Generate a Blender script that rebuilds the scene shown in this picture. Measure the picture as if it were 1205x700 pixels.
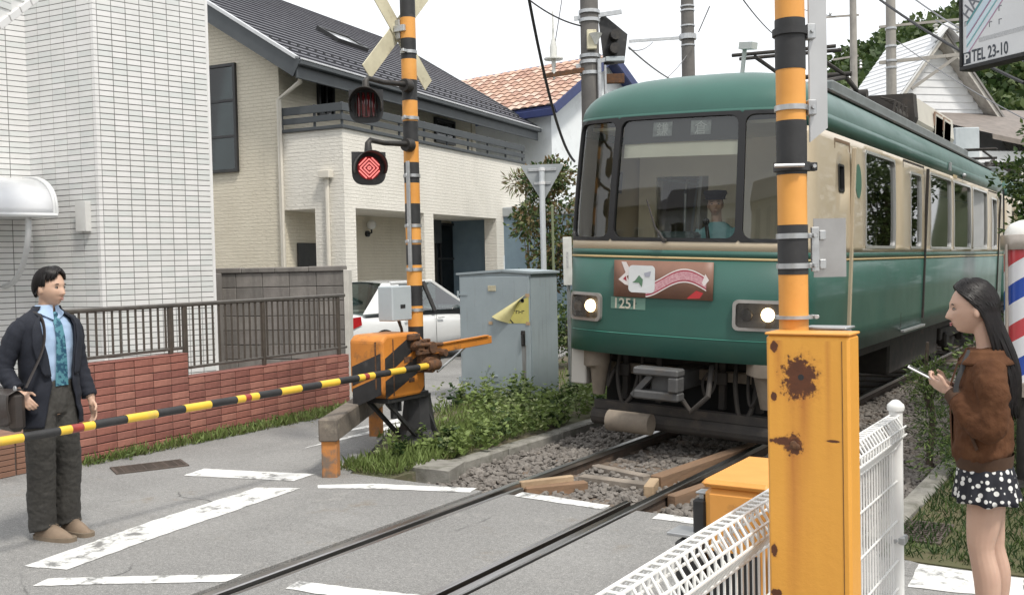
import bpy, bmesh, math, random
import numpy as np
from mathutils import Vector, Matrix
random.seed(7); np.random.seed(7)
SC = bpy.context.scene
for o in list(bpy.data.objects): bpy.data.objects.remove(o)
C = SC.collection
R = math.radians
pi = math.pi

# ------------------------------------------------------------------ camera, sky, sun, exposure
CAMP = (3.73, 0.0, 1.74); YAW = 33.0; PITCH = -1.86; ROLL = -1.3; FPX = 1170.0
cam_d = bpy.data.cameras.new('camera'); cam = bpy.data.objects.new('camera', cam_d); C.objects.link(cam)
cam_d.sensor_width = 36; cam_d.lens = 36 * FPX / 1205.0; cam_d.clip_start = 0.05; cam_d.clip_end = 2000
CAMM = Matrix.Rotation(R(YAW), 3, 'Z') @ Matrix.Rotation(R(90 + PITCH), 3, 'X') @ Matrix.Rotation(R(ROLL), 3, 'Z')
cam.matrix_world = Matrix.Translation(CAMP) @ CAMM.to_4x4()
SC.camera = cam
SUN_EL, SUN_AZ = 58.0, 112.0      # azimuth clockwise from +Y (the track direction)
wd = bpy.data.worlds.new('World'); SC.world = wd; wd.use_nodes = True
nt = wd.node_tree; nt.nodes.clear()
sky = nt.nodes.new('ShaderNodeTexSky'); sky.sky_type = 'NISHITA'; sky.sun_disc = False
sky.sun_elevation = R(SUN_EL); sky.sun_rotation = R(SUN_AZ); sky.dust_density = 3.0; sky.air_density = 1.0
mx = nt.nodes.new('ShaderNodeMixRGB'); mx.inputs[0].default_value = 0.86
mx.inputs[2].default_value = (9.6, 9.75, 9.9, 1)          # bright even cloud cover
bg = nt.nodes.new('ShaderNodeBackground'); bg.inputs[1].default_value = 0.118
wo = nt.nodes.new('ShaderNodeOutputWorld')
nt.links.new(sky.outputs[0], mx.inputs[1]); nt.links.new(mx.outputs[0], bg.inputs[0]); nt.links.new(bg.outputs[0], wo.inputs[0])
sl = bpy.data.lights.new('sun', 'SUN'); sl.energy = 2.5; sl.angle = R(8); sl.color = (1, 0.95, 0.87)
sun = bpy.data.objects.new('sun', sl); C.objects.link(sun)
sd = Vector((math.sin(R(SUN_AZ)) * math.cos(R(SUN_EL)), math.cos(R(SUN_AZ)) * math.cos(R(SUN_EL)), math.sin(R(SUN_EL))))
sun.rotation_euler = sd.to_track_quat('Z', 'Y').to_euler(); sun.location = sd * 60
SC.view_settings.view_transform = 'Standard'; SC.view_settings.look = 'None'; SC.view_settings.gamma = 1
SC.view_settings.exposure = 0.32
SC.render.resolution_x = 1024; SC.render.resolution_y = 594

# ------------------------------------------------------------------ pixel -> place (photo 1205x700)
def ray(u, v): return CAMM @ Vector(((u - 602.5) / FPX, -(v - 350) / FPX, -1.0))
CO = Vector(CAMP)
def at_z(u, v, z=0.0): d = ray(u, v); return CO + d * ((z - CO.z) / d.z)
def at_x(u, v, x): d = ray(u, v); return CO + d * ((x - CO.x) / d.x)
def at_y(u, v, y): d = ray(u, v); return CO + d * ((y - CO.y) / d.y)
def at_d(u, v, dist):
    f = Vector((-math.sin(R(YAW)), math.cos(R(YAW)), 0)); d = ray(u, v); return CO + d * (dist / d.dot(f))
def at_pl(u, v, p, q):      # vertical plane through plan points p, q
    d = ray(u, v); n = Vector((q[1] - p[1], -(q[0] - p[0]), 0)); return CO + d * ((Vector((p[0], p[1], 0)) - CO).dot(n) / d.dot(n))

# ------------------------------------------------------------------ materials
MATS = {}
def mat(name, col, col2=None, scale=6.0, rough=0.6, metal=0.0, bump=0.0, bscale=60.0, spec=0.5, coat=0.0, detail=5.0, mixlo=0.35, mixhi=0.65,
        stain=None, sscale=1.5, slo=0.55, shi=0.75, stretch=(1, 1, 1), alpha=1.0, trans=0.0, emit=None, estr=0.0, coord='Object', rvar=0.0, sstretch=None, sss=0.0):
    if name in MATS: return MATS[name]
    m = bpy.data.materials.new(name); m.use_nodes = True; t = m.node_tree; N = t.nodes; L = t.links
    b = N['Principled BSDF']; b.inputs['Roughness'].default_value = rough; b.inputs['Metallic'].default_value = metal
    b.inputs['Specular IOR Level'].default_value = spec; b.inputs['Coat Weight'].default_value = coat
    b.inputs['Transmission Weight'].default_value = trans
    if sss: b.inputs['Subsurface Weight'].default_value = sss; b.inputs['Subsurface Radius'].default_value = (0.01, 0.004, 0.002)
    c4 = lambda c: (c[0], c[1], c[2], 1)
    b.inputs['Base Color'].default_value = c4(col)
    tc = N.new('ShaderNodeTexCoord'); mp = N.new('ShaderNodeMapping'); mp.inputs['Scale'].default_value = stretch
    L.new(tc.outputs[coord], mp.inputs[0])
    out = None
    if col2 is not None:
        nz = N.new('ShaderNodeTexNoise'); nz.inputs['Scale'].default_value = scale; nz.inputs['Detail'].default_value = detail; nz.inputs['Roughness'].default_value = 0.6
        L.new(mp.outputs[0], nz.inputs['Vector'])
        mr = N.new('ShaderNodeMapRange'); mr.inputs[1].default_value = mixlo; mr.inputs[2].default_value = mixhi
        L.new(nz.outputs['Fac'], mr.inputs[0])
        mi = N.new('ShaderNodeMixRGB'); mi.inputs[1].default_value = c4(col); mi.inputs[2].default_value = c4(col2)
        L.new(mr.outputs[0], mi.inputs[0]); out = mi.outputs[0]
        if rvar:
            r2 = N.new('ShaderNodeMapRange'); r2.inputs[3].default_value = max(0, rough - rvar); r2.inputs[4].default_value = min(1, rough + rvar)
            L.new(nz.outputs['Fac'], r2.inputs[0]); L.new(r2.outputs[0], b.inputs['Roughness'])
    if stain is not None:
        ns = N.new('ShaderNodeTexNoise'); ns.inputs['Scale'].default_value = sscale; ns.inputs['Detail'].default_value = 8; ns.inputs['Roughness'].default_value = 0.7
        mp2 = N.new('ShaderNodeMapping'); mp2.inputs['Scale'].default_value = sstretch or stretch; mp2.inputs['Location'].default_value = (3.1, 7.7, 1.3)
        L.new(tc.outputs[coord], mp2.inputs[0]); L.new(mp2.outputs[0], ns.inputs['Vector'])
        mr = N.new('ShaderNodeMapRange'); mr.inputs[1].default_value = slo; mr.inputs[2].default_value = shi; L.new(ns.outputs['Fac'], mr.inputs[0])
        mi = N.new('ShaderNodeMixRGB'); mi.inputs[2].default_value = c4(stain)
        if out: L.new(out, mi.inputs[1])
        else: mi.inputs[1].default_value = c4(col)
        L.new(mr.outputs[0], mi.inputs[0]); out = mi.outputs[0]
    if out: L.new(out, b.inputs['Base Color'])
    if bump:
        nb = N.new('ShaderNodeTexNoise'); nb.inputs['Scale'].default_value = bscale; nb.inputs['Detail'].default_value = 4
        L.new(mp.outputs[0], nb.inputs['Vector'])
        bp = N.new('ShaderNodeBump'); bp.inputs['Strength'].default_value = bump; bp.inputs['Distance'].default_value = 0.01
        L.new(nb.outputs['Fac'], bp.inputs['Height']); L.new(bp.outputs[0], b.inputs['Normal'])
    if alpha < 1: b.inputs['Alpha'].default_value = alpha
    if emit: b.inputs['Emission Color'].default_value = c4(emit); b.inputs['Emission Strength'].default_value = estr
    MATS[name] = m; return m
def glass(name, tint=(0.75, 0.8, 0.8), rough=0.02, through=0.5):
    # window glass: sees through it, reflects by fresnel
    if name in MATS: return MATS[name]
    m = bpy.data.materials.new(name); m.use_nodes = True; t = m.node_tree; N = t.nodes; L = t.links; N.clear()
    o = N.new('ShaderNodeOutputMaterial'); tr = N.new('ShaderNodeBsdfTransparent'); tr.inputs[0].default_value = (tint[0], tint[1], tint[2], 1)
    gl = N.new('ShaderNodeBsdfGlossy'); gl.inputs['Roughness'].default_value = rough; gl.inputs[0].default_value = (1, 1, 1, 1)
    fr = N.new('ShaderNodeFresnel'); fr.inputs[0].default_value = 1.5
    ma = N.new('ShaderNodeMath'); ma.operation = 'MULTIPLY_ADD'; ma.inputs[1].default_value = 1.0; ma.inputs[2].default_value = through; ma.use_clamp = True
    mi = N.new('ShaderNodeMixShader'); L.new(fr.outputs[0], ma.inputs[0]); L.new(ma.outputs[0], mi.inputs[0]); L.new(tr.outputs[0], mi.inputs[1]); L.new(gl.outputs[0], mi.inputs[2]); L.new(mi.outputs[0], o.inputs[0])
    MATS[name] = m; return m

# ------------------------------------------------------------------ mesh builder
class MB:
    def __init__(s): s.v = []; s.f = []
    def add(s, vs, fs):
        k = len(s.v); s.v += [tuple(p) for p in vs]; s.f += [tuple(i + k for i in f) for f in fs]; return s
    def box(s, lo, hi, ch=0.0):
        x0, y0, z0 = [min(a, b) for a, b in zip(lo, hi)]; x1, y1, z1 = [max(a, b) for a, b in zip(lo, hi)]
        if ch <= 0:
            return s.add([(x0, y0, z0), (x1, y0, z0), (x1, y1, z0), (x0, y1, z0), (x0, y0, z1), (x1, y0, z1), (x1, y1, z1), (x0, y1, z1)],
                         [(0, 3, 2, 1), (4, 5, 6, 7), (0, 1, 5, 4), (1, 2, 6, 5), (2, 3, 7, 6), (3, 0, 4, 7)])
        c = min(ch, (x1 - x0) * .45, (y1 - y0) * .45, (z1 - z0) * .45); vs = []; idx = {}
        for i, X in enumerate((x0, x1)):
            for j, Yy in enumerate((y0, y1)):
                for k, Z in enumerate((z0, z1)):
                    sx = c if i == 0 else -c; sy = c if j == 0 else -c; sz = c if k == 0 else -c
                    idx[i, j, k] = len(vs); vs += [(X, Yy + sy, Z + sz), (X + sx, Yy, Z + sz), (X + sx, Yy + sy, Z)]
        I = lambda i, j, k, a: idx[i, j, k] + a
        fs = [(I(0,0,0,0), I(0,0,1,0), I(0,1,1,0), I(0,1,0,0)), (I(1,0,0,0), I(1,1,0,0), I(1,1,1,0), I(1,0,1,0)),
              (I(0,0,0,1), I(1,0,0,1), I(1,0,1,1), I(0,0,1,1)), (I(0,1,0,1), I(0,1,1,1), I(1,1,1,1), I(1,1,0,1)),
              (I(0,0,0,2), I(0,1,0,2), I(1,1,0,2), I(1,0,0,2)), (I(0,0,1,2), I(1,0,1,2), I(1,1,1,2), I(0,1,1,2))]
        for a in (0, 1):
            for b2 in (0, 1):
                fs += [(I(a,b2,0,0), I(a,b2,0,1), I(a,b2,1,1), I(a,b2,1,0)), (I(a,0,b2,0), I(a,1,b2,0), I(a,1,b2,2), I(a,0,b2,2)), (I(0,a,b2,1), I(1,a,b2,1), I(1,a,b2,2), I(0,a,b2,2))]
                for c2 in (0, 1): fs.append((I(a,b2,c2,0), I(a,b2,c2,1), I(a,b2,c2,2)))
        return s.add(vs, fs)
    def prism(s, poly, z0, z1):
        n = len(poly)
        return s.add([(p[0], p[1], z0) for p in poly] + [(p[0], p[1], z1) for p in poly],
                     [tuple(reversed(range(n))), tuple(range(n, 2 * n))] + [(i, (i + 1) % n, n + (i + 1) % n, n + i) for i in range(n)])
    def xprism(s, poly, p0, ax, ay, ext):       # polygon in plane (ax, ay) at p0, extruded by vector ext
        p0 = Vector(p0); ax = Vector(ax); ay = Vector(ay); ext = Vector(ext); n = len(poly)
        a = [p0 + ax * q[0] + ay * q[1] for q in poly]
        return s.add(a + [p + ext for p in a], [tuple(reversed(range(n))), tuple(range(n, 2 * n))] + [(i, (i + 1) % n, n + (i + 1) % n, n + i) for i in range(n)])
    def tube(s, pts, r, seg=8, cap=True, up=None):
        pts = [Vector(p) for p in pts]; n = len(pts); rs = r if isinstance(r, (list, tuple)) else [r] * n
        rings = []; prev = None
        for i, p in enumerate(pts):
            d = (pts[min(i + 1, n - 1)] - pts[max(i - 1, 0)]).normalized()
            if prev is None:
                a = Vector((0, 0, 1)) if abs(d.z) < .9 else Vector((1, 0, 0)); a = (a - d * a.dot(d)).normalized()
            else:
                a = (prev - d * prev.dot(d)); a = a.normalized() if a.length > 1e-6 else Vector((1, 0, 0))
            prev = a; b = d.cross(a)
            rr = rs[i]; rx, ry = rr if isinstance(rr, (list, tuple)) else (rr, rr)
            rings.append([p + a * (rx * math.cos(2 * pi * k / seg)) + b * (ry * math.sin(2 * pi * k / seg)) for k in range(seg)])
        vs = [q for rg in rings for q in rg]; fs = []
        for i in range(n - 1):
            for k in range(seg):
                fs.append((i * seg + k, i * seg + (k + 1) % seg, (i + 1) * seg + (k + 1) % seg, (i + 1) * seg + k))
        if cap: fs += [tuple(reversed(range(seg))), tuple(range((n - 1) * seg, n * seg))]
        return s.add(vs, fs)
    def cyl(s, a, b, r, seg=12): return s.tube([a, b], r, seg)
    def lathe(s, prof, base=(0, 0, 0), seg=20, axis='Z'):
        vs = []; fs = []; n = len(prof); bx, by, bz = base
        for r, h in prof:
            for k in range(seg):
                c, q = r * math.cos(2 * pi * k / seg), r * math.sin(2 * pi * k / seg)
                vs.append((bx + c, by + q, bz + h) if axis == 'Z' else ((bx + c, by + h, bz + q) if axis == 'Y' else (bx + h, by + c, bz + q)))
        for i in range(n - 1):
            for k in range(seg): fs.append((i * seg + k, i * seg + (k + 1) % seg, (i + 1) * seg + (k + 1) % seg, (i + 1) * seg + k))
        fs += [tuple(reversed(range(seg))), tuple(range((n - 1) * seg, n * seg))]
        return s.add(vs, fs)
    def beam(s, a, b, w, h, up=(0, 0, 1), ch=0.0):      # rectangular bar from a to b, w across, h along up
        a = Vector(a); b = Vector(b); d = (b - a); L = d.length; d.normalize(); u = Vector(up); u = (u - d * u.dot(d)).normalized(); r = d.cross(u)
        t = MB().box((0, -w / 2, -h / 2), (L, w / 2, h / 2), ch)
        return s.add([a + d * p[0] + r * p[1] + u * p[2] for p in t.v], t.f)
    def sphere(s, c, r, seg=14, rings=9):
        rx, ry, rz = r if isinstance(r, (list, tuple)) else (r, r, r); vs = [(c[0], c[1], c[2] - rz)]; fs = []
        for i in range(1, rings):
            a = -pi / 2 + pi * i / rings
            for k in range(seg): vs.append((c[0] + rx * math.cos(a) * math.cos(2 * pi * k / seg), c[1] + ry * math.cos(a) * math.sin(2 * pi * k / seg), c[2] + rz * math.sin(a)))
        vs.append((c[0], c[1], c[2] + rz)); T = len(vs) - 1
        for k in range(seg):
            fs.append((0, 1 + (k + 1) % seg, 1 + k)); fs.append((T, T - seg + k, T - seg + (k + 1) % seg))
            for i in range(rings - 2): fs.append((1 + i * seg + k, 1 + i * seg + (k + 1) % seg, 1 + (i + 1) * seg + (k + 1) % seg, 1 + (i + 1) * seg + k))
        return s.add(vs, fs)
    def grid(s, fn, nu, nv, wrap=False):
        vs = [fn(i / nu, j / nv) for j in range(nv + 1) for i in range(nu if wrap else nu + 1)]; W = nu if wrap else nu + 1
        fs = [(j * W + i, j * W + (i + 1) % W, (j + 1) * W + (i + 1) % W, (j + 1) * W + i) for j in range(nv) for i in range(nu)]
        return s.add(vs, fs)
    def xf(s, M): s.v = [tuple(M @ Vector(p)) for p in s.v]; return s
    def mesh(s, name): me = bpy.data.meshes.new(name); me.from_pydata(s.v, [], s.f); me.validate(); me.update(); return me

def fixn(me):
    bm = bmesh.new(); bm.from_mesh(me); bmesh.ops.recalc_face_normals(bm, faces=bm.faces); bm.to_mesh(me); bm.free()
def obj(name, mb, m, parent=None, smooth=False, world=False, norm=False, angle=40):
    if isinstance(mb, MB):
        if world and parent is not None:
            r_ = parent
            while r_.parent is not None: r_ = r_.parent
            mb.xf(r_.matrix_world.inverted())
        me = mb.mesh(name)
        if norm: fixn(me)
    else: me = mb
    if m is not None and not me.materials: me.materials.append(m)
    if smooth:
        me.polygons.foreach_set('use_smooth', [True] * len(me.polygons))
        if angle < 180:
            try: me.set_sharp_from_angle(angle=R(angle))
            except Exception: pass
    o = bpy.data.objects.new(name, me); C.objects.link(o)
    if parent is not None: o.parent = parent
    return o
def tag(o, label=None, cat=None, group=None, kind=None):
    if label: o['label'] = label
    if cat: o['category'] = cat
    if group: o['group'] = group
    if kind: o['kind'] = kind
    return o
def thing(name, label, cat, loc=(0, 0, 0), rz=0.0, group=None):
    o = bpy.data.objects.new(name, None); C.objects.link(o); o.empty_display_size = 0.1
    o.location = loc; o.rotation_euler = (0, 0, rz); o.matrix_world = Matrix.Translation(Vector(loc)) @ Matrix.Rotation(rz, 4, 'Z')
    return tag(o, label, cat, group)
def struct(name, mb, m, **k): return tag(obj(name, mb, m, **k), kind='structure')
def copy_tree(o, parent=None):
    c = o.copy(); C.objects.link(c)
    if parent is not None: c.parent = parent
    for ch in o.children: copy_tree(ch, c)
    return c
def inst(name, me, loc, parent=None, rot=None, scale=None):
    o = bpy.data.objects.new(name, me); C.objects.link(o); o.location = loc
    if rot is not None: o.rotation_euler = rot
    if scale is not None: o.scale = scale
    if parent is not None: o.parent = parent
    return o
def jit(a): return random.uniform(-a, a)
def lerp(a, b, t): return a + (b - a) * t
def text_mesh(txt, size, depth=0.002, bold=0.0, shear=0.0):
    cu = bpy.data.curves.new('text', 'FONT'); cu.body = txt; cu.size = size; cu.extrude = depth; cu.offset = bold; cu.shear = shear; cu.resolution_u = 3
    t = bpy.data.objects.new('text', cu); C.objects.link(t); dg = bpy.context.evaluated_depsgraph_get(); dg.update()
    me = bpy.data.meshes.new_from_object(t.evaluated_get(dg)); me.materials.clear(); bpy.data.objects.remove(t); bpy.data.curves.remove(cu); return me
def eval_mods(o):
    dg = bpy.context.evaluated_depsgraph_get(); dg.update(); me = bpy.data.meshes.new_from_object(o.evaluated_get(dg)); return me
def cat(pts, n=6):      # Catmull-Rom through tuples (any length)
    P = [np.array(p, float) for p in pts]; P = [2 * P[0] - P[1]] + P + [2 * P[-1] - P[-2]]; out = []
    for i in range(1, len(P) - 2):
        for k in range(n):
            t = k / n; a, b_, c, d = P[i - 1], P[i], P[i + 1], P[i + 2]
            out.append(.5 * (2 * b_ + (c - a) * t + (2 * a - 5 * b_ + 4 * c - d) * t * t + (3 * b_ - a - 3 * c + d) * t ** 3))
    out.append(P[-2]); return [tuple(o) for o in out]
# ------------------------------------------------------------------ ground, road, track bed
def asphalt(name, c0=(0.175, 0.174, 0.171), c1=(0.25, 0.248, 0.242)):
    m = bpy.data.materials.new(name); m.use_nodes = True; t = m.node_tree; N = t.nodes; L = t.links; b = N['Principled BSDF']
    b.inputs['Roughness'].default_value = .88; b.inputs['Specular IOR Level'].default_value = .3
    tc = N.new('ShaderNodeTexCoord'); P = tc.outputs['Object']
    def noise(s, d=6, r=.6, st=None):
        n = N.new('ShaderNodeTexNoise'); n.inputs['Scale'].default_value = s; n.inputs['Detail'].default_value = d; n.inputs['Roughness'].default_value = r
        src = P
        if st: mp = N.new('ShaderNodeMapping'); mp.inputs['Scale'].default_value = st; mp.inputs['Rotation'].default_value = (0, 0, .25); L.new(P, mp.inputs[0]); src = mp.outputs[0]
        L.new(src, n.inputs['Vector']); return n.outputs['Fac']
    def rng(x, a, b2, c=0, d=1):
        m_ = N.new('ShaderNodeMapRange'); m_.inputs[1].default_value = a; m_.inputs[2].default_value = b2; m_.inputs[3].default_value = c; m_.inputs[4].default_value = d; L.new(x, m_.inputs[0]); return m_.outputs[0]
    def mix(f, a, b2, mode='MIX'):
        x = N.new('ShaderNodeMixRGB'); x.blend_type = mode
        for i, q in ((0, f), (1, a), (2, b2)):
            if isinstance(q, (tuple, float, int)): x.inputs[i].default_value = (q[0], q[1], q[2], 1) if isinstance(q, tuple) else q
            else: L.new(q, x.inputs[i])
        return x.outputs[0]
    col = mix(rng(noise(.55, 7), .38, .62), c0, c1)
    col = mix(rng(noise(1.3, 8, .7, (1, .35, 1)), .54, .72), col, (.15, .15, .148))       # worn tyre tracks and old patches
    col = mix(rng(noise(2.4, 8, .75), .58, .72), col, (.33, .32, .30))
    col = mix(rng(noise(.9, 6, .65, (.25, 1.6, 1)), .56, .66, 0, .6), col, (.115, .113, .11))
    col = mix(rng(noise(9, 6, .7), .62, .72, 0, .8), col, (.13, .125, .118))
    col = mix(rng(noise(120, 3, .6), .42, .66, 0, 1), col, mix(.55, col, (.44, .43, .41)))  # aggregate
    col = mix(rng(noise(150, 3, .6), .54, .68, 0, .9), col, (.06, .06, .06))
    col = mix(rng(noise(22, 5, .7), .40, .62, 0, .55), col, mix(.5, col, (.10, .098, .094)))
    col = mix(rng(noise(48, 4, .7), .5, .66, 0, .6), col, mix(.5, col, (.5, .49, .46)))
    col = mix(rng(noise(1.7, 7, .7, (1, 1, 1)), .6, .7, 0, .5), col, (.19, .155, .115))       # rusty dust
    vo = N.new('ShaderNodeTexVoronoi'); vo.feature = 'DISTANCE_TO_EDGE'; vo.inputs['Scale'].default_value = .62
    wp = N.new('ShaderNodeMixRGB'); wp.inputs[0].default_value = .22; L.new(P, wp.inputs[1]); n3 = N.new('ShaderNodeTexNoise'); n3.inputs['Scale'].default_value = 2.6; n3.inputs['Detail'].default_value = 6; L.new(P, n3.inputs['Vector']); L.new(n3.outputs['Color'], wp.inputs[2]); L.new(wp.outputs[0], vo.inputs['Vector'])
    cr = rng(vo.outputs['Distance'], 0.0, .006, 1, 0)
    ms = N.new('ShaderNodeMath'); ms.operation = 'MULTIPLY'; L.new(cr, ms.inputs[0]); L.new(rng(noise(.7, 3), .55, .62), ms.inputs[1])
    col = mix(ms.outputs[0], col, (.05, .05, .05))
    L.new(col, b.inputs['Base Color'])
    bp = N.new('ShaderNodeBump'); bp.inputs['Strength'].default_value = .5; bp.inputs['Distance'].default_value = .006; L.new(noise(150, 3), bp.inputs['Height']); L.new(bp.outputs[0], b.inputs['Normal'])
    return m
M_ASPH = asphalt('asphalt'); M_DECK = asphalt('deck_asphalt', (.165, .164, .161), (.225, .223, .218))
M_EARTH = mat('earth', (.13, .10, .07), (.075, .085, .04), 2.0, .95, bump=.6, bscale=30, stain=(.2, .17, .13), sscale=5)
M_CONC = mat('concrete', (.29, .28, .25), (.2, .19, .17), 7, .9, bump=.5, bscale=80, stain=(.085, .085, .06), sscale=4, slo=.46, shi=.68)
M_STONE = mat('ballast_stone', (.125, .112, .1), (.225, .205, .185), 9, .95, bump=.4, bscale=90, stain=(.10, .075, .055), sscale=2, coord='Object')
def paint():
    m = mat('road_paint', (.74, .74, .72), (.62, .62, .6), 9, .7, bump=.3, bscale=150, stain=(.2, .2, .195), sscale=5.0, slo=.53, shi=.62, coord='Object'); return m
M_PAINT = paint()
struct('ground', MB().add([(-500, -300, -.24), (500, -300, -.24), (500, 700, -.24), (-500, 700, -.24)], [(0, 1, 2, 3)]), M_EARTH)
struct('road', MB().prism([(-60, -15), (-.66, -15), (-.66, 6.27), (-2.05, 6.3), (-3.2, 8.2), (-3.95, 10.6), (-4.6, 13), (-6, 17), (-8.5, 40), (-60, 40)], -.22, 0), M_ASPH)
struct('crossing_deck', MB().box((-.47, -15, -.2), (.47, 6.27, 0)), M_DECK)
struct('pavement', MB().prism([(.66, -15), (60, -15), (60, 6.0), (2.6, 5.92), (2.0, 6.22), (.66, 6.27)], -.22, 0), M_ASPH)
struct('verge', MB().prism([(-2.05, 6.31), (-1.62, 6.31), (-1.62, 40), (-8.4, 40), (-5.95, 17), (-4.56, 13), (-3.91, 10.6), (-3.16, 8.2)], -.22, -.012), M_EARTH)
struct('grass_bank', MB().prism([(2.36, 5.95), (60, 6.01), (60, 60), (2.36, 60)], -.22, .0), mat('lawn_earth', (.07, .085, .03), (.11, .09, .05), 3, .95, bump=.6, bscale=40))
struct('ballast_bed', MB().prism([(-1.66, 6.275), (2.3, 6.275), (2.3, 60), (-1.66, 60)], -.23, -.115), mat('ballast_bed', (.14, .125, .11), (.24, .22, .2), 45, .95, bump=1.0, bscale=35))
# kerbs (concrete lengths)
kl = thing('kerb', 'low concrete kerb between the weeds and the track ballast', 'kerb', (-1.56, 7.0, -.12))
for i in range(9):
    y0 = 6.95 + i * 1.0; x = -1.57 + jit(.012)
    obj('kerb_stone', MB().box((x - .075, y0, -.2), (x + .075, y0 + .985, .0 + jit(.008)), .018), M_CONC, kl, world=True)
kr = thing('kerb', 'concrete kerb between ballast and grass behind the white mesh fence', 'kerb', (2.28, 6.3, -.12))
for i in range(14):
    y0 = 6.3 + i * 1.0; x = 2.275 + jit(.01)
    obj('kerb_stone', MB().box((x - .075, y0, -.2), (x + .075, y0 + .985, .035 + jit(.008)), .018), M_CONC, kr, world=True)
# painted markings, 4 mm above the surface
def marking(px, label=None):
    P = [at_z(u, v, .004) for u, v in px]; P2 = []
    for i in range(len(P)):
        a, b = P[i], P[(i + 1) % len(P)]; n = max(2, int((b - a).length / .05))
        for k in range(n):
            q = a.lerp(b, k / n); P2.append((q.x + jit(.006), q.y + jit(.006), .004))
    o = struct('road_marking', MB().add(P2, [tuple(range(len(P2)))]), M_PAINT, norm=True)
    return o
marking([(28, 665.6), (78, 669.7), (200, 626), (354, 574), (303, 573), (180, 612)])
marking([(38, 689), (57, 680), (170, 677), (286, 675), (266, 684), (150, 686)])
marking([(216, 559), (240, 551), (371, 557.5), (345, 565.5)])
marking([(374, 570.2), (440, 568.7), (561, 573.8), (553, 579), (440, 574.5), (374, 574)])
marking([(603.6, 583), (615, 578.6), (718, 594), (710, 599)])
marking([(766.6, 609.6), (775.7, 603.4), (830, 611), (822, 616.5)])
marking([(336, 692), (352, 683), (425, 692), (520, 702), (500, 712), (400, 702)])
marking([(364, 515), (398, 508), (474, 491), (474, 495.5)])
marking([(354, 528), (378.6, 521), (474, 497), (473, 501.5)])
marking([(1069, 690), (1080, 663), (1151, 673), (1205, 680), (1205, 704), (1130, 697)])
marking([(1040, 725), (1052, 702), (1205, 716), (1205, 745)])
# rails: head, web and foot in one rolled section, plus inner guard rail through the crossing
M_RAILTOP = mat('rail_steel', (.50, .49, .48), (.36, .34, .32), 30, .28, 1.0, stain=(.12, .07, .045), sscale=4, stretch=(1, .05, 1), slo=.6, shi=.8)
M_RAILSIDE = mat('rail_rust', (.11, .075, .055), (.07, .055, .045), 20, .85, .2, bump=.3)
def rail_obj(x, label):
    t = thing('rail', label, 'rail', (x, 6, -.15), 0, 'rails of the railway track')
    obj('rail_head', MB().xprism([(-.0325, -.035), (.0325, -.035), (.0325, -.006), (.026, .001), (-.026, .001), (-.0325, -.006)], (x, -15, .006), (1, 0, 0), (0, 0, 1), (0, 75, 0)), M_RAILTOP, t, world=True)
    obj('rail_web', MB().xprism([(-.06, -.15), (.06, -.15), (.06, -.14), (.01, -.125), (.01, -.0355), (-.01, -.0355), (-.01, -.125), (-.06, -.14)], (x, -15, .006), (1, 0, 0), (0, 0, 1), (0, 75, 0)), M_RAILSIDE, t, world=True)
    s = 1 if x < 0 else -1
    obj('guard_rail', MB().xprism([(-.022, -.12), (.022, -.12), (.022, -.004), (.016, .002), (-.016, .002), (-.022, -.004)], (x + s * .121, -15, .0), (1, 0, 0), (0, 0, 1), (0, 21.5, 0)), M_RAILTOP, t, world=True)
    return t
rail_obj(-.567, 'steel rail on the side of the grey cabinet and weeds'); rail_obj(.6, 'steel rail on the side of the white mesh fence')
# sleepers
M_SLEEP = mat('sleeper_wood', (.17, .125, .09), (.10, .08, .065), 6, .92, bump=.6, bscale=25, stretch=(.15, 1, 1), stain=(.24, .21, .18), sscale=3)
sm = MB().box((-1.05, -.1, -.07), (1.05, .1, .07), .012).mesh('sleeper'); sm.materials.append(M_SLEEP)
for i in range(24):
    o = inst('sleeper', sm, (0.02 + jit(.03), 6.75 + i * .66 + jit(.03), -.168 + jit(.006)), None, (0, 0, jit(.03)))
    tag(o, 'dark weathered timber sleeper lying under the rails', 'sleeper', 'timber sleepers under the rails')
# loose and guard timbers at the end of the crossing
M_W1 = mat('timber_pale', (.42, .31, .2), (.3, .21, .13), 5, .85, bump=.4, bscale=40, stretch=(1, .2, 1))
M_W2 = mat('timber_brown', (.26, .155, .09), (.17, .11, .07), 5, .85, bump=.5, bscale=40, stretch=(1, .12, 1), stain=(.09, .07, .055), sscale=4)
M_W3 = mat('timber_grey', (.28, .24, .2), (.18, .155, .13), 5, .9, bump=.5, bscale=40, stretch=(1, .15, 1))
def timber(p, q, w, h, m, label, z):
    a = at_z(p[0], p[1], z); b = at_z(q[0], q[1], z)
    tag(obj('timber', MB().beam(a, b, w, h, ch=.008), m), label, 'timber')
timber((612, 571), (674, 563.5), .05, .07, M_W1, 'short pale timber end laid beside the inner face of the rail', -.02)
timber((617, 579), (690, 572), .09, .09, M_W2, 'short brown timber block beside the pale timber end', -.075)
timber((772, 568), (905, 522), .11, .12, M_W2, 'long brown timber beam along the rail running under the train', -.055)
timber((763, 579), (770, 569), .08, .1, M_W1, 'small orange-brown wooden wedge at the end of the long beam', -.06)
timber((684, 563), (770, 574), .1, .07, M_W3, 'grey weathered plank lying across the ballast between the rails', -.085)
timber((700, 550), (762, 563), .09, .06, M_W3, 'thinner grey plank lying across the ballast behind the other', -.09)
timber((790, 590), (880, 558), .08, .1, M_W2, 'brown timber beam outside the rail beside the orange gate machine', -.06)
tag(obj('stone_slab', MB().add([], []).prism([tuple(at_z(u, v, 0).xy) for u, v in ((470, 551), (492, 541), (548, 545), (528, 557))], -.16, .02), M_CONC, norm=True), 'flat brown concrete slab in the weeds by the ballast', 'slab')
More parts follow.
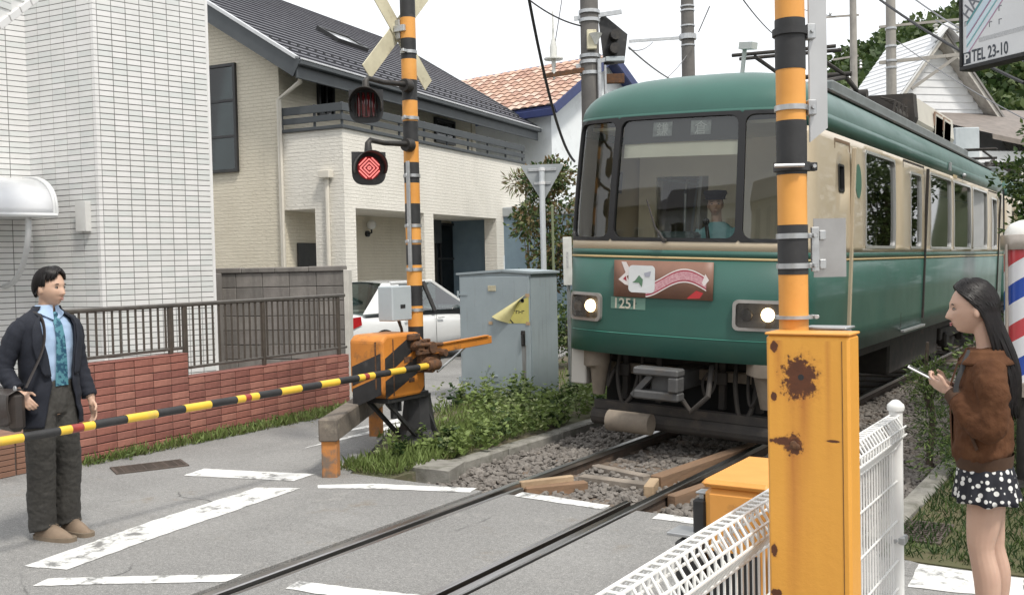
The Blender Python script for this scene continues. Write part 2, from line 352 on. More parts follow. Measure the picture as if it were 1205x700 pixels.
# ballast stones: one mesh
def stones(regions, seed=3):
    rg = np.random.default_rng(seed)
    t = (1 + 5 ** .5) / 2; iv = np.array([(-1,t,0),(1,t,0),(-1,-t,0),(1,-t,0),(0,-1,t),(0,1,t),(0,-1,-t),(0,1,-t),(t,0,-1),(t,0,1),(-t,0,-1),(-t,0,1)]); iv = iv / np.linalg.norm(iv[0])
    ifc = np.array([(0,11,5),(0,5,1),(0,1,7),(0,7,10),(0,10,11),(1,5,9),(5,11,4),(11,10,2),(10,7,6),(7,1,8),(3,9,4),(3,4,2),(3,2,6),(3,6,8),(3,8,9),(4,9,5),(2,4,11),(6,2,10),(8,6,7),(9,8,1)])
    V = []; F = []; k = 0
    for (x0, x1, y0, y1, dens, r0, r1, z) in regions:
        n = int((x1 - x0) * (y1 - y0) * dens)
        ctr = np.stack([rg.uniform(x0, x1, n), y0 + (y1 - y0) * rg.uniform(0, 1, n) ** 1.15, z + rg.uniform(-.02, .018, n)], 1)
        for c in ctr:
            r = rg.uniform(r0, r1); sc = np.array([r * rg.uniform(.7, 1.3), r * rg.uniform(.7, 1.3), r * rg.uniform(.5, .95)])
            a = rg.uniform(0, 6.28); ca, sa = math.cos(a), math.sin(a)
            v = iv * (1 + rg.uniform(-.22, .22, (12, 1))) * sc; tl = rg.uniform(-.6, .6)
            v = np.stack([v[:, 0] * ca - v[:, 1] * sa, v[:, 0] * sa + v[:, 1] * ca, v[:, 2] + tl * v[:, 0] * .6], 1) + c
            V.append(v); F.append(ifc + k); k += 12
    V = np.concatenate(V); F = np.concatenate(F)
    me = bpy.data.meshes.new('ballast'); me.from_pydata(V.tolist(), [], F.tolist()); me.update(); return me
bal = obj('ballast', stones([(-1.48, -.64, 6.28, 13, 620, .018, .036, -.1), (-.5, .5, 6.3, 12, 480, .018, .036, -.105), (.67, 2.19, 6.28, 15, 560, .018, .038, -.1)]), M_STONE)
tag(bal, 'grey-brown crushed stone ballast around the rails', 'ballast', kind='stuff')
# drain grates
M_IRON = mat('grate_iron', (.10, .085, .075), (.16, .13, .11), 12, .7, .6, bump=.3)
def grate(label, c, rz, w, h, n, z=.006):
    t = thing('drain_grate', label, 'grate', (c[0], c[1], 0), rz)
    obj('frame', MB().box((-w/2, -h/2, 0), (w/2, -h/2+.025, .012)).box((-w/2, h/2-.025, 0), (w/2, h/2, .012)).box((-w/2, -h/2+.025, 0), (-w/2+.025, h/2-.025, .012)).box((w/2-.025, -h/2+.025, 0), (w/2, h/2-.025, .012)), M_IRON, t)
    obj('pit_shade_sheet', MB().box((-w/2+.02, -h/2+.02, .001), (w/2-.02, h/2-.02, .003)), mat('pit_shade_black', (.015, .014, .013), rough=.95), t)  # near-black sheet on the surface, painting the shade of the pit below the bars
    bm_ = MB().box((-w/2+.026, -.005, .003), (w/2-.026, .005, .011)).mesh('bar'); bm_.materials.append(M_IRON)
    for i in range(n): inst('bar', bm_, (0, -h/2+.03+(h-.06)*(i+.5)/n, 0), t)
    b2 = MB().box((-.004, -h/2+.026, .0035), (.004, h/2-.026, .0105)).mesh('cross_bar'); b2.materials.append(M_IRON)
    for i in range(6): inst('cross_bar', b2, (-w/2+.03+(w-.06)*(i+.5)/6, 0, 0), t)
pa = at_z(176, 549.5); grate('rusty iron drain grate in the road by the brick wall', pa, R(64), .62, .34, 9)
pb = at_z(1079, 628); grate('iron drain grate in the grass behind the white fence post', (pb.x + .0, pb.y + .05), 0, .34, .5, 10)
# ------------------------------------------------------------------ crossing gate on the far side
M_ORANGE = mat('safety_orange', (.73, .34, .075), (.64, .28, .055), 3.5, .5, stain=(.33, .15, .05), sscale=5, slo=.62, shi=.78, bump=.08, bscale=20)
M_ORANGE2 = mat('gate_orange', (.62, .235, .035), (.5, .18, .03), 3.5, .55, stain=(.16, .085, .04), sscale=6, slo=.52, shi=.74, bump=.1, bscale=20)
M_BLACK = mat('band_black', (.018, .018, .019), (.03, .03, .031), 9, .6, stain=(.09, .085, .08), sscale=6, slo=.58, shi=.8, bump=.08)
M_YEL = mat('arm_yellow', (.80, .52, .055), (.72, .46, .05), 6, .5, stain=(.45, .33, .12), sscale=5)
M_RUST = mat('rust', (.16, .075, .035), (.08, .05, .035), 18, .9, .2, bump=.6, bscale=50, stain=(.3, .14, .05), sscale=9)
M_GALV = mat('galvanised', (.52, .53, .53), (.42, .43, .44), 14, .42, .75, stain=(.3, .29, .28), sscale=6)
M_GREYP = mat('grey_box_paint', (.43, .47, .49), (.37, .41, .43), 3, .5, stain=(.22, .22, .2), sscale=3, slo=.6, shi=.8, sstretch=(4, 4, .5))
M_CREAM = mat('aged_board', (.62, .58, .42), (.50, .46, .33), 5, .6, stain=(.3, .26, .18), sscale=4, slo=.55, shi=.75)
M_DARKM = mat('dark_metal', (.025, .024, .024), (.05, .045, .04), 12, .55, .3, bump=.15)
M_RED = mat('reflector_red', (.33, .05, .04), (.25, .04, .035), 20, .4)
def clamp(t, x, y, z, r, h=.03, m=None, off=.06):
    b = MB().lathe([(r, -h/2), (r + .008, -h/2), (r + .008, h/2), (r, h/2)], (x, y, z), 20)
    b.box((x + r * .2, y - r - off, z - h/2), (x + r * .2 + .03, y - r + .005, z + h/2), .004)
    return obj('clamp_band', b, m or M_GALV, t, world=True, smooth=True)
PX, PY = -2.3, 7.56
g = thing('crossing_signal_pole', 'orange and black banded pole with two lamps and crossed boards beside the far barrier', 'signal pole', (PX, PY, 0))
z0 = 1.565 - .197 * 3; bands = []
k = 0; z = z0
while z < 4.75:
    m = M_ORANGE if k % 2 == 1 else M_BLACK
    obj('band', MB().lathe([(.074, 0), (.074, .197)], (PX, PY, z), 24), m, g, world=True, smooth=True); z += .197; k += 1
obj('pole_foot', MB().lathe([(.0735, .02), (.0735, z0)], (PX, PY, 0), 20), M_BLACK, g, world=True, smooth=True)
obj('pedestal', MB().tube([(PX, PY, -.03), (PX, PY, .05), (PX, PY, .18), (PX, PY, .48), (PX, PY, .52)], [.27, .25, .17, .13, .13], 8), M_BLACK, g, world=True)
for s in (-1, 1): obj('gusset', MB().xprism([(0, 0), (.2, 0), (0, .42)], (PX + s * .1, PY - .01, .02), (s, 0, 0), (0, 0, 1), (0, .02, 0)), M_BLACK, g, world=True, norm=True)
for i, zz in enumerate((2.62, 2.14, 1.99, 1.72, 1.33, 3.17, 3.80)): clamp(g, PX, PY, zz, .075)
# crossed boards seen from behind
zc = 4.02
for i, s in enumerate((-1, 1)):
    a = Vector((PX - .11 - i * .012, PY - .02 - .46, zc - s * .46)); b = Vector((PX - .11 - i * .012, PY - .02 + .46, zc + s * .46))
    obj('cross_board', MB().beam(a, b, .01, .16, up=(0, s * -1, 1), ch=.002), M_CREAM, g, world=True)
obj('board_bracket', MB().box((PX - .105, PY - .07, zc - .09), (PX - .05, PY - .03, zc + .09), .005).box((PX - .1, PY - .1, zc - .03), (PX + .03, PY - .07, zc + .03), .004), M_GALV, g, world=True)
# lamps
M_LENS_OFF = mat('lamp_lens_off', (.16, .012, .014), (.1, .008, .01), 20, .12, coat=.6)
M_LED = mat('lamp_led', (.7, .05, .05), rough=.3, emit=(1, .30, .27), estr=.8)
M_LEDD = mat('lamp_led_dim', (.14, .006, .008), rough=.4, emit=(1, .02, .03), estr=.1)
def lamp(zc, ycen, lit, px_off):
    c = Vector((PX + px_off, ycen, zc)); k_ = .88; d = Vector((1, -.85, -.05)).normalized() if lit else Vector((.75, -1, -.05)).normalized()
    side = Vector((0, 0, 1)).cross(d).normalized(); up = d.cross(side)
    def fr(b): return b.xf(Matrix.Translation(c) @ Matrix((side, up, d)).transposed().to_4x4() @ Matrix.Scale(k_, 4))
    hd = obj('lamp_housing', fr(MB().lathe([(.09, -.2), (.135, -.16), (.15, -.02), (.15, .0), (.13, .005)], (0, 0, 0), 22)), M_DARKM, g, world=True, smooth=True)
    pl = [(-.175, .165), (.175, .165)] + [(.175 * math.cos(a) if abs(math.cos(a)) > .99 else .175 * math.copysign(abs(math.cos(a)) ** .6, math.cos(a)), -.03 - .145 * abs(math.sin(a)) ** .8) for a in [pi * i / 14 for i in range(15)]]
    obj('back_plate', fr(MB().xprism(pl, (0, 0, -.004), (1, 0, 0), (0, 1, 0), (0, 0, .012))), M_BLACK, g, world=True, norm=True)
    # hood: open half tube above the lens
    hood = MB().grid(lambda u, v: (math.cos(pi * (-.12 + 1.24 * u)) * .165, math.sin(pi * (-.12 + 1.24 * u)) * .165, .012 + v * (.16 + .1 * math.sin(pi * u))), 20, 3)
    ho = obj('hood', fr(hood), M_DARKM, g, world=True, smooth=True); md = ho.modifiers.new('t', 'SOLIDIFY'); md.thickness = .006
    ln = obj('lens', fr(MB().lathe([(.118, .009), (.116, .02), (.08, .03), (.01, .034)], (0, 0, 0), 24)), M_LEDD if lit else M_LENS_OFF, g, world=True, smooth=True)
    if lit:
        b = MB()
        for q in range(4):
            for i in range(4):
                px_ = .012 + .027 * i; hl_ = min(px_, math.sqrt(max(0, .108 ** 2 - px_ ** 2))); aa = q * pi / 2 + pi / 4
                t_ = MB().box((px_ - .0065, -hl_, .026), (px_ + .0065, hl_, .038)); b.add([(v[0] * math.cos(aa) - v[1] * math.sin(aa), v[0] * math.sin(aa) + v[1] * math.cos(aa), v[2]) for v in t_.v], t_.f)
        tag(obj('led_dots', fr(b), M_LED, g, world=True), kind='stuff')
    else:
        for i in range(9): obj('lens_rib', fr(MB().cyl((-.1 + .025 * i, -.11, .03), (-.1 + .025 * i, .13, .03), .009, 8)), M_LENS_OFF if i % 2 else M_DARKM, g, world=True, smooth=True)
    top = c + Vector((0, 0, .165))
    obj('lamp_arm', MB().tube([Vector((PX + .05, PY - .06, zc + .27)), Vector((PX + px_off * .6, ycen + .25, zc + .25)), top + Vector((0, .03, .09)), top + Vector((0, 0, .06)), top + Vector((0, 0, -.03))], [.028, .024, .024, .03, .04], 10), M_DARKM, g, world=True, smooth=True)
    obj('arm_socket', MB().lathe([(.06, -.05), (.065, -.02), (.065, .03), (.045, .06)], (PX + .04, PY - .09, zc + .26), 14, 'Y'), M_DARKM, g, world=True, smooth=True)
pu = at_x(431, 125, PX + .02); lamp(pu.z, pu.y, False, .02)
pu = at_x(434, 198, PX + .05); lamp(pu.z, pu.y, True, .05)
# conduit strip and little junction box on the pole
obj('conduit', MB().beam((PX + .05, PY - .12, 1.7), (PX + .05, PY - .12, 2.75), .04, .02, up=(0, 1, 0), ch=.003), M_GALV, g, world=True)
c0 = at_x(457.5, 337, PX + .05); c1 = at_x(483, 376, PX + .05)
jb = obj('junction_box', MB().box((PX - .09, c0.y, c1.z), (PX + .09, c1.y - .02, c0.z), .01), M_GREYP, g, world=True)
obj('box_label', MB().box((PX + .0905, (c0.y + c1.y) / 2 - .04, 1.36), (PX + .093, (c0.y + c1.y) / 2 + .03, 1.395)), M_BLACK, jb, world=True)
obj('cable', MB().tube([(PX + .02, c1.y - .14, 1.24), (PX + .02, c1.y - .1, 1.16), (PX + .0, c1.y - .06, 1.02), (PX, PY - .05, .9)], .014, 8), M_BLACK, g, world=True, smooth=True)

# barrier machine and arm
gm = thing('barrier_machine', 'rust-stained orange barrier machine with black diagonal stripes beside the weeds', 'barrier machine', (PX, PY - .4, .45))
bx0, bx1, by0, by1, bz0, bz1 = -2.53, -2.13, 6.86, 7.47, .54, 1.13
hs = obj('housing', MB().xprism([(by0, bz0 + .06), (by0 + .1, bz0), (by1 - .06, bz0), (by1, bz0 + .06), (by1, bz1 - .08), (by1 - .08, bz1), (by0 + .06, bz1), (by0, bz1 - .05)], (bx0, 0, 0), (0, 1, 0), (0, 0, 1), (bx1 - bx0, 0, 0)), M_ORANGE2, gm, world=True, norm=True)
bv = hs.modifiers.new('b', 'BEVEL'); bv.width = .025; bv.segments = 2
obj('cover_seam', MB().box((bx1 - .09, by0 - .006, bz0 + .1), (bx1 - .075, by0 + .002, bz1 - .06)).box((bx1 + .0, by0 + .14, bz0 + .03), (bx1 + .004, by0 + .152, bz1 - .04)), M_RUST, gm, world=True)
for (pa_, pb_, w) in (((by0 + .03, .84), (by1 - .16, 1.045), .16), ((by0 + .03, .635), (by1 - .03, .86), .16)):
    obj('stripe', MB().xprism([(pa_[0], pa_[1] - w/2), (pb_[0], pb_[1] - w/2), (pb_[0], pb_[1] + w/2), (pa_[0], pa_[1] + w/2)], (bx1, 0, 0), (0, 1, 0), (0, 0, 1), (.003, 0, 0)), M_BLACK, gm, world=True, norm=True)
    obj('stripe', MB().xprism([(bx0 + .03, pa_[1] - w/2 - .1), (bx1 - .025, pa_[1] - w/2 + .04), (bx1 - .025, pa_[1] + w/2 + .05), (bx0 + .03, pa_[1] + w/2 - .08)], (0, by0 - .003, 0), (1, 0, 0), (0, 0, 1), (0, .003, 0)), M_BLACK, gm, world=True, norm=True)
obj('nameplate', MB().box((bx1 + .001, by0 + .3, .86), (bx1 + .006, by0 + .42, .91)), M_RUST, gm, world=True)
obj('nameplate', MB().box((bx1 + .0045, by0 + .36, .67), (bx1 + .009, by0 + .44, .71)), M_RUST, gm, world=True)
b = MB()
b.cyl((bx1 - .02, 7.42, .82), (bx1 + .13, 7.42, .82), .075, 16).cyl((bx1 - .02, 7.3, 1.0), (bx1 + .1, 7.3, 1.0), .05, 12).cyl((bx1 - .02, 7.46, .98), (bx1 + .12, 7.46, .98), .055, 12)
b.box((bx1, 7.34, .75), (bx1 + .06, 7.5, 1.06), .01).box((bx1 + .06, 7.25, .92), (bx1 + .1, 7.62, .97), .008).box((bx1 + .02, 7.5, .83), (bx1 + .07, 7.64, .99), .01)
b.cyl((bx1 + .05, 7.6, .92), (bx1 + .16, 7.6, .92), .035, 10).cyl((bx1 + .1, 7.2, 1.02), (bx1 + .1, 7.62, 1.0), .018, 8).box((bx1, 7.2, 1.06), (bx1 + .05, 7.36, 1.12), .01)
for i in range(6): b.cyl((bx1 + .06, 7.36 + .03 * i, 1.05 - .05 * (i % 3)), (bx1 + .085, 7.36 + .03 * i, 1.05 - .05 * (i % 3)), .012, 6)
obj('drive_mechanism', b, M_RUST, gm, world=True)
obj('counterweight_bar', MB().beam((bx1 + .08, 7.5, .95), (bx1 + .12, 8.42, .985), .03, .075, ch=.004).beam((bx1 + .085, 7.5, 1.0), (bx1 + .125, 8.35, 1.03), .05, .012), M_ORANGE2, gm, world=True)
obj('control_rod', MB().tube([(bx1 + .08, 7.56, .74), (bx1 + .05, 7.95, .88), (bx1 + .05, 8.2, 1.0)], .012, 8), M_GALV, gm, world=True)
obj('support_bracket', MB().box((bx0 + .06, 6.95, .5), (bx1 - .02, 7.55, .56), .006).beam((bx1 - .08, 7.0, .5), (bx1 - .08, 7.45, .1), .04, .03).beam((bx0 + .1, 7.0, .5), (bx0 + .1, 7.45, .1), .04, .03).cyl((bx1 - .1, 7.12, .5), (bx1 - .1, 7.12, .34), .035, 10).cyl((bx1 - .1, 7.2, .5), (bx1 - .1, 7.2, .4), .02, 8), M_BLACK, gm, world=True)
# arm: banded tube reaching across the road
ga = obj('barrier_arm', MB().lathe([(.05, 0), (.055, .02), (.055, .16), (.045, .18)], (-2.02, 7.36, .815), 16, 'Y'), M_RUST, gm, world=True, smooth=True)
ga['label'] = 'lowered yellow and black banded barrier arm crossing the road'
seq = []; yy = 7.44
pat = [('y', .21), ('k', .21), ('y', .21), ('k', .21), ('y', .075), ('r', .055), ('y', .075), ('k', .24), ('y', .22), ('k', .22), ('y', .22), ('k', .23), ('y', .08), ('r', .055), ('y', .08), ('k', .24), ('y', .23), ('k', .23), ('y', .24), ('k', .24), ('y', .08), ('r', .08), ('y', .08), ('k', .24), ('y', .26), ('k', .26), ('y', .26), ('k', .26), ('y', .26)]
for kx, L_ in pat:
    r = .0275 + .002 * (yy - 3) / 4
    obj('arm_band', MB().lathe([(r, -L_), (r, 0)], (-2.02, yy, .815 - .012 * (7.44 - yy)), 16, 'Y'), {'y': M_YEL, 'k': M_BLACK, 'r': M_RED}[kx], ga, world=True, smooth=True); yy -= L_

# low guard rail of wood-like concrete on orange posts
q0 = at_z(390, 560); q1 = at_z(443, 512)
gr = thing('guard_barrier', 'low weathered grey crash rail on two orange posts by the weeds', 'barrier', (q0.x, q0.y, 0))
M_OLDRAIL = mat('old_rail', (.19, .16, .13), (.11, .095, .08), 6, .9, bump=.5, bscale=40, stain=(.3, .26, .2), sscale=6)
dq = (q1 - q0).normalized()
for i, q in enumerate((q0, q1)):
    obj('post', MB().beam((q.x, q.y, -.05), (q.x, q.y, .47), .13, .13, up=tuple(dq), ch=.01), mat('orange_post_worn', (.5, .2, .05), (.36, .16, .06), 5, .85, stain=(.17, .13, .1), sscale=6, slo=.45, shi=.6), gr, world=True)
obj('rail_beam', MB().beam(q0 - dq * .09 + Vector((0, 0, .4)), q1 + dq * .1 + Vector((0, 0, .4)), .16, .19, ch=.012), M_OLDRAIL, gr, world=True)

# signalling cabinet
cx0, cx1, cy0, cy1 = -3.80, -2.72, 10.36, 10.99
ca = thing('equipment_cabinet', 'tall grey steel equipment cabinet with a torn yellow sticker among the weeds', 'cabinet', ((cx0 + cx1) / 2, (cy0 + cy1) / 2, 0))
M_CAB = mat('cabinet_grey', (.33, .385, .41), (.29, .34, .365), 2.5, .5, stain=(.2, .2, .19), sscale=4, slo=.56, shi=.85, sstretch=(5, 5, .35), bump=.05, bscale=15)
obj('base', MB().box((cx0 + .0, cy0 + .01, -.1), (cx1, cy1, .08), .01), M_CONC, ca, world=True)
obj('body', MB().xprism([(cx0, .07), (cx1, .07), (cx1, 1.63), (cx1 - .4, 1.655), (cx0, 1.63)], (0, cy0, 0), (1, 0, 0), (0, 0, 1), (0, cy1 - cy0, 0)), M_CAB, ca, world=True, norm=True)
obj('roof', MB().xprism([(cx0 - .03, 1.628), (cx1 - .4, 1.66), (cx1 + .03, 1.628), (cx1 + .03, 1.655), (cx1 - .4, 1.69), (cx0 - .03, 1.655)], (0, cy0 - .03, 0), (1, 0, 0), (0, 0, 1), (0, cy1 - cy0 + .06, 0)), M_CAB, ca, world=True, norm=True)
dr = obj('door', MB().box((cx0 + .015, cy0 - .022, .1), (cx1 - .012, cy0, 1.60), .006), M_CAB, ca, world=True)
for zz in (.28, 1.38): obj('hinge', MB().cyl((cx0 - .012, cy0 - .02, zz - .045), (cx0 - .012, cy0 - .02, zz + .045), .014, 10).box((cx0, cy0 - .03, zz - .012), (cx0 + .14, cy0 - .0225, zz + .012)), M_CAB, dr, world=True)
hx = cx1 - .11
hd = obj('handle', MB().box((hx - .03, cy0 - .03, .74), (hx + .03, cy0 - .0222, .93), .004).beam((hx, cy0 - .045, .9), (hx + .01, cy0 - .05, .76), .02, .025, ch=.005).cyl((hx, cy0 - .05, .89), (hx, cy0 - .02, .89), .02, 10), M_DARKM, dr, world=True)
obj('vent_plate', MB().box((cx0 + .46, cy0 - .033, 1.42), (cx0 + .58, cy0 - .0222, 1.49), .004), M_CREAM, dr, world=True)
obj('vent_plate', MB().box((cx0 + .49, cy0 - .03, .28), (cx0 + .6, cy0 - .0222, .345), .004).box((cx0 + .5, cy0 - .038, .345), (cx0 + .59, cy0 - .0222, .36), .003), M_CAB, dr, world=True)
obj('stain_streak', MB().add([(hx - .03, cy0 - .0228, .75), (hx + .04, cy0 - .0228, .75), (hx + .03, cy0 - .0228, .12), (hx - .015, cy0 - .0228, .1)], [(0, 1, 2, 3)]), mat('cabinet_streak', (.25, .27, .28), (.17, .155, .14), 5, .7, stretch=(6, 1, .6)), dr, world=True)
M_STK = mat('sticker_yellow', (.62, .56, .16), (.54, .48, .15), 8, .55); M_STK2 = mat('sticker_fold', (.70, .64, .33), (.6, .54, .26), 6, .5)
zA, zB, xA, xB = 1.02, 1.36, cx0 + .49, cx1 - .02
st = obj('sticker', MB().add([(xA + .25, cy0 - .0245, zA), (xB, cy0 - .0245, zA), (xB, cy0 - .0245, zB), (xA + .4, cy0 - .0245, zB - .1)], [(0, 1, 2, 3)]), M_STK, ca, world=True)
fold = MB().grid(lambda u, v: Vector((xA + .27, cy0 - .026, zA)).lerp(Vector((xA + .42, cy0 - .026, zB - .08)), v).lerp(Vector((xA + .02, cy0 - .03, zA + .08)).lerp(Vector((xB - .03, cy0 - .03, zB + .02)), v), u) + Vector((0, -.05 * math.sin(pi * u) * (1 - v * .6), 0)), 8, 8)
obj('curled_flap', fold, M_STK2, st, world=True, smooth=True)
b = MB()
for i, (dx, dz, w, h) in enumerate(((.0, 0, .012, .035), (.012, .028, .022, .01), (.045, 0, .01, .04), (.055, .03, .02, .01), (.085, 0, .01, .04), (.1, .015, .018, .01), (.13, 0, .01, .04), (.145, .03, .025, .01))):
    b.box((xB - .235 + dx, cy0 - .0262, zA + .12 + dz), (xB - .235 + dx + w, cy0 - .025, zA + .12 + dz + h))
for (a, c_) in (((.23, .055), (.29, .0)), ((.23, .055), (.27, .12))): b.beam((xA + a[0] + .05, cy0 - .0257, zA + a[1]), (xA + c_[0] + .05, cy0 - .0257, zA + c_[1]), .001, .016, up=(1, 0, 0))
b.lathe([(.025, 0), (.025, .001), (.014, .001), (.014, 0)], (xB - .09, cy0 - .0262, zB - .06), 14, 'Y')
obj('sticker_print', b, M_BLACK, st, world=True)
for (x_, z_) in ((xA + .0, zA - .0), (xB - .015, zB + .005), (xB - .015, zA)): obj('tape', MB().box((x_ - .03, cy0 - .0285, z_ - .02), (x_ + .03, cy0 - .0272, z_ + .02)), mat('tape_tan', (.55, .4, .25), (.45, .3, .18), 10, .5), st, world=True)
# ------------------------------------------------------------------ brick retaining wall with railing
WA = Vector((-4.572, 5.40, 0)); WB = Vector((-4.85, 9.39, 0)); wd_ = (WB - WA).normalized(); wang = math.atan2(wd_.y, wd_.x)
bw = thing('brick_wall', 'low red brick wall stepping down, with dark railing on top', 'wall', (WA.x, WA.y, 0), wang)   # local x runs along the wall, -y is the street face
M_BRICKS = [mat('brick_red_%d' % i, c, tuple(q * .72 for q in c), 9, .85, bump=.3, bscale=60, stain=tuple(q * .45 for q in c), sscale=2.5, slo=.6, shi=.8) for i, c in enumerate(((.34, .135, .102), (.27, .105, .083), (.40, .175, .132), (.32, .135, .105)))]
M_MORT = mat('mortar_dark', (.10, .075, .065), (.07, .055, .05), 10, .95)
LH = 1.365; LT = (WB - WA).length
obj('wall_core', MB().box((.003, .008, -.1), (LH - .003, .16, .893)).box((LH - .003, .008, -.1), (LT, .16, .645)), M_MORT, bw)
bme = [None] * 4
for i in range(4):
    bme[i] = MB().box((0.004, -.006, .0045), (.2135, .03, .0705), .004).mesh('brick'); bme[i].materials.append(M_BRICKS[i])
def bricks(x0, x1, zt):
    n = round((x1 - x0) / .2195); w = (x1 - x0) / n; rows = int(zt / .0745) + 1
    for j in range(rows):
        zz = zt - (j + 1) * .0745
        for i in range(n):
            inst('brick', random.choice(bme), (x0 + i * w, jit(.0022), zz), bw, scale=(w / .2175, 1, 1))
bricks(0, LH, .9); bricks(LH, LT, .652)
obj('coping', MB().box((.0, -.008, .9), (LH, .17, .912), .003).box((LH, -.008, .652), (LT, .17, .664), .003), M_BRICKS[1], bw)
M_BRONZE = mat('railing_bronze', (.12, .10, .083), (.09, .075, .063), 12, .5, .4)
M_BRONZ2 = mat('railing_top', (.16, .145, .13), (.12, .11, .1), 12, .4, .5)
rl = bw
obj('top_rail', MB().box((-.06, .05, 1.385), (LT + .04, .1, 1.43), .012), M_BRONZ2, rl)
obj('bottom_rail', MB().box((0, .06, .945), (LH, .09, .975), .006), M_BRONZ2, rl); obj('bottom_rail', MB().box((LH, .06, .735), (LT + .06, .09, .765), .006), M_BRONZ2, rl)
for x in (.06, 1.21, 1.40, 2.56, 3.90):
    zb = .912 if x < LH else .664
    obj('post', MB().box((x - .022, .055, zb), (x + .022, .095, 1.386), .004), M_BRONZE, rl)
b1 = MB().box((-.008, -.008, 0), (.008, .008, .411)).mesh('baluster'); b1.materials.append(M_BRONZE)
b2 = MB().box((-.008, -.008, 0), (.008, .008, .621)).mesh('baluster'); b2.materials.append(M_BRONZE)
x = .14
while x < LT - .05:
    if x < LH: inst('baluster', b1, (x, .075, .975), rl)
    else: inst('baluster', b2, (x, .075, .765), rl)
    x += .092
# lower step of brown tile left of the wall
sp = thing('tiled_step', 'low brown tiled step beside the end of the brick wall', 'step', (-4.62, 4.4, 0), wang)
obj('step_core', MB().box((-3, .01, -.1), (.98, .6, .3)), M_MORT, sp)
tm = MB().box((.004, -.004, .003), (.484, .02, .047), .003).mesh('tile'); tm.materials.append(mat('tile_brown', (.25, .13, .085), (.18, .1, .07), 8, .8, stain=(.32, .22, .16), sscale=5))
for j in range(6):
    for i in range(8): inst('tile', tm, (-3 + i * .4975, jit(.003), j * .05), sp)
obj('step_top', MB().box((-3, -.012, .3), (.98, .6, .325), .006), MATS['tile_brown'], sp)

# ------------------------------------------------------------------ white tiled building
M_TILES = [mat('white_tile_%d' % i, c, tuple(q * .93 for q in c), 3, .28, spec=.5, stain=tuple(q * .82 for q in c), sscale=1.2, slo=.55, shi=.8) for i, c in enumerate(((.69, .69, .675), (.645, .66, .645), (.725, .72, .71)))]
M_JOINT = mat('tile_joint', (.21, .205, .2), (.15, .147, .142), 12, .95)
K0 = at_d(119, 300, 12.3); K0.z = 0; dR = Vector((.24, .971, 0)); dL = Vector((-.991, -.13, 0)); K1 = K0 + dR * 1.475; K2 = K0 + dL * 1.2; dW = Vector((-.24, -.971, 0)); K3 = K2 + dW * 3.6
tb = thing('tiled_building', 'tall building clad in small white tiles with dark joints behind the brick wall', 'building', tuple(K0))
HB = 6.2
obj('wall', MB().prism([tuple(p.xy) for p in (K3, K2, K0, K1, K1 + Vector((-6, 1.2, 0)), K3 + Vector((-6, 1.5, 0)))], -.05, HB), M_JOINT, tb, world=True, norm=True)
def tiled_face(P, d, ncol, w, h, nrow, singles, z0=0.0, part='tile'):
    ang = math.atan2(d.y, d.x); nrm = Vector((d.y, -d.x, 0))
    if nrm.dot(CO - P) < 0: nrm = -nrm
    side = 1 if Vector((math.sin(ang), -math.cos(ang), 0)).dot(nrm) > 0 else -1   # local -y is outward when side = 1
    ms = []
    for i in range(3):
        me = MB().box((.005, -.007 * side, .005), (w - .004, .01 * side, h - .005), .0025).mesh(part); me.materials.append(M_TILES[i]); ms.append(me)
    joined = [MB() for _ in range(3)]; n = 0
    for j in range(nrow):
        for i in range(ncol):
            p = P + d * (i * w); zz = z0 + j * h; k = random.choice((0, 0, 1, 2))
            if singles(i, j): inst(part, ms[k], (p.x - K0.x, p.y - K0.y, zz), tb, (0, 0, ang)); n += 1
            else:
                t = MB().box((.005, -.007 * side, .005), (w - .004, .01 * side, h - .005)); joined[k].add([Matrix.Translation((p.x - K0.x, p.y - K0.y, zz)) @ Matrix.Rotation(ang, 4, 'Z') @ Vector(v) for v in t.v], t.f)
    for k in range(3):
        if joined[k].v: tag(obj('tile_field', joined[k], M_TILES[k], tb), kind='stuff')
    return n
NR = int(HB / .0703)
tiled_face(K0 + dR * .045, dR, 8, .1785, .0703, NR, lambda i, j: 30 <= j < 68)
tiled_face(K0 + dL * .045, dL, 5, .231, .0703, NR, lambda i, j: False)
tiled_face(K2 + dW * .0, dW, 15, .24, .0703, NR, lambda i, j: False)
# corner tiles
cb = MB()
for j in range(NR): cb.box((-.0, -.0, j * .0703 + .004), (.0, .0, j * .0703 + .066)) if False else cb.prism([tuple((p - K0).xy) for p in (K0 + dL * .042 , K0 + dL * .042 + Vector((.13, -.991, 0)) * .008, K0 + Vector((.5, -.5, 0)) * .012, K0 + dR * .042 + Vector((.971, -.24, 0)) * .008, K0 + dR * .042)], j * .0703 + .004, j * .0703 + .067)
tag(obj('corner_tile', cb, M_TILES[2], tb, norm=True), kind='stuff')
# flank past the far corner so that the edge is closed
obj('corner_trim', MB().prism([tuple((p - K0).xy) for p in (K1 - dR * .01, K1 + Vector((.971, -.24, 0)) * .01, K1 + dR * .03 + Vector((.971, -.24, 0)) * .01, K1 + dR * .03)], 0, HB), M_TILES[2], tb, norm=True)
# small box on the wall
v0 = at_pl(95, 238, K0.xy, K2.xy); v1 = at_pl(108, 272, K0.xy, K2.xy)
oL = Vector((.13, -.991, 0))
vb = MB().xprism([(0, 0), ((v1 - v0).xy.length, 0), ((v1 - v0).xy.length, v0.z - v1.z), (0, v0.z - v1.z)], (v0.x, v0.y, v1.z), tuple(-dL), (0, 0, 1), tuple(oL * .09))
obj('wall_vent', vb, mat('vent_white', (.66, .66, .64), (.6, .6, .58), 5, .45), tb, world=True, norm=True)
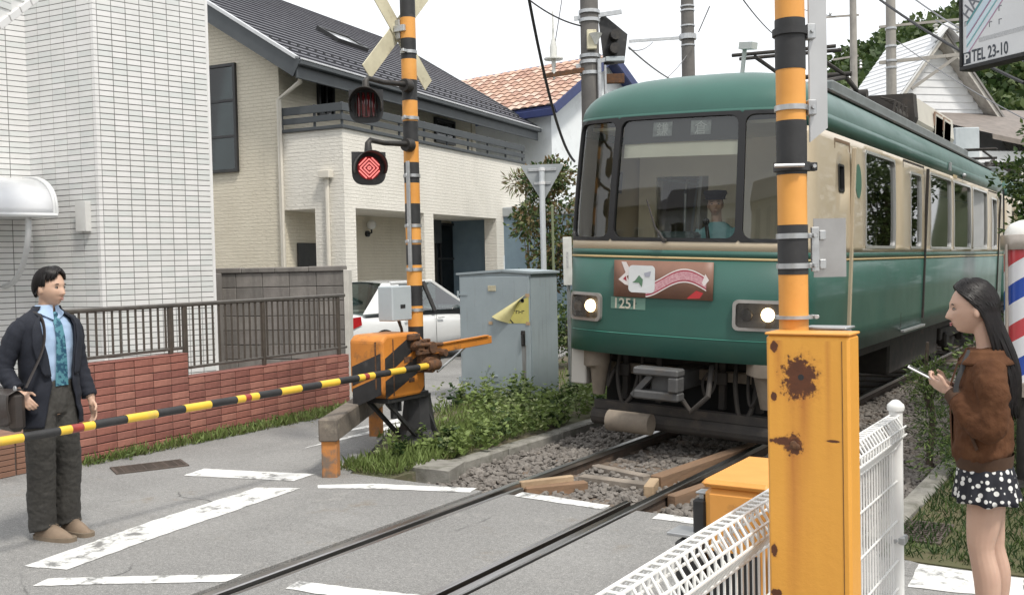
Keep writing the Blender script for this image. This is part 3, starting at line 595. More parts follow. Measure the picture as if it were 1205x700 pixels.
# raked upper parapet of the outside stair (top left corner)
s0 = at_d(-60, 78, 9.3); s1 = at_d(46, -2, 10.6)
pr = (s1 - s0); up = Vector((0, 0, 1))
stp = thing('stair_parapet', 'sloping white tiled parapet high up in front of the tiled building', 'parapet', (s0.x, s0.y, 0))
wlk = pr.xy.to_3d().normalized(); nb = Vector((-wlk.y, wlk.x, 0))
obj('panel_core', MB().add([s0, s1, s1 + up * 1.1, s0 + up * 2.4, s0 + nb * .15, s1 + nb * .15, s1 + nb * .15 + up * 1.1, s0 + nb * .15 + up * 2.4], [(0, 1, 2, 3), (7, 6, 5, 4), (0, 4, 5, 1), (1, 5, 6, 2), (2, 6, 7, 3), (3, 7, 4, 0)]), M_TILES[0], stp, world=True, norm=True)
jm = MB(); Lp = pr.xy.length
for j in range(34):
    for i in range(int(Lp / .22)):
        xx = (i + .5) * .22; zlow = s0.z + (s1.z - s0.z) * (i + 1) * .22 / Lp + .07; zz = s0.z - .3 + j * .0703
        if zz < zlow or zz > zlow + 1.6: continue
        p = s0.xy.to_3d() + wlk * (xx - .105); jm.beam(p + Vector((0, 0, zz)) - nb * .004, p + wlk * .21 + Vector((0, 0, zz)) - nb * .004, .014, .064)
tag(obj('tile_field', jm, M_TILES[1], stp, world=True), kind='stuff')
em = MB()
for i in range(8):
    a = s0.lerp(s1, i / 8 + .004); b_ = s0.lerp(s1, (i + 1) / 8 - .004); em.beam(a + nb * .06 + up * .03, b_ + nb * .06 + up * .03, .18, .075, ch=.005)
obj('edge_tile', em, M_TILES[2], stp, world=True)
# curved awning over the door
aw = thing('awning', 'white curved door awning on the tiled building above the man', 'awning', tuple(K2 + dW * .12 + Vector((0, 0, 2.42))))
nW = Vector((.971, -.24, 0)); A0 = K2 + dW * .06; LA = 2.6; PR = 1.1; z1_, z2_ = 2.47, 2.98
M_AWN = mat('awning_white', (.76, .77, .78), (.70, .71, .73), 1.2, .25, coat=.3)
M_AWE = mat('awning_edge', (.62, .63, .63), (.56, .57, .57), 4, .35)
def awp(u, v, dz=0): a = v * pi / 2; return A0 + dW * (u * LA) + nW * (PR * math.sin(a) ** 1.0) + Vector((0, 0, z1_ + (z2_ - z1_) * math.cos(a) ** .75 + dz))
sh = obj('shell', MB().grid(lambda u, v: awp(u, v), 6, 20), M_AWN, aw, world=True, smooth=True); sm_ = sh.modifiers.new('t', 'SOLIDIFY'); sm_.thickness = .02
for u in (0, .012): obj('rim', MB().tube([awp(u, v / 20, .008) for v in range(21)], .018, 8), M_AWE, aw, world=True, smooth=True)
obj('front_edge', MB().tube([awp(0, 1, -.01), awp(1, 1, -.01)], .028, 8), M_AWE, aw, world=True, smooth=True)
obj('end_panel', MB().add([awp(0.003, v / 20) for v in range(21)] + [A0 + dW * .008 + Vector((0, 0, z1_))], [tuple(range(22))]), M_AWN, aw, world=True)
obj('soffit', MB().add([A0 + Vector((0, 0, z1_ - .01)), A0 + dW * LA + Vector((0, 0, z1_ - .01)), awp(1, 1, -.01), awp(0, 1, -.01)], [(0, 1, 2, 3)]), M_AWE, aw, world=True)
obj('bracket', MB().tube([A0 + dW * .3 + nW * (PR * .92 * math.sin(t)) + Vector((0, 0, 1.62 + .82 * (1 - math.cos(t)))) for t in [pi / 2 * i / 14 for i in range(15)]][::1], .035, 8), M_AWE, aw, world=True, smooth=True)
obj('bracket', MB().tube([A0 + dW * 2.3 + nW * (PR * .92 * math.sin(t)) + Vector((0, 0, 1.62 + .82 * (1 - math.cos(t)))) for t in [pi / 2 * i / 14 for i in range(15)]], .035, 8), M_AWE, aw, world=True, smooth=True)
dd = thing('entrance_door', 'white framed entrance door beneath the curved awning', 'door', tuple(K2 + dW * 1.5))
ft = lambda a, b_, z0, z1, o0, o1, nm, m, par: obj(nm, MB().xprism([(0, z0), (b_ - a, z0), (b_ - a, z1), (0, z1)], tuple(K2 + dW * a + nW * o0), tuple(dW), (0, 0, 1), tuple(nW * (o1 - o0))), m, par, world=True, norm=True)
ft(.72, .8, .3, 2.4, .008, .06, 'jamb', M_AWE, dd); ft(1.72, 1.8, .3, 2.4, .008, .06, 'jamb', M_AWE, dd); ft(.8, 1.72, 2.32, 2.4, .008, .06, 'lintel', M_AWE, dd)
lf = ft(.8, 1.72, .3, 2.32, .008, .04, 'leaf', M_AWN, dd); ft(.85, .9, 1.2, 1.5, .041, .08, 'handle', M_GALV, lf)

# ------------------------------------------------------------------ concrete block wall
M_BLOCK = [mat('block_%d' % i, c, tuple(q * .75 for q in c), 4, .95, bump=.4, bscale=70, stain=tuple(q * .42 for q in c), sscale=2.2, slo=.5, shi=.75, sstretch=(2.5, 2.5, .5)) for i, c in enumerate(((.235, .215, .2), (.21, .195, .18), (.26, .24, .22)))]
B0 = at_d(252, 313, 13.9); B1 = at_d(404, 311, 13.5); B0.z = B1.z = 0; bd = (B1 - B0).normalized(); BL = (B1 - B0).length
cw = thing('block_wall', 'grey concrete block wall with rough coping behind the railing', 'wall', tuple(B0), math.atan2(bd.y, bd.x))
obj('wall_core', MB().box((-2, .01, -.1), (BL - .005, .12, 1.72)), mat('block_mortar', (.12, .11, .1), (.09, .085, .08), 9, .95), cw)
bl = []
for i in range(3):
    me = MB().box((.004, -.004, .004), (.394, .05, .194), .006).mesh('block'); me.materials.append(M_BLOCK[i]); bl.append(me)
for j in range(9):
    off = .2 if j % 2 else 0; n = int((BL + 1.4) / .398)
    for i in range(n + 1):
        x0 = BL - .398 * (i + 1) + off - (.2 if j % 2 else 0) ; w = .398
        inst('block', random.choice(bl), (x0, jit(.003), -.08 + j * .199), cw)
cp = MB(); x = BL
for i in range(7):
    obj('coping_stone', MB().box((BL - (i + 1) * .5 + .004, -.03, 1.712), (BL - i * .5, .14, 1.785 + jit(.006)), .012), M_BLOCK[1], cw)
obj('end_post', MB().box((BL, -.02, -.1), (BL + .07, .13, 1.73), .006), mat('end_render', (.55, .53, .48), (.48, .46, .42), 5, .9), cw)
obj('return_pier', MB().box((-.6, -.35, -.1), (.12, -.008, 1.72), .01), M_BLOCK[1], cw)
# ------------------------------------------------------------------ beige house with balcony
D0 = 19.5; P0 = at_d(407, 300, D0); P0.z = 0; HA = R(8)
e1 = Vector((-math.sin(HA), math.cos(HA), 0)); e2 = Vector((-math.cos(HA), -math.sin(HA), 0))
ho = thing('beige_house', 'beige two-storey house with dark tiled roof and slatted balcony behind the parked car', 'house', tuple(P0), HA)  # local y along the balcony front, -x inwards
hm = ho.matrix_world.inverted()
def hf(u, v, inset=0.0): q = P0 + e2 * inset; return hm @ at_pl(u, v, q.xy, (q + e1).xy)     # on a plane parallel to the front
def hl(u, v, off=0.0): q = P0 + e1 * off; return hm @ at_pl(u, v, q.xy, (q + e2).xy)          # on a plane parallel to the gable side
def stucco(name, c0, c1, sc=1.0):
    m = mat(name, c0, c1, 1.5, .9, stain=tuple(q * .8 for q in c0), sscale=1.2, slo=.5, shi=.9, sstretch=(2, 2, .4))
    t = m.node_tree; N = t.nodes; L = t.links; b = N['Principled BSDF']
    tc = N.new('ShaderNodeTexCoord'); mp = N.new('ShaderNodeMapping'); mp.inputs['Rotation'].default_value = (0, 0, 0)
    # coursed block pattern pressed into the cladding panels
    cx = N.new('ShaderNodeCombineXYZ'); sp_ = N.new('ShaderNodeSeparateXYZ'); ad = N.new('ShaderNodeMath'); ad.operation = 'ADD'
    L.new(tc.outputs['Object'], sp_.inputs[0]); L.new(sp_.outputs[0], ad.inputs[0]); L.new(sp_.outputs[1], ad.inputs[1]); L.new(ad.outputs[0], cx.inputs[0]); L.new(sp_.outputs[2], cx.inputs[1])
    br = N.new('ShaderNodeTexBrick'); br.inputs['Scale'].default_value = 4.2 * sc; br.inputs['Mortar Size'].default_value = .03; br.inputs['Row Height'].default_value = .3; br.inputs['Brick Width'].default_value = .9; br.inputs['Mortar Smooth'].default_value = .4
    br.inputs['Color1'].default_value = (1, 1, 1, 1); br.inputs['Color2'].default_value = (.8, .8, .8, 1); br.inputs['Mortar'].default_value = (0, 0, 0, 1); L.new(cx.outputs[0], br.inputs['Vector'])
    nz = N.new('ShaderNodeTexNoise'); nz.inputs['Scale'].default_value = 26; nz.inputs['Detail'].default_value = 5; L.new(tc.outputs['Object'], nz.inputs['Vector'])
    mi = N.new('ShaderNodeMixRGB'); mi.blend_type = 'ADD'; mi.inputs[0].default_value = .9; L.new(br.outputs['Color'], mi.inputs[1]); L.new(nz.outputs['Fac'], mi.inputs[2])
    bp = N.new('ShaderNodeBump'); bp.inputs['Strength'].default_value = .8; bp.inputs['Distance'].default_value = .02; L.new(mi.outputs[0], bp.inputs['Height']); L.new(bp.outputs[0], b.inputs['Normal'])
    return m
M_STUC = stucco('house_cladding', (.70, .645, .525), (.655, .60, .485)); M_STUCW = stucco('house_cladding_pale', (.76, .73, .66), (.71, .68, .61))
M_ROOFT = mat('roof_tile_dark', (.115, .115, .13), (.085, .085, .10), 4, .55, bump=.2, stain=(.17, .17, .18), sscale=3)
M_FASC = mat('fascia_dark', (.062, .07, .075), (.05, .057, .062), 3, .5); M_GUT = mat('gutter_light', (.55, .56, .58), (.48, .49, .5), 4, .35)
M_WFRM = mat('window_frame_dark', (.02, .021, .022), (.03, .03, .03), 9, .4); M_PIPE = mat('pipe_cream', (.66, .62, .54), (.6, .57, .5), 5, .5)
G_WIN = glass('window_glass_house', (.25, .3, .3), .03, .01); M_DARKROOM = mat('room_dark', (.03, .032, .034), (.02, .02, .02), 4, .8)
zl = hf(560, 178).z if False else (hf(407, 152).z + hf(600, 190).z) / 2       # balcony ledge height
zp = (hf(420, 240).z + hf(585, 261).z) / 2                                      # underside of the balcony
yE = hf(617, 200).y                                                             # balcony length
xb = hl(330, 200).x                                                             # depth of the balcony box
ov = .5; ec = hl(348, 75, -ov); xe = ec.x; ze = ec.z; rk = hl(245, 10, -ov); slope = (rk.z - ze) / (xe - rk.x)
fe = hf(632, 150, -xe); yR = fe.y; ze2 = fe.z; zev = (ze + ze2) / 2
XR = xe - 5.2
zroof = lambda x: zev - (x - xe) * slope
# gable wall with raked top
obj('gable_wall', MB().xprism([(xb + .02, -.05), (XR - 4, -.05), (XR - 4, zroof(XR) - 2.6), (XR, zroof(XR) - .2), (xb + .02, zroof(xb) - .18)], (0, 0, 0), (1, 0, 0), (0, 0, 1), (0, .2, 0)), M_STUC, ho, norm=True)
obj('upper_wall', MB().box((xb - .2, .2, zp), (xb, yE - .2, zroof(xb) - .12)), M_STUC, ho)
obj('lower_wall', MB().box((xb - .2, .2, -.05), (xb, yE - .1, zp)), M_STUC, ho)
obj('end_wall', MB().box((XR - 3, yE - .1, -.05), (xb, yE + .1, zroof(xb) - .2)), M_STUC, ho)
# balcony box with lintel edges
obj('balcony', MB().box((xb, 0, zp), (0, yE, zp + .12)).box((-.16, 0, zp + .12), (0, yE, zl)).box((xb, 0, zp + .12), (-.16, .16, zl)).box((xb, yE - .16, zp + .12), (-.16, yE, zl)), M_STUCW, ho)
p1 = hf(420, 300).y; q0_, q1_ = hf(500, 300).y, hf(508, 300).y; r0_, r1_ = hf(585, 300).y, hf(592, 300).y
pil = hl(372, 290).x
obj('pillar', MB().box((pil, 0, -.05), (0, p1, zp)), M_STUCW, ho); obj('pillar', MB().box((-.35, q0_, -.05), (0, q1_ + .12, zp)), M_STUCW, ho); obj('pillar', MB().box((-.35, r0_, -.05), (0, yE - .02, zp)), M_STUCW, ho)
obj('ledge', MB().box((xb - .02, -.05, zl), (.05, yE + .03, zl + .07), .01), M_FASC, ho)
# slatted railing
for s_, (a, b_) in enumerate((((xb + .05, -.01), (0, -.01)), ((0, -.01), (.0, yE)))):
    for zz, h in ((zl + .22, .12), (zl + .42, .16)):
        if s_ == 0: obj('slat', MB().box((xb, -.03, zz - h / 2), (.0, .0, zz + h / 2), .006), M_FASC, ho)
        else: obj('slat', MB().box((0.0, -.03, zz - h / 2), (.03, yE, zz + h / 2), .006), M_FASC, ho)
pm_ = MB().box((-.02, -.02, 0), (.02, .02, .45)).mesh('railing_post'); pm_.materials.append(M_FASC)
for i in range(9): inst('railing_post', pm_, (-.025, .0 + (yE - .1) * i / 8 + .03, zl + .07), ho)
for i in range(2): inst('railing_post', pm_, (xb + .05 + i * .8, .03, zl + .07), ho)
# windows
def hwin(plane, u0, v0, u1, v1, mull=(), trans=(), off=0.0, frame=.06):
    a = (hl if plane == 'l' else hf)(u0, v0, off); b_ = (hl if plane == 'l' else hf)(u1, v1, off)
    A = a.x if plane == 'l' else a.y; B = b_.x if plane == 'l' else b_.y; zt, zb = (a.z, b_.z); A, B = min(A, B), max(A, B)
    o = (off if plane == 'l' else -off)
    def bx(a0, a1, zz0, zz1, d0, d1): return ((a0, o - d1, zz0), (a1, o - d0, zz1)) if plane == 'l' else ((o + d0, a0, zz0), (o + d1, a1, zz1))
    w = MB(); f = frame
    for (a0, a1, zz0, zz1) in ((A, A + f, zb, zt), (B - f, B, zb, zt), (A + f, B - f, zb, zb + f), (A + f, B - f, zt - f, zt)): w.box(*bx(a0, a1, zz0, zz1, .001, .07))
    for t in mull: c = lerp(A, B, t); w.box(*bx(c - .025, c + .025, zb + f, zt - f, .02, .065))
    for t in trans: c = lerp(zb, zt, t); w.box(*bx(A + f, B - f, c - .025, c + .025, .02, .064))
    W_ = obj('window', w, M_WFRM, ho)
    obj('pane', MB().box(*bx(A + f * .5, B - f * .5, zb + f * .5, zt - f * .5, .03, .036)), G_WIN, W_)
    obj('room_shade_sheet', MB().box(*bx(A + f * .5, B - f * .5, zb + f * .5, zt - f * .5, .002, .006)), M_DARKROOM, W_)  # dark sheet behind the pane, its colour standing in for the unlit room
hwin('l', 236, 80, 282, 202, trans=(.33, .66))
b_off = -xb
hwin('f', 372, 92, 392, 140, off=b_off, mull=(.5,)); hwin('f', 510, 138, 534, 172, off=b_off)
# ground floor: doors, lamps
hwin('f', 510, 262, 536, 400, off=b_off, mull=(.25,), trans=(.35, .7))
dk = obj('side_door', MB().box((xb + .003, .45, -.05), (xb + .05, 1.25, 2.3), .01), M_WFRM, ho); obj('handle', MB().box((xb + .05, .5, 1.0), (xb + .08, .54, 1.2), .004), M_GALV, dk)
def wall_lamp(u, v):
    p = hf(u, v, -xb)
    w = obj('wall_lamp', MB().cyl((xb, p.y, p.z - .2), (xb + .06, p.y, p.z - .2), .07, 12).tube([(xb + .05, p.y, p.z - .2), (xb + .14, p.y, p.z - .18), (xb + .14, p.y, p.z - .08)], .02, 8), M_WFRM, ho, smooth=True)
    obj('lamp_globe', MB().sphere((xb + .14, p.y, p.z), .11), mat('globe_white', (.7, .7, .68), rough=.25), w, smooth=True)
wall_lamp(431, 265); wall_lamp(547, 271)
obj('meter_box', MB().box((xb, hf(509, 270, -xb).y - .15, 2.35), (xb + .15, hf(509, 270, -xb).y + .22, 2.95), .01), M_FASC, ho)
# downpipes
dp = hl(331, 200, -.05)
obj('downpipe', MB().tube([(xe - .05, -ov + .1, zev - .12), (xe - .2, -.1, zev - .32), (dp.x, -.06, zev - .62), (dp.x, -.06, 0)], .05, 8), M_PIPE, ho, smooth=True)
dh = hl(386, 207, 0); obj('downpipe', MB().cyl((dh.x, -.05, 0), (dh.x, -.05, dh.z), .045, 8).box((dh.x - .13, -.16, dh.z - .05), (dh.x + .13, -.005, dh.z + .1), .01), M_PIPE, ho)
# roof: structure, fascia, gutter, tiles
yA = -ov; tk = .2
obj('roof_deck', MB().xprism([(xe, 0), (XR, (xe - XR) * slope), (XR - 5.2, 0), (XR - 5.2, -tk), (XR, (xe - XR) * slope - tk - .05), (xe, -tk)], (0, yA + .03, zev), (1, 0, 0), (0, 0, 1), (0, yR - yA - .06, 0)), M_FASC, ho, norm=True)
obj('fascia', MB().box((xe - .02, yA, zev - .34), (xe + .03, yR, zev - .02), .01), M_FASC, ho)
sl_ = math.atan(slope); cs, sn = math.cos(sl_), math.sin(sl_); RL = (xe - XR) / cs
rb = MB().beam((xe + .03, yA, zev - .16), (XR, yA, zev - .16 + (xe - XR) * slope), .05, .34, up=(0, 0, 1)); obj('rake_board', rb, M_FASC, ho)
obj('rake_edge', MB().beam((xe + .04, yA - .01, zev + .045), (XR, yA - .01, zev + .045 + (xe - XR) * slope), .12, .06, up=(0, 0, 1)), M_GUT, ho)
obj('rake_edge', MB().beam((xe + .04, yR + .01, zev + .03), (XR, yR + .01, zev + .03 + (xe - XR) * slope), .12, .1, up=(0, 0, 1)), M_FASC, ho)
obj('gutter', MB().box((xe + .03, yA - .02, zev - .1), (xe + .15, yR + .02, zev + .0), .02), M_FASC, ho); obj('gutter_lip', MB().box((xe + .13, yA - .03, zev + .0), (xe + .16, yR + .03, zev + .035), .006), M_GUT, ho)
rt = MB(); cl = .245; tw = .3; nC = int(RL / cl); nT = int((yR - yA) / tw)
for j in range(nC):
    for i in range(nT + 1):
        y0 = yA + .06 + i * tw - (tw / 2 if j % 2 else 0); y1 = min(y0 + tw - .008, yR - .06); y0 = max(y0, yA + .06)
        if y1 - y0 < .03: continue
        s0 = j * cl; s1 = s0 + cl + .03; h0 = .05; h1 = .016
        w = lambda s, h, y: (xe + .06 - s * cs + h * sn * 1, y, zev + s * sn + h * cs)
        rt.add([w(s0, h0 - .03, y0), w(s0, h0 - .03, y1), w(s0, h0, y0), w(s0, h0, y1), w(s1, h1, y0), w(s1, h1, y1)], [(0, 1, 3, 2), (2, 3, 5, 4), (0, 2, 4), (1, 5, 3)])
tag(obj('roof_tile', rt, M_ROOFT, ho), kind='stuff')
sg = MB()
for j in (2, 4):
    for i in range(nT * 2): s0 = j * cl; sg.beam((xe + .06 - s0 * cs, yA + .2 + i * .15 + (j % 4) * .04, zev + s0 * sn + .05), (xe + .06 - s0 * cs, yA + .26 + i * .15 + (j % 4) * .04, zev + s0 * sn + .05), .03, .05) if i % 2 == 0 else None
tag(obj('snow_guard', sg, M_WFRM, ho), kind='stuff')
# skylight
def on_roof(u, v):
    d = ray(u, v); n = e1.cross(Vector((e2.x * cs, e2.y * cs, sn))).normalized(); q = ho.matrix_world @ Vector((xe, 0, zev + .06)); return hm @ (CO + d * ((q - CO).dot(n) / d.dot(n)))
a = on_roof(377, 39); b_ = on_roof(426, 59); ymn, ymx = a.y, b_.y; smn = min((xe - a.x), (xe - b_.x)) / cs - .1; smx = smn + .75
wv = lambda s, h, y: Vector((xe + .06 - s * cs + h * sn, y, zev + s * sn + h * cs))
skm = MB()
for (s0, s1, y0, y1) in ((smn, smx, ymn, ymn + .06), (smn, smx, ymx - .06, ymx), (smn, smn + .06, ymn + .06, ymx - .06), (smx - .06, smx, ymn + .06, ymx - .06)):
    skm.add([wv(s, h, y) for h in (.02, .14) for (s, y) in ((s0, y0), (s1, y0), (s1, y1), (s0, y1))], [(0, 1, 2, 3), (4, 5, 6, 7), (0, 1, 5, 4), (1, 2, 6, 5), (2, 3, 7, 6), (3, 0, 4, 7)])
sk = obj('skylight', skm, M_WFRM, ho, norm=True)
obj('pane', MB().add([wv(s, .1, y) for (s, y) in ((smn + .05, ymn + .05), (smx - .05, ymn + .05), (smx - .05, ymx - .05), (smn + .05, ymx - .05))], [(0, 1, 2, 3)]), mat('skylight_glass', (.55, .57, .6), rough=.05, spec=.9), sk)

# ------------------------------------------------------------------ blue-trimmed house behind
hc = at_d(652, 300, 30); ha_ = R(84); hb = Vector((hc.x + 2.8 * math.cos(ha_), hc.y + 2.8 * math.sin(ha_), 0))
b2 = thing('white_house', 'white house with pinkish tiled roof and navy eaves beyond the balcony house', 'house', tuple(hb), ha_)
bm2 = b2.matrix_world.inverted()
M_WH = mat('white_render', (.74, .77, .78), (.69, .72, .73), 2, .8, stain=(.55, .57, .57), sscale=1.3); M_NAVY = mat('navy_trim', (.03, .045, .14), (.025, .035, .11), 6, .45); M_SLATE = mat('slate_blue', (.17, .24, .29), (.14, .2, .25), 3, .7)
M_PINK = [mat('roof_tile_pink_%d' % i, c, tuple(q * .85 for q in c), 6, .8) for i, c in enumerate(((.50, .33, .25), (.42, .26, .2), (.58, .43, .35)))]
zE = (bm2 @ at_d(652, 122, 30)).z; W2 = 2.8; L2 = 9.0; RH = 1.75
# gable faces local -y ; local x across
obj('wall', MB().xprism([(-W2, -.05), (W2, -.05), (W2, zE), (0, zE + RH), (-W2, zE)], (0, 0, 0), (1, 0, 0), (0, 0, 1), (0, L2, 0)), M_WH, b2, norm=True)
def tiled_slope(par, x0, z0, x1, z1, y0, y1, mats, cl=.3, tw=.32, lift=.06, nm='roof_tile'):
    d = Vector((x1 - x0, 0, z1 - z0)); L_ = d.length; d.normalize(); n = Vector((-d.z, 0, d.x)); n = n if n.z > 0 else -n
    bs = [MB() for _ in mats]
    for j in range(int(L_ / cl)):
        for i in range(int((y1 - y0) / tw)):
            k = random.randrange(len(mats)); a = Vector((x0, y0 + i * tw, z0)) + d * (j * cl)
            pts = []
            for q in range(5):
                yy = q / 4 * (tw - .01); hh = .05 * math.sin(pi * q / 4)
                pts.append((a + Vector((0, yy, 0)) + n * (lift + hh), a + Vector((0, yy, 0)) + n * (lift * .35 + hh) + d * (cl + .04)))
            vs = [p for pr_ in pts for p in pr_]; bs[k].add(vs, [(2 * q, 2 * q + 2, 2 * q + 3, 2 * q + 1) for q in range(4)] + [(0, 2, 4, 6, 8)])
    for k, b_ in enumerate(bs): tag(obj(nm, b_, mats[k], par), kind='stuff')
ovh = .45
for s in (-1, 1):
    xe_ = s * (W2 + ovh); ze_ = zE - ovh * RH / W2
    obj('roof_slab', MB().xprism([(xe_, ze_), (0, zE + RH), (0, zE + RH + .12), (xe_, ze_ + .12)], (0, -.45, 0), (1, 0, 0), (0, 0, 1), (0, L2 + .9, 0)), M_NAVY, b2, norm=True)
    tiled_slope(b2, xe_, ze_ + .12, 0, zE + RH + .12, -.45, L2 + .4, M_PINK)
    obj('eave_board', MB().beam((xe_, -.47, ze_ + .02), (0, -.47, zE + RH + .02), .06, .26, up=(0, 0, 1)), M_NAVY, b2)
    obj('gutter', MB().box((xe_ - .06, -.45, ze_ - .16), (xe_ + .06, L2 + .4, ze_ + .06), .02), M_NAVY, b2)
for (x0, zz) in ((-1.3, 2.9),):
    fw = obj('window', MB().box((x0, -.05, zz), (x0 + .06, -.003, zz + 1.1)).box((x0 + .6, -.05, zz), (x0 + .66, -.003, zz + 1.1)).box((x0 + .06, -.05, zz), (x0 + .6, -.003, zz + .06)).box((x0 + .06, -.05, zz + 1.04), (x0 + .6, -.003, zz + 1.1)).box((x0 + .06, -.045, zz + .52), (x0 + .6, -.004, zz + .57)), M_WH, b2)
    obj('pane', MB().box((x0 + .05, -.02, zz + .05), (x0 + .61, -.005, zz + 1.05)), M_DARKROOM, fw)

# ------------------------------------------------------------------ slate-blue house between, with planted wall top
sb = at_d(600, 300, 26); sb.z = 0
s2 = thing('slate_house', 'slate blue rendered house seen past the porch, half hidden by the shrub', 'house', tuple(sb), R(10))
obj('wall', MB().box((-3.2, 0, -.05), (2.6, 6, 3.0)), M_SLATE, s2)
obj('parapet', MB().box((-3.25, -.05, 3.0), (2.65, 6.05, 3.25), .02), mat('parapet_grey', (.36, .38, .39), (.31, .33, .34), 4, .8), s2)
wq = obj('window', MB().box((-.55, -.06, 1.2), (-.5, -.002, 2.0)).box((-.2, -.06, 1.2), (-.15, -.002, 2.0)).box((-.5, -.06, 1.2), (-.2, -.002, 1.26)).box((-.5, -.06, 1.94), (-.2, -.002, 2.0)), M_WH, s2); obj('pane', MB().box((-.51, -.03, 1.25), (-.19, -.004, 1.95)), M_DARKROOM, wq)
# railing far behind the cabinet
fr = thing('roadside_rail', 'dark two-bar pedestrian rail beyond the grey cabinet', 'railing', tuple(at_d(670, 410, 17.2).xy) + (0,), R(0))
obj('rail_bar', MB().cyl((-2.3, 0, .78), (1.2, 0, .78), .03, 8), M_DARKM, fr); obj('rail_bar', MB().cyl((-2.3, 0, .42), (1.2, 0, .42), .03, 8), M_DARKM, fr)
for xx in (-2.2, -1, .1, 1.1): obj('post', MB().cyl((xx, 0, -.05), (xx, 0, .8), .035, 8), M_DARKM, fr)

# ------------------------------------------------------------------ inverted triangle sign seen from behind
tp = at_d(640, 318, 14.0); ts = thing('stop_sign', 'back of an inverted triangle road sign on a pale post by the shrub', 'sign', (tp.x, tp.y, 0), R(24))
obj('post', MB().cyl((0, 0, -.05), (0, 0, 3.1), .04, 14), mat('post_pale', (.62, .65, .67), (.56, .59, .61), 4, .4, .2), ts, smooth=True)
obj('sign_plate', MB().xprism([(-.29, .2), (.29, .2), (.275, .23), (.0, .235), (-.275, .23)][:0] + [(-.30, .2), (-.285, .225), (.285, .225), (.30, .2), (.02, -.28), (-.02, -.28)], (0, .05, 2.92), (1, 0, 0), (0, 0, 1), (0, .012, 0)), mat('sign_back', (.33, .35, .36), (.28, .3, .31), 5, .55), ts, norm=True)
obj('sign_brace', MB().box((-.2, .035, 3.05), (.2, .05, 3.09), .003).box((-.12, .035, 2.86), (.12, .05, 2.9), .003), M_GALV, ts)
for zz in (3.07, 2.88): obj('clamp_band', MB().lathe([(.04, -.02), (.047, -.02), (.047, .02), (.04, .02)], (0, 0, zz), 14), mat('clamp_white', (.7, .7, .7), rough=.4), ts)
vp = at_d(617, 420, 15.0); gpst = thing('thin_post', 'thin green post beside the shrub and triangle sign', 'post', (at_d(651, 300, 15).x, at_d(651, 300, 15).y, 0)); obj('shaft', MB().cyl((0, 0, -.05), (0, 0, 2.6), .02, 8), mat('post_green', (.2, .23, .13), rough=.6), gpst); obj('cap', MB().lathe([(.02, 0), (.024, .01), (.018, .03), (.004, .035)], (0, 0, 2.6), 10), MATS['post_green'], gpst)
# white vertical board on the trackside, next to the train
wb = at_d(668, 308, 13.4); tb2 = thing('marker_board', 'narrow white marker board on a thin post next to the train front', 'sign', (wb.x, wb.y, 0), R(20))
obj('board', MB().box((-.06, -.02, 1.45), (.06, .0, 2.1), .006), mat('board_white', (.72, .72, .68), (.6, .6, .56), 8, .5), tb2); obj('post', MB().cyl((0, .03, -.1), (0, .03, 2.05), .025, 8), M_GALV, tb2); obj('lettering', MB().box((-.015, -.0225, 1.68), (.015, -.0205, 1.9)), mat('board_print', (.35, .36, .36), (.6, .6, .58), 60, .6), tb2)
# ------------------------------------------------------------------ parked white car
M_CARW = mat('car_white', (.74, .75, .75), (.70, .71, .715), 2, .22, coat=.8); M_TYRE = mat('tyre', (.02, .02, .021), (.03, .03, .03), 30, .85); M_CHROME = mat('alloy', (.5, .5, .5), rough=.3, metal=.9)
G_CAR = glass('car_glass', (.25, .33, .33), .02, .1); M_CARIN = mat('car_interior', (.06, .06, .065), (.04, .04, .045), 9, .8)
cc = at_z(437, 452); CX = -7.35; CY = 12.2
car = thing('parked_car', 'white parked saloon car behind the barrier machine and the grey cabinet', 'car', (CX - .85, CY + 2.2, 0), 0)   # local +y = nose
def carbody():
    # stations along y: (y, half width, z bottom, z belt, roof half width, z roof)
    st = [(-2.2, .70, .45, .93), (-2.12, .80, .30, .97), (-1.8, .845, .24, 1.0), (-1.2, .85, .22, .98), (-.2, .85, .22, .96), (.8, .85, .22, .93), (1.5, .84, .24, .86), (2.0, .78, .28, .74), (2.2, .62, .4, .6)]
    b = MB(); n = 16; rings = []
    for (y, w, zb, zt) in st:
        ring = []
        for k in range(n):
            a = 2 * pi * k / n; cx_, sz = math.cos(a), math.sin(a); e = .45
            ring.append((math.copysign(abs(cx_) ** e, cx_) * w, y, (zb + zt) / 2 + math.copysign(abs(sz) ** e, sz) * (zt - zb) / 2))
        rings.append(ring)
    for r in rings: b.v += r
    for i in range(len(st) - 1):
        for k in range(n): b.f.append((i * n + k, i * n + (k + 1) % n, (i + 1) * n + (k + 1) % n, (i + 1) * n + k))
    b.f += [tuple(range(n)), tuple(range((len(st) - 1) * n, len(st) * n))]
    return b
cb_ = obj('body', carbody(), M_CARW, car, smooth=True, norm=True, angle=60); sb_ = cb_.modifiers.new('s', 'SUBSURF'); sb_.levels = 2; sb_.render_levels = 2
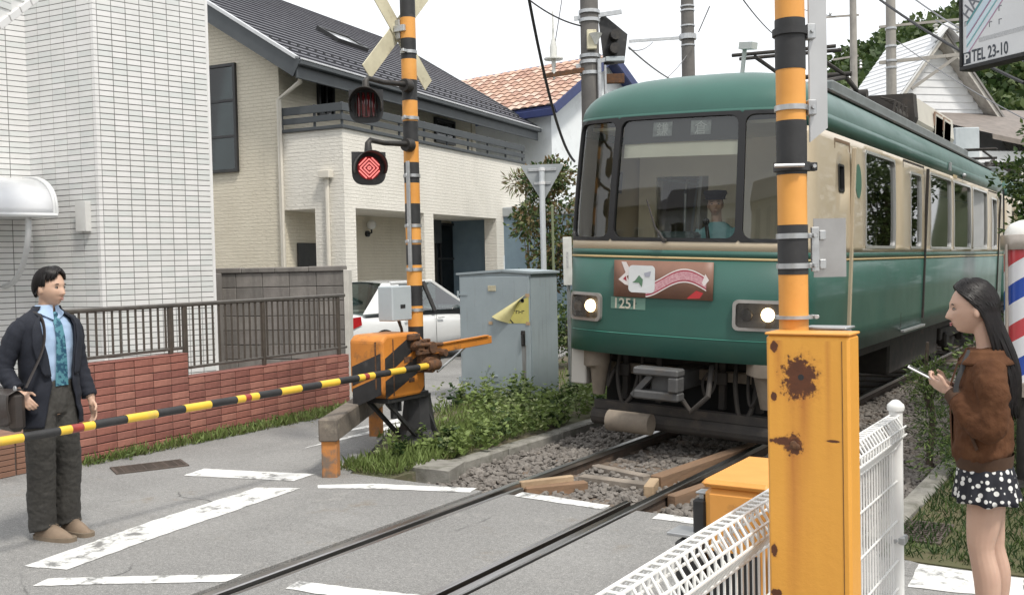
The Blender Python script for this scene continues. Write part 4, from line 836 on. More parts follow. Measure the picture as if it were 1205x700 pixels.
# cabin: pillars and roof as one shell with glazed openings
RY = [(-1.72, .98), (-1.05, 1.47), (.25, 1.5), (1.25, .95)]     # rear glass base, roof rear, roof front, windscreen base
obj('roof', MB().grid(lambda u, v: ((u - .5) * 2 * (.60 - .02 * abs(v - .5)), lerp(-1.08, .3, v), 1.455 + .05 * math.cos((u - .5) * 2.6) * 1.0 + .015 * math.sin(pi * v)), 10, 6), M_CARW, car, smooth=True)
for s in (-1, 1):
    obj('pillar_rear', MB().add([(s * .80, -1.78, .97), (s * .80, -.75, .97), (s * .66, -.62, 1.30), (s * .615, -.70, 1.47), (s * .60, -1.1, 1.48), (s * .68, -1.42, 1.22), (s * .74, -1.78, .97), (s * .56, -1.08, 1.475)], [(0, 1, 2, 3, 4, 5), (0, 5, 4, 7, 6)]), M_CARW, car, smooth=True)
    obj('pillar_front', MB().beam((s * .78, 1.28, .93), (s * .6, .28, 1.48), .07, .05), M_CARW, car); obj('pillar_middle', MB().beam((s * .82, .1, .94), (s * .62, .02, 1.48), .03, .09, up=(0, 1, 0)), M_DARKM, car)
    obj('roof_rail', MB().beam((s * .61, -.9, 1.475), (s * .6, .32, 1.48), .05, .05, ch=.01), M_CARW, car)
    obj('side_window', MB().add([(s * .815, -.75, .97), (s * .815, 1.2, .94), (s * .625, .28, 1.455), (s * .62, -.68, 1.455)], [(0, 1, 2, 3)]), G_CAR, car)
    mi = obj('wing_mirror', MB().sphere((s * .95, .95, 1.02), (.12, .07, .085), 14, 10), M_CARW, car, smooth=True); obj('mirror_stalk', MB().beam((s * .8, .93, .97), (s * .9, .93, 1.0), .04, .03), M_DARKM, mi)
    dr_ = obj('door_seam', MB().tube([(s * .853, .1, .35), (s * .852, .1, .95)], .004, 4).tube([(s * .853, -.85, .45), (s * .852, -.95, .95)], .004, 4).tube([(s * .852, 1.2, .35), (s * .845, 1.22, .9)], .004, 4), M_DARKM, car)
    for yy in (-.7, .25): obj('door_handle', MB().box((s * .845, yy - .1, .8), (s * .875, yy + .08, .835), .008), M_CARW, car)
    obj('tail_light', MB().add([(s * .66, -2.215, .74), (s * .80, -2.1, .74), (s * .825, -1.9, .80), (s * .825, -1.92, .94), (s * .79, -2.1, .93), (s * .62, -2.2, .92)], [(0, 1, 4, 5), (1, 2, 3, 4)]), mat('tail_red', (.45, .02, .025), (.35, .015, .02), 9, .15, coat=.6), car)
    obj('tail_light_clear', MB().add([(s * .66, -2.22, .68), (s * .81, -2.105, .68), (s * .81, -2.105, .735), (s * .66, -2.22, .735)], [(0, 1, 2, 3)]), mat('tail_clear', (.6, .5, .5), rough=.2), car)
    for yy in (-1.35, 1.32):
        wh = obj('wheel', MB().lathe([(.2, -.1), (.29, -.1), (.31, -.06), (.31, .06), (.29, .1), (.2, .1)], (s * .78, yy, .31), 28, 'X'), M_TYRE, car, smooth=True)
        obj('rim', MB().lathe([(.01, -.03), (.1, -.035), (.17, -.02), (.2, .01), (.2, -.01)] if False else [(.05, .06), (.19, .08), (.2, .1), (.2, -.1)], (s * .78, yy, .31), 20, 'X'), M_CHROME, wh, smooth=True)
        obj('wheel_arch', MB().lathe([(.30, -.02), (.36, -.02), (.36, .02), (.30, .02)], (s * .832, yy, .33), 28, 'X'), M_DARKM, car, smooth=True)
obj('rear_window', MB().add([(-.72, -1.76, .985), (.72, -1.76, .985), (.55, -1.1, 1.465), (-.55, -1.1, 1.465)], [(0, 1, 2, 3)]), G_CAR, car)
obj('windscreen', MB().add([(-.74, 1.27, .94), (.74, 1.27, .94), (.56, .3, 1.475), (-.56, .3, 1.475)], [(0, 1, 2, 3)]), G_CAR, car)
obj('cabin_floor', MB().box((-.75, -1.7, .6), (.75, 1.2, .93)), M_CARIN, car)
for s in (-.36, .36):
    obj('seat', MB().box((s - .22, -.15, .9), (s + .22, .05, 1.25), .06).box((s - .11, -.12, 1.25), (s + .11, -.02, 1.38), .03), M_CARIN, car)
obj('steering_wheel', MB().tube([(.36 + .18 * math.cos(a), .55 - .05 * math.sin(a), 1.0 + .16 * math.sin(a)) for a in [2 * pi * i / 16 for i in range(17)]], .015, 6), M_CARIN, car)
obj('bumper', MB().box((-.72, -2.3, .38), (.72, -2.1, .56), .05), M_CARW, car)
obj('number_plate', MB().box((-.17, -2.285, .62), (.17, -2.25, .78), .004), mat('plate_white', (.7, .7, .7), rough=.5), car)

# ------------------------------------------------------------------ utility poles, fittings and wires
M_UP = mat('pole_concrete_dark', (.155, .145, .135), (.11, .105, .1), 3, .9, bump=.25, bscale=30, stain=(.2, .19, .17), sscale=4, sstretch=(6, 6, .3)); M_UPL = mat('pole_concrete', (.33, .31, .28), (.26, .245, .225), 3, .9, stain=(.19, .18, .165), sscale=4, sstretch=(6, 6, .3))
M_WIRE = mat('wire_black', (.03, .03, .032), rough=.6); M_WIREG = mat('wire_grey', (.2, .2, .21), rough=.5, metal=.4); M_PORC = mat('porcelain', (.7, .7, .66), (.6, .6, .56), 8, .25)
def upole(u, d, r, h, m, label, u2=None):
    p = at_d(u, 200, d); t = thing('utility_pole', label, 'utility pole', (p.x, p.y, 0)); obj('shaft', MB().tube([(0, 0, -.1), (0, 0, h)], [r * 1.15, r * .92], 18), m, t, smooth=True); return t, p
pA, ppA = upole(697, 21, .195, 9.5, M_UP, 'thick dark utility pole with black signal backboard beside the train roof')
zz = lambda u, v, d: at_d(u, v, d).z
zA = zz(694, 45, 21)
RCAM = Matrix.Rotation(R(YAW), 4, 'Z')     # local x across the view
def rel(dx, dz, dy=0.0, z0=0.0): v = RCAM @ Vector((dx, dy, 0)); return (v.x, v.y, z0 + dz)
for z_ in (zz(694, 15, 21), zz(694, 25, 21), zz(694, 67, 21), zz(694, 74, 21), zz(694, 87, 21)): obj('pole_band', MB().lathe([(.2, -.035), (.225, -.035), (.225, .035), (.2, .035)], (0, 0, z_), 18), M_GALV, pA, smooth=True)
obj('bracket_arm', MB().beam(rel(-.32, zz(694, 22, 21)), rel(.68, zz(694, 15, 21)), .05, .09), M_GALV, pA); obj('bracket_arm', MB().beam(rel(-.3, zz(694, 78, 21)), rel(.4, zz(694, 70, 21)), .05, .08), M_GALV, pA); obj('bracket_arm', MB().beam(rel(-1.0, zz(694, 90, 21), -.1), rel(.1, zz(694, 82, 21), -.1), .08, .09), M_RUST, pA)
zt = zA
bb = [(.19, zz(0, 18, 21) - zA + .0), (.34, zz(705, 17, 21) - zA), (.82, zz(740, 37, 21) - zA), (.76, zz(735, 72, 21) - zA), (.22, zz(705, 76, 21) - zA)]
sgn = obj('signal_backboard', MB().xprism([(.2, zz(705, 22, 21)), (.32, zz(706, 17, 21)), (.82, zz(738, 38, 21)), (.74, zz(734, 72, 21)), (.3, zz(710, 76, 21))], (0, 0, 0), tuple((RCAM @ Vector((1, .25, 0)))), (0, 0, 1), tuple(RCAM @ Vector((0, .06, 0)))), M_BLACK, pA, norm=True)
for k_, (a_, v_) in enumerate(((.52, 42), (.5, 58))): obj('signal_lamp', MB().tube([Vector(rel(a_, zz(720, v_, 21), .1)), Vector(rel(a_ + .02, zz(720, v_, 21), -.12))], .11, 12), M_DARKM, sgn)
obj('signal_foot', MB().box((-.2, -.02, 0), (.2, .05, .1), .01).xf(Matrix.Translation(rel(.52, zz(720, 73, 21), -.05)) @ RCAM), M_GREYP, sgn)
obj('speaker_horn', MB().lathe([(.03, 0), (.06, .08), (.13, .2), (.14, .22)], rel(.1, zz(707, 56, 21), -.28), 14, 'Z'), M_PORC, pA, smooth=True)
obj('terminal_box', MB().box((-.1, -.05, -.2), (.1, .05, .2), .01).xf(Matrix.Translation(rel(.02, zz(698, 50, 21), -.24)) @ RCAM), M_CREAM, pA)
obj('conduit', MB().cyl(rel(.17, 1.0, -.2), rel(.17, zz(703, 72, 21), -.2), .045, 8).cyl(rel(.3, 2, -.1), rel(.3, zz(710, 78, 21), -.1), .03, 8), M_GALV, pA, smooth=True)
obj('strut_block', MB().box((-.2, -.05, -.1), (.22, .05, .1), .01).xf(Matrix.Translation(rel(.5, zz(718, 92, 21), .1)) @ RCAM), M_RUST, pA)
# insulator standing free on its own guy at left of pole A
pin = at_d(653, 90, 21)
ins = obj('strain_insulator', MB().lathe([(.02, -.5), (.05, -.35), (.03, -.28), (.05, -.2), (.04, -.12), (.2, -.1), (.2, -.07), (.07, -.04), (.08, .15), (.03, .35), (.015, .9)], rel(-.77, zz(653, 66, 21), -.1), 12), M_PORC, pA, smooth=True)
pB, ppB = upole(812, 28, .185, 11, M_UP, 'thick dark utility pole rising behind the train roof')
for v_ in (8, 13, 31, 43, 45, 54): obj('pole_band', MB().lathe([(.18, -.02), (.2, -.02), (.2, .02), (.18, .02)], (0, 0, zz(812, v_, 28)), 16), M_GALV, pB, smooth=True)
obj('bracket_arm', MB().beam(rel(-1.65, zz(740, 49, 28)), rel(.1, zz(810, 44, 28)), .05, .08), M_GALV, pB); obj('arm_collar', MB().lathe([(.2, -.07), (.24, -.07), (.24, .07), (.2, .07)], (0, 0, zz(812, 44, 28)), 16), M_GALV, pB)
pC, ppC = upole(1050, 30, .15, 10.5, M_UPL, 'weathered grey utility pole in front of the white clapboard house')
obj('cross_arm', MB().beam(rel(-.35, zz(1040, 32, 30)), rel(2.4, zz(1135, 22, 30)), .06, .07), M_UPL, pC); obj('cross_arm', MB().beam(rel(-.35, zz(1040, 74, 30)), rel(2.5, zz(1135, 63, 30)), .07, .1), M_UPL, pC); obj('brace', MB().beam(rel(.6, zz(1072, 105, 30)), rel(2.0, zz(1125, 66, 30)), .06, .09), M_UPL, pC)
for dx in (1.35, 2.0):
    w = obj('insulator', MB().lathe([(.02, -.25), (.06, -.22), (.03, -.16), (.07, -.12), (.03, -.06), (.09, -.02), (.1, .0), (.02, .04)], rel(dx, zz(1101, 30, 30)), 10), M_PORC, pC, smooth=True)
for v_ in (34, 55, 72, 80): obj('pole_band', MB().lathe([(.145, -.03), (.17, -.03), (.17, .03), (.145, .03)], (0, 0, zz(1050, v_, 30)), 14), M_GALV, pC, smooth=True)
pD, ppD = upole(1006, 44, .16, 13.2, M_UPL, 'slim distant utility pole behind the train pantograph')
obj('cross_arm', MB().beam(rel(-1.2, zz(1006, 20, 44)), rel(.25, zz(1006, 18, 44)), .06, .08), M_UPL, pD); obj('cross_arm', MB().beam(rel(-.9, zz(1006, 70, 44)), rel(.2, zz(1006, 66, 44)), .06, .08), M_UPL, pD)
for k_ in range(3): obj('insulator', MB().lathe([(.02, -.35), (.09, -.3), (.04, -.2), (.09, -.15), (.04, -.05), (.09, 0), (.02, .05)], rel(.3 - .25 * k_, zz(1006, 72 + 8 * k_, 44)), 8), M_GALV, pD)
obj('insulator', MB().lathe([(.03, 0), (.07, .05), (.02, .2)], rel(-1.0, zz(983, 18, 44)), 8), M_GALV, pD)
def wire(a, b, da, db, r, label, sag=.25, m=None):
    p = at_d(a[0], a[1], da); q = at_d(b[0], b[1], db); n = 14
    pts = [p.lerp(q, i / n) - Vector((0, 0, sag * 4 * (i / n) * (1 - i / n))) for i in range(n + 1)]
    return tag(obj('overhead_wire', MB().tube(pts, r, 6), m or M_WIRE, smooth=True), label, 'wire', 'overhead wires')
wire((620, -2), (690, 32), 20.5, 21, .018, 'black wire running from above to the thick pole by the white house', .1)
wire((622, -3), (676, 190), 18, 24, .03, 'thick black cable hanging down in front of the pink tiled roof', .55)
wire((662, -5), (653, 52), 21, 20.9, .012, 'thin grey guy wire above the porcelain insulator', 0, M_WIREG)
wire((653, 82), (653, 92), 20.9, 20.9, .012, 'short thin wire below the porcelain insulator', 0, M_WIREG)
wire((740, 56), (790, 94), 21, 27, .02, 'wire from the signal backboard down behind the train roof', .05, M_WIREG)
wire((740, 58), (768, 50), 21, 26, .012, 'thin wire between the backboard and the second thick pole', .1, M_WIREG)
wire((835, 8), (822, 38), 24, 28, .015, 'thin wire leading down to the collar of the second thick pole', 0, M_WIREG)
wire((812, 60), (785, 92), 28, 27, .012, 'thin wire leaving the second thick pole down to the roof', .05, M_WIREG)
wire((873, -2), (912, 42), 18, 24, .012, 'thin wire passing behind the near orange pole', .05)
wire((1030, -4), (1205, 98), 22, 17, .03, 'thick twisted cable crossing above the white clapboard house', .1)
wire((1072, -4), (1205, 72), 26, 20, .022, 'grey cable below the wooded hill crossing above the gable', .1, M_WIREG)
wire((1055, 48), (1205, 140), 30, 24, .015, 'thin wire from the grey pole across the clapboard gable', .1, M_WIREG)
wire((1101, 24), (1135, 40), 29, 27, .02, 'short wire at the insulators of the grey pole', .02, M_WIREG)
wire((983, 20), (900, -5), 43, 40, .018, 'thin wire from the distant slim pole to the upper left', .1)

# ------------------------------------------------------------------ white clapboard house behind the train
dW_ = 33.0; apex = at_d(1100, 47, dW_); rgt = at_d(1196, 188, dW_ + .8)
ch = thing('clapboard_house', 'white clapboard gable house behind the train with grey roof edges', 'house', (apex.x, apex.y, 0), R(YAW + 14))
cm = ch.matrix_world.inverted(); az = apex.z; rr = cm @ at_pl(1196, 188, apex.xy, (apex + ch.matrix_world.to_3x3() @ Vector((1, 0, 0))).xy)
hw = rr.x; hz = rr.z; sl2 = (az - hz) / hw; M_CLAP = mat('clapboard_white', (.70, .71, .72), (.64, .65, .66), 3, .6, stain=(.5, .5, .5), sscale=1.5, slo=.6, shi=.85)
M_ROOFG = mat('roof_grey_sheet', (.24, .23, .22), (.19, .18, .175), 3, .7, stretch=(1, 1, 1)); M_ROOFBR = mat('roof_brownish', (.22, .19, .17), (.16, .14, .125), 4, .8)
obj('wall', MB().xprism([(-hw, -.05), (hw, -.05), (hw, hz), (0, az), (-hw, hz)], (0, .03, 0), (1, 0, 0), (0, 0, 1), (0, 2.6, 0)), M_CLAP, ch, norm=True)
zb = 2.0; kk = 0
while zb < az - .15:
    w = hw if zb + .2 < hz else max(.1, (az - zb - .24) / sl2)
    obj('plank', MB().add([(-w, 0.0, zb), (w, 0.0, zb), (w, -.028, zb), (-w, -.028, zb), (-w, .0, zb + .25), (w, .0, zb + .25), (w, -.004, zb + .25), (-w, -.004, zb + .25)], [(0, 1, 2, 3), (3, 2, 6, 7), (7, 6, 5, 4), (0, 3, 7, 4), (1, 5, 6, 2)]), M_CLAP, ch); zb += .24
for s in (-1, 1):
    obj('rake_board', MB().beam((s * (hw + .35), -.25, hz - .35 * sl2 + .05), (0, -.25, az + .05), .5, .16, up=(0, 0, 1)), mat('rake_paint', (.5, .48, .44), (.36, .34, .31), 5, .7, stain=(.25, .23, .2), sscale=6), ch)
    obj('roof', MB().xprism([(s * (hw + .4), hz - .4 * sl2 + .12), (0, az + .12), (0, az + .22), (s * (hw + .4), hz - .4 * sl2 + .22)], (0, -.55, 0), (1, 0, 0), (0, 0, 1), (0, 3.2, 0)), M_CLAP if s < 0 else M_ROOFG, ch, norm=True)
for j in range(26):
    t0 = j / 26; x0 = -(hw + .4) * (1 - t0); z0 = hz - .4 * sl2 + .22 + (az - hz + .4 * sl2) * t0; t1 = (j + 1) / 26 + .004; x1 = -(hw + .4) * (1 - t1); z1 = hz - .4 * sl2 + .22 + (az - hz + .4 * sl2) * t1
    obj('lap_board', MB().add([(x0, -.56, z0 + .05), (x0, 2.66, z0 + .05), (x1, 2.66, z1 + .01), (x1, -.56, z1 + .01), (x0, -.56, z0 + .0), (x0, 2.66, z0 + .0)], [(0, 1, 2, 3), (0, 4, 5, 1)]), M_CLAP, ch)
obj('ridge_cap', MB().xprism([(-.45, -.28), (0, .16), (.45, -.28), (.45, -.1), (0, .32), (-.45, -.1)], (0, -.75, az + .1), (1, 0, 0), (0, 0, 1), (0, .35, 0)), M_CLAP, ch, norm=True)
# lower annex with brown roof at right
an = thing('annex_building', 'low building with brownish roof and grey shutter beside the clapboard house', 'building', tuple(at_d(1190, 200, 30).xy) + (0,), R(YAW + 14)); am = an.matrix_world.inverted()
zr = zz(1190, 148, 30)
obj('wall', MB().box((-1.3, 0, -.05), (6, 5, zz(1190, 178, 30))), M_CLAP, an); obj('roof', MB().xprism([(-1.1, zz(1200, 180, 30)), (5.9, zz(1200, 190, 30)), (5.9, zz(1130, 95, 30)), (-1.6, zz(1130, 95, 30) + .15)], (0, -.3, 0), (1, 0, 0), (0, 0, 1), (0, .2, 0)) if False else MB().add([(-.9, -.3, zz(1160, 160, 30)), (6, -.3, zz(1205, 205, 30)), (6, 4, zz(1160, 105, 30)), (-1.9, 4, zz(1160, 102, 30)), (-.9, -.3, zz(1160, 160, 30) - .15), (6, -.3, zz(1205, 205, 30) - .15)], [(0, 1, 2, 3), (0, 4, 5, 1)]), M_ROOFBR, an)
bxp = at_d(1140, 158, 27.5); ac = thing('roof_unit', 'grey louvred box standing above the train roofline before the clapboard wall', 'equipment box', (bxp.x, bxp.y, 0), R(YAW)); obj('casing', MB().box((-.38, 0, zz(1140, 172, 27.5) - .4), (.3, .5, zz(1140, 150, 27.5)), .02), M_GREYP, ac); obj('stand', MB().box((-.3, .1, -.1), (-.2, .2, zz(1140, 172, 27.5) - .39)).box((.2, .1, -.1), (.28, .2, zz(1140, 172, 27.5) - .39)), M_DARKM, ac)

# ------------------------------------------------------------------ wooded hill
def hillz(a, b): return 0
HC = at_d(1130, 200, 125)
hill_prof = [(860, 305), (900, 200), (935, 140), (960, 100), (985, 74), (1010, 58), (1040, 42), (1060, 33), (1100, 22), (1140, 8), (1200, -8), (1300, -10), (1450, 30), (1600, 90)]
def ridge(u):
    for (a, b), (c, d) in zip(hill_prof, hill_prof[1:]):
        if a <= u <= c: t = (u - a) / (c - a); return lerp(b, d, t * t * (3 - 2 * t))
    return 200
NU, NV = 60, 14; hv = []
def hill_pt(i, j):
    u = 860 + (1600 - 860) * i / NU; t = j / NV; d = lerp(75, 150, t); top = at_d(u, ridge(u), 150).z
    p = at_d(u, 300, d); z = -1 + (top - 2.0) * (t ** .75); return Vector((p.x, p.y, max(z, -.2) + math.sin(i * 1.7 + j) * .4))
M_HILL = mat('hill_soil', (.05, .06, .03), (.035, .05, .02), .3, .95)
hb_ = MB().grid(lambda a, b: hill_pt(round(a * NU), round(b * NV)), NU, NV)
struct('hill', hb_, M_HILL, smooth=True)
# ------------------------------------------------------------------ near fence: white welded mesh with rolled triangular top
M_WM = mat('fence_white', (.78, .78, .76), (.73, .73, .71), 5, .35, stain=(.62, .6, .56), sscale=6, slo=.62, shi=.8)
FX = 2.63; FY0, FY1 = 1.55, 5.2
fn = thing('mesh_fence', 'white wire mesh fence with rolled top beside the orange column', 'fence', (FX, 3.4, 0))
zt, zn = .945, .785; hwid = .056
vw = MB().cyl((0, 0, .06), (0, 0, zn), .0045, 6).mesh('vertical_wire'); vw.materials.append(M_WM)
def tri_pts():   # closed rounded-triangle loop in x-z, apex up
    base = [(0, zn), (hwid, zn + .075), (hwid * .95, zt - .045), (hwid * .45, zt), (-hwid * .45, zt), (-hwid * .95, zt - .045), (-hwid, zn + .075), (0, zn)]
    return base
tp_ = tri_pts(); loop = []
for i in range(len(tp_) - 1):
    for k in range(3): t = k / 3; loop.append(Vector((lerp(tp_[i][0], tp_[i + 1][0], t), 0, lerp(tp_[i][1], tp_[i + 1][1], t))))
loop.append(loop[0].copy())
tl = MB().tube(loop, .0052, 6, cap=False).mesh('top_loop'); tl.materials.append(M_WM); tl.polygons.foreach_set('use_smooth', [True] * len(tl.polygons))
y = FY0; k = 0
while y < FY1 - .06:
    inst('vertical_wire', vw, (0, y - 3.4, 0), fn); inst('top_loop', tl, (0, y - 3.4, 0), fn); y += .0515; k += 1
for (xx, z_) in ((0.006, zn), (hwid, zn + .075), (-hwid, zn + .075), (hwid * .95, zt - .045), (-hwid * .95, zt - .045), (hwid * .4, zt + .003), (-hwid * .4, zt + .003), (.008, .62), (.008, .42), (.008, .22), (.008, .08)):
    obj('long_wire', MB().cyl((xx, FY0 - 3.4, z_), (xx, FY1 - 3.4 - .03, z_), .0052, 6), M_WM, fn)
for yy in (FY1, 3.77, 1.6):
    po = obj('post', MB().lathe([(.033, -.05), (.033, .98)], (0.0 if yy == FY1 else -.055, yy - 3.4, 0), 18), M_WM, fn, smooth=True)
    obj('post_cap', MB().lathe([(.04, .97), (.043, .985), (.04, 1.0), (.018, 1.02), (.006, 1.024)], (0.0 if yy == FY1 else -.055, yy - 3.4, 0), 18), M_WM, po, smooth=True)
    obj('clip', MB().box((-.045, yy - 3.4 - .03, .30), (.045, yy - 3.4 + .045, .34), .006).cyl((.0, yy - 3.4 - .05, .32), (.0, yy - 3.4 + .06, .32), .01, 8), M_GALV if yy == FY1 else M_WM, po)

# ------------------------------------------------------------------ near orange column with rust and the pole behind it
cn = thing('orange_column', 'rust-spotted orange steel column in front of the white mesh fence', 'column', (2.87, 2.95, 0))
def col_mat():
    m = bpy.data.materials.new('column_orange'); m.use_nodes = True; t = m.node_tree; N = t.nodes; L = t.links; b = N['Principled BSDF']; b.inputs['Roughness'].default_value = .42
    tc = N.new('ShaderNodeTexCoord'); sp_ = N.new('ShaderNodeSeparateXYZ'); L.new(tc.outputs['Object'], sp_.inputs[0])
    def mth(op, a, c=None, cl=False):
        n = N.new('ShaderNodeMath'); n.operation = op; n.use_clamp = cl
        for i, q in enumerate((a, c)):
            if q is None: continue
            if isinstance(q, (int, float)): n.inputs[i].default_value = q
            else: L.new(q, n.inputs[i])
        return n.outputs[0]
    nz = N.new('ShaderNodeTexNoise'); nz.inputs['Scale'].default_value = 52; nz.inputs['Detail'].default_value = 8; nz.inputs['Roughness'].default_value = .7; L.new(tc.outputs['Object'], nz.inputs['Vector'])
    n2 = N.new('ShaderNodeTexNoise'); n2.inputs['Scale'].default_value = 5; n2.inputs['Detail'].default_value = 6; mp = N.new('ShaderNodeMapping'); mp.inputs['Scale'].default_value = (6, 6, .5); L.new(tc.outputs['Object'], mp.inputs[0]); L.new(mp.outputs[0], n2.inputs['Vector'])
    X, Z = sp_.outputs[0], sp_.outputs[2]; halo = []
    def blob(cx, cz, rx, rz, wob=.9):    # irregular rust spot: 1 inside, 0 outside
        dx = mth('DIVIDE', mth('SUBTRACT', X, cx), rx); dz = mth('DIVIDE', mth('SUBTRACT', Z, cz), rz)
        d = mth('SQRT', mth('ADD', mth('MULTIPLY', dx, dx), mth('MULTIPLY', dz, dz)))
        d = mth('ADD', d, mth('MULTIPLY', mth('SUBTRACT', nz.outputs['Fac'], .5), wob * 2.6))
        halo.append(mth('MULTIPLY', mth('SUBTRACT', 1.45, d), .55, True))
        return mth('MULTIPLY', mth('SUBTRACT', 1.05, d, ), 5.0, True)
    def streak(cx, z1, z0, w):
        dx = mth('DIVIDE', mth('ABSOLUTE', mth('SUBTRACT', X, cx)), w); a = mth('SUBTRACT', 1.0, dx, True); v = mth('MULTIPLY', mth('DIVIDE', mth('SUBTRACT', Z, z0), z1 - z0), 1.0, True)
        lim = mth('LESS_THAN', Z, z1); return mth('MULTIPLY', mth('MULTIPLY', mth('MULTIPLY', a, v), lim), mth('MULTIPLY', n2.outputs['Fac'], 1.1), True)
    def mix(f, a, c):
        x = N.new('ShaderNodeMixRGB')
        for i, q in ((0, f), (1, a), (2, c)):
            if isinstance(q, tuple): x.inputs[i].default_value = (*q, 1)
            else: L.new(q, x.inputs[i])
        return x.outputs[0]
    col = mix(n2.outputs['Fac'], (.76, .37, .06), (.68, .31, .048))
    # offsets measured on the column face (x from centre, z above ground)
    for s_ in (streak(-.025, 1.36, .75, .05), streak(-.045, 1.18, .55, .03), streak(-.085, 1.5, 1.28, .018), streak(-.01, 1.36, 1.05, .02), streak(.06, 1.5, 1.1, .012)): col = mix(s_, col, (.42, .14, .03))
    for bl_ in (blob(-.022, 1.387, .052, .062), blob(-.042, 1.19, .028, .03, 1.0), blob(-.07, 1.20, .045, .012, .7), blob(-.098, 1.48, .011, .018, .6), blob(-.1, 1.33, .009, .014, .6), blob(.075, 1.21, .02, .004, .5), blob(-.105, .87, .01, .02, .6), blob(-.1, .74, .018, .012, .8), blob(-.09, .62, .02, .02, .9)):
        col = mix(halo.pop(0), col, (.42, .15, .03)); col = mix(bl_, col, mix(nz.outputs['Fac'], (.045, .018, .01), (.16, .05, .018)))
    L.new(col, b.inputs['Base Color'])
    bp = N.new('ShaderNodeBump'); bp.inputs['Strength'].default_value = .15; bp.inputs['Distance'].default_value = .01; L.new(nz.outputs['Fac'], bp.inputs['Height']); L.new(bp.outputs[0], b.inputs['Normal'])
    return m
M_COL = col_mat()
cshape = [(-.118, -.05), (.112, -.05), (.118, -.044), (.118, .05), (-.118, .05)]
obj('column_body', MB().box((-.122, -.05, -.05), (.122, .06, 1.515), .008), M_COL, cn)
obj('seam', MB().box((.1, -.0515, 0), (.1015, -.0502, 1.5)), M_RUST, cn)
obj('cap_plate', MB().box((-.125, -.053, 1.515), (.125, .063, 1.523), .003), M_ORANGE, cn)
obj('bolt_hole', MB().cyl((-.018, -.0505, 1.392), (-.018, -.049, 1.392), .009, 12), M_BLACK, cn)
obj('rust_flake', MB().sphere((-.042, -.051, 1.19), (.012, .006, .014), 8, 6).sphere((-.03, -.051, 1.186), (.007, .005, .01), 8, 6), M_RUST, cn)
jb2 = thing('junction_box', 'pale grey metal junction box fixed behind the orange column', 'box', (2.90, 3.12, 1.25)); obj('casing', MB().box((-.09, -.03, .01), (.03, .06, .27), .006), M_GREYP, jb2); obj('lid', MB().box((-.1, -.04, .27), (.037, .07, .277), .002), M_GALV, jb2); obj('conduit', MB().cyl((-.06, .02, .02), (-.06, .02, -1.3), .012, 8), M_GREYP, jb2)

np_ = thing('banded_pole', 'near orange and black banded pole with steel clamps standing behind the orange column', 'pole', (2.785, 3.055, 0))
NPX, NPY = 2.785, 3.055; rP = .0445
zy = lambda v: at_pl(930, v, (NPX, NPY), (NPX + math.cos(R(YAW)), NPY + math.sin(R(YAW)))).z
zed = [(380, 'o'), (323, 'k'), (265, 'o'), (206, 'k'), (143, 'o'), (83, 'k'), (24, 'o'), (-32, 'k'), (-90, 'o'), (-150, 'k'), (-210, None)]
obj('lower_shaft', MB().lathe([(rP, -.05), (rP, zy(380))], (0, 0, 0), 28), M_ORANGE, np_, smooth=True)
for (a, c_), (b_, _) in zip(zed, zed[1:]):
    obj('band', MB().lathe([(rP + (.0015 if c_ == 'k' else 0), zy(a)), (rP + (.0015 if c_ == 'k' else 0), zy(b_))], (0, 0, 0), 28), M_ORANGE if c_ == 'o' else M_BLACK, np_, smooth=True)
def nclamp(v, m, h=.016, thick=.006, bolt=True):
    z = zy(v); c = obj('clamp_band', MB().lathe([(rP, -h / 2), (rP + thick, -h / 2), (rP + thick, h / 2), (rP, h / 2)], (0, 0, z), 28), m, np_, smooth=True)
    b = MB().box((.0, -.012, -h / 2), (.03, .012, h / 2), .002).xf(Matrix.Translation((0, 0, z)) @ RCAM @ Matrix.Translation((rP + .002, 0, 0)))
    obj('clamp_lug', b, m, c)
    if bolt: obj('bolt', MB().cyl((0, -.03, 0), (0, .02, 0), .006, 8).xf(Matrix.Translation((0, 0, z)) @ RCAM @ Matrix.Translation((rP + .018, 0, 0))), M_GALV, c)
nclamp(278, M_GALV); nclamp(313, M_GALV); nclamp(128, M_GALV); nclamp(39, M_BLACK, .02, .009); nclamp(197, M_BLACK, .026, .011); nclamp(373, M_GALV, .01, .014)
obj('clamp_bolt', MB().cyl((-.07, -.062, 0), (.02, -.062, 0), .006, 8).xf(Matrix.Translation((0, 0, zy(197))) @ RCAM), M_GALV, np_)
obj('sign_plate', MB().box((rP + .02, .0, zy(327)), (.165, .003, zy(258)), .0).xf(RCAM), mat('plate_back', (.42, .41, .40), (.36, .35, .34), 9, .35, .8), np_)
obj('plate_bracket', MB().box((rP + .01, -.012, zy(320)), (rP + .035, 0.0, zy(268)), .002).box((rP + .035, -.014, zy(317)), (rP + .055, -.0, zy(306)), .002).box((rP + .035, -.014, zy(283)), (rP + .055, -.0, zy(272)), .002).xf(RCAM), M_GALV, np_)
obj('tall_plate', MB().add([Vector(p) for p in ((rP + .01, .0, zy(168)), (.122, .035, zy(150)), (.122, .035, zy(-20)), (rP + .01, .0, zy(-20)), (rP + .014, -.002, zy(168)), (.123, .032, zy(150)), (.123, .032, zy(-20)), (rP + .014, -.002, zy(-20)))], [(0, 1, 2, 3), (7, 6, 5, 4), (0, 4, 5, 1), (1, 5, 6, 2), (2, 6, 7, 3), (3, 7, 4, 0)]).xf(RCAM), mat('plate_back2', (.5, .5, .5), (.44, .44, .44), 4, .45, .5), np_)
for v in (39, 128): obj('plate_bracket', MB().box((rP + .002, -.02, zy(v + 9)), (rP + .03, .012, zy(v - 9)), .003).xf(RCAM), M_GALV, np_)

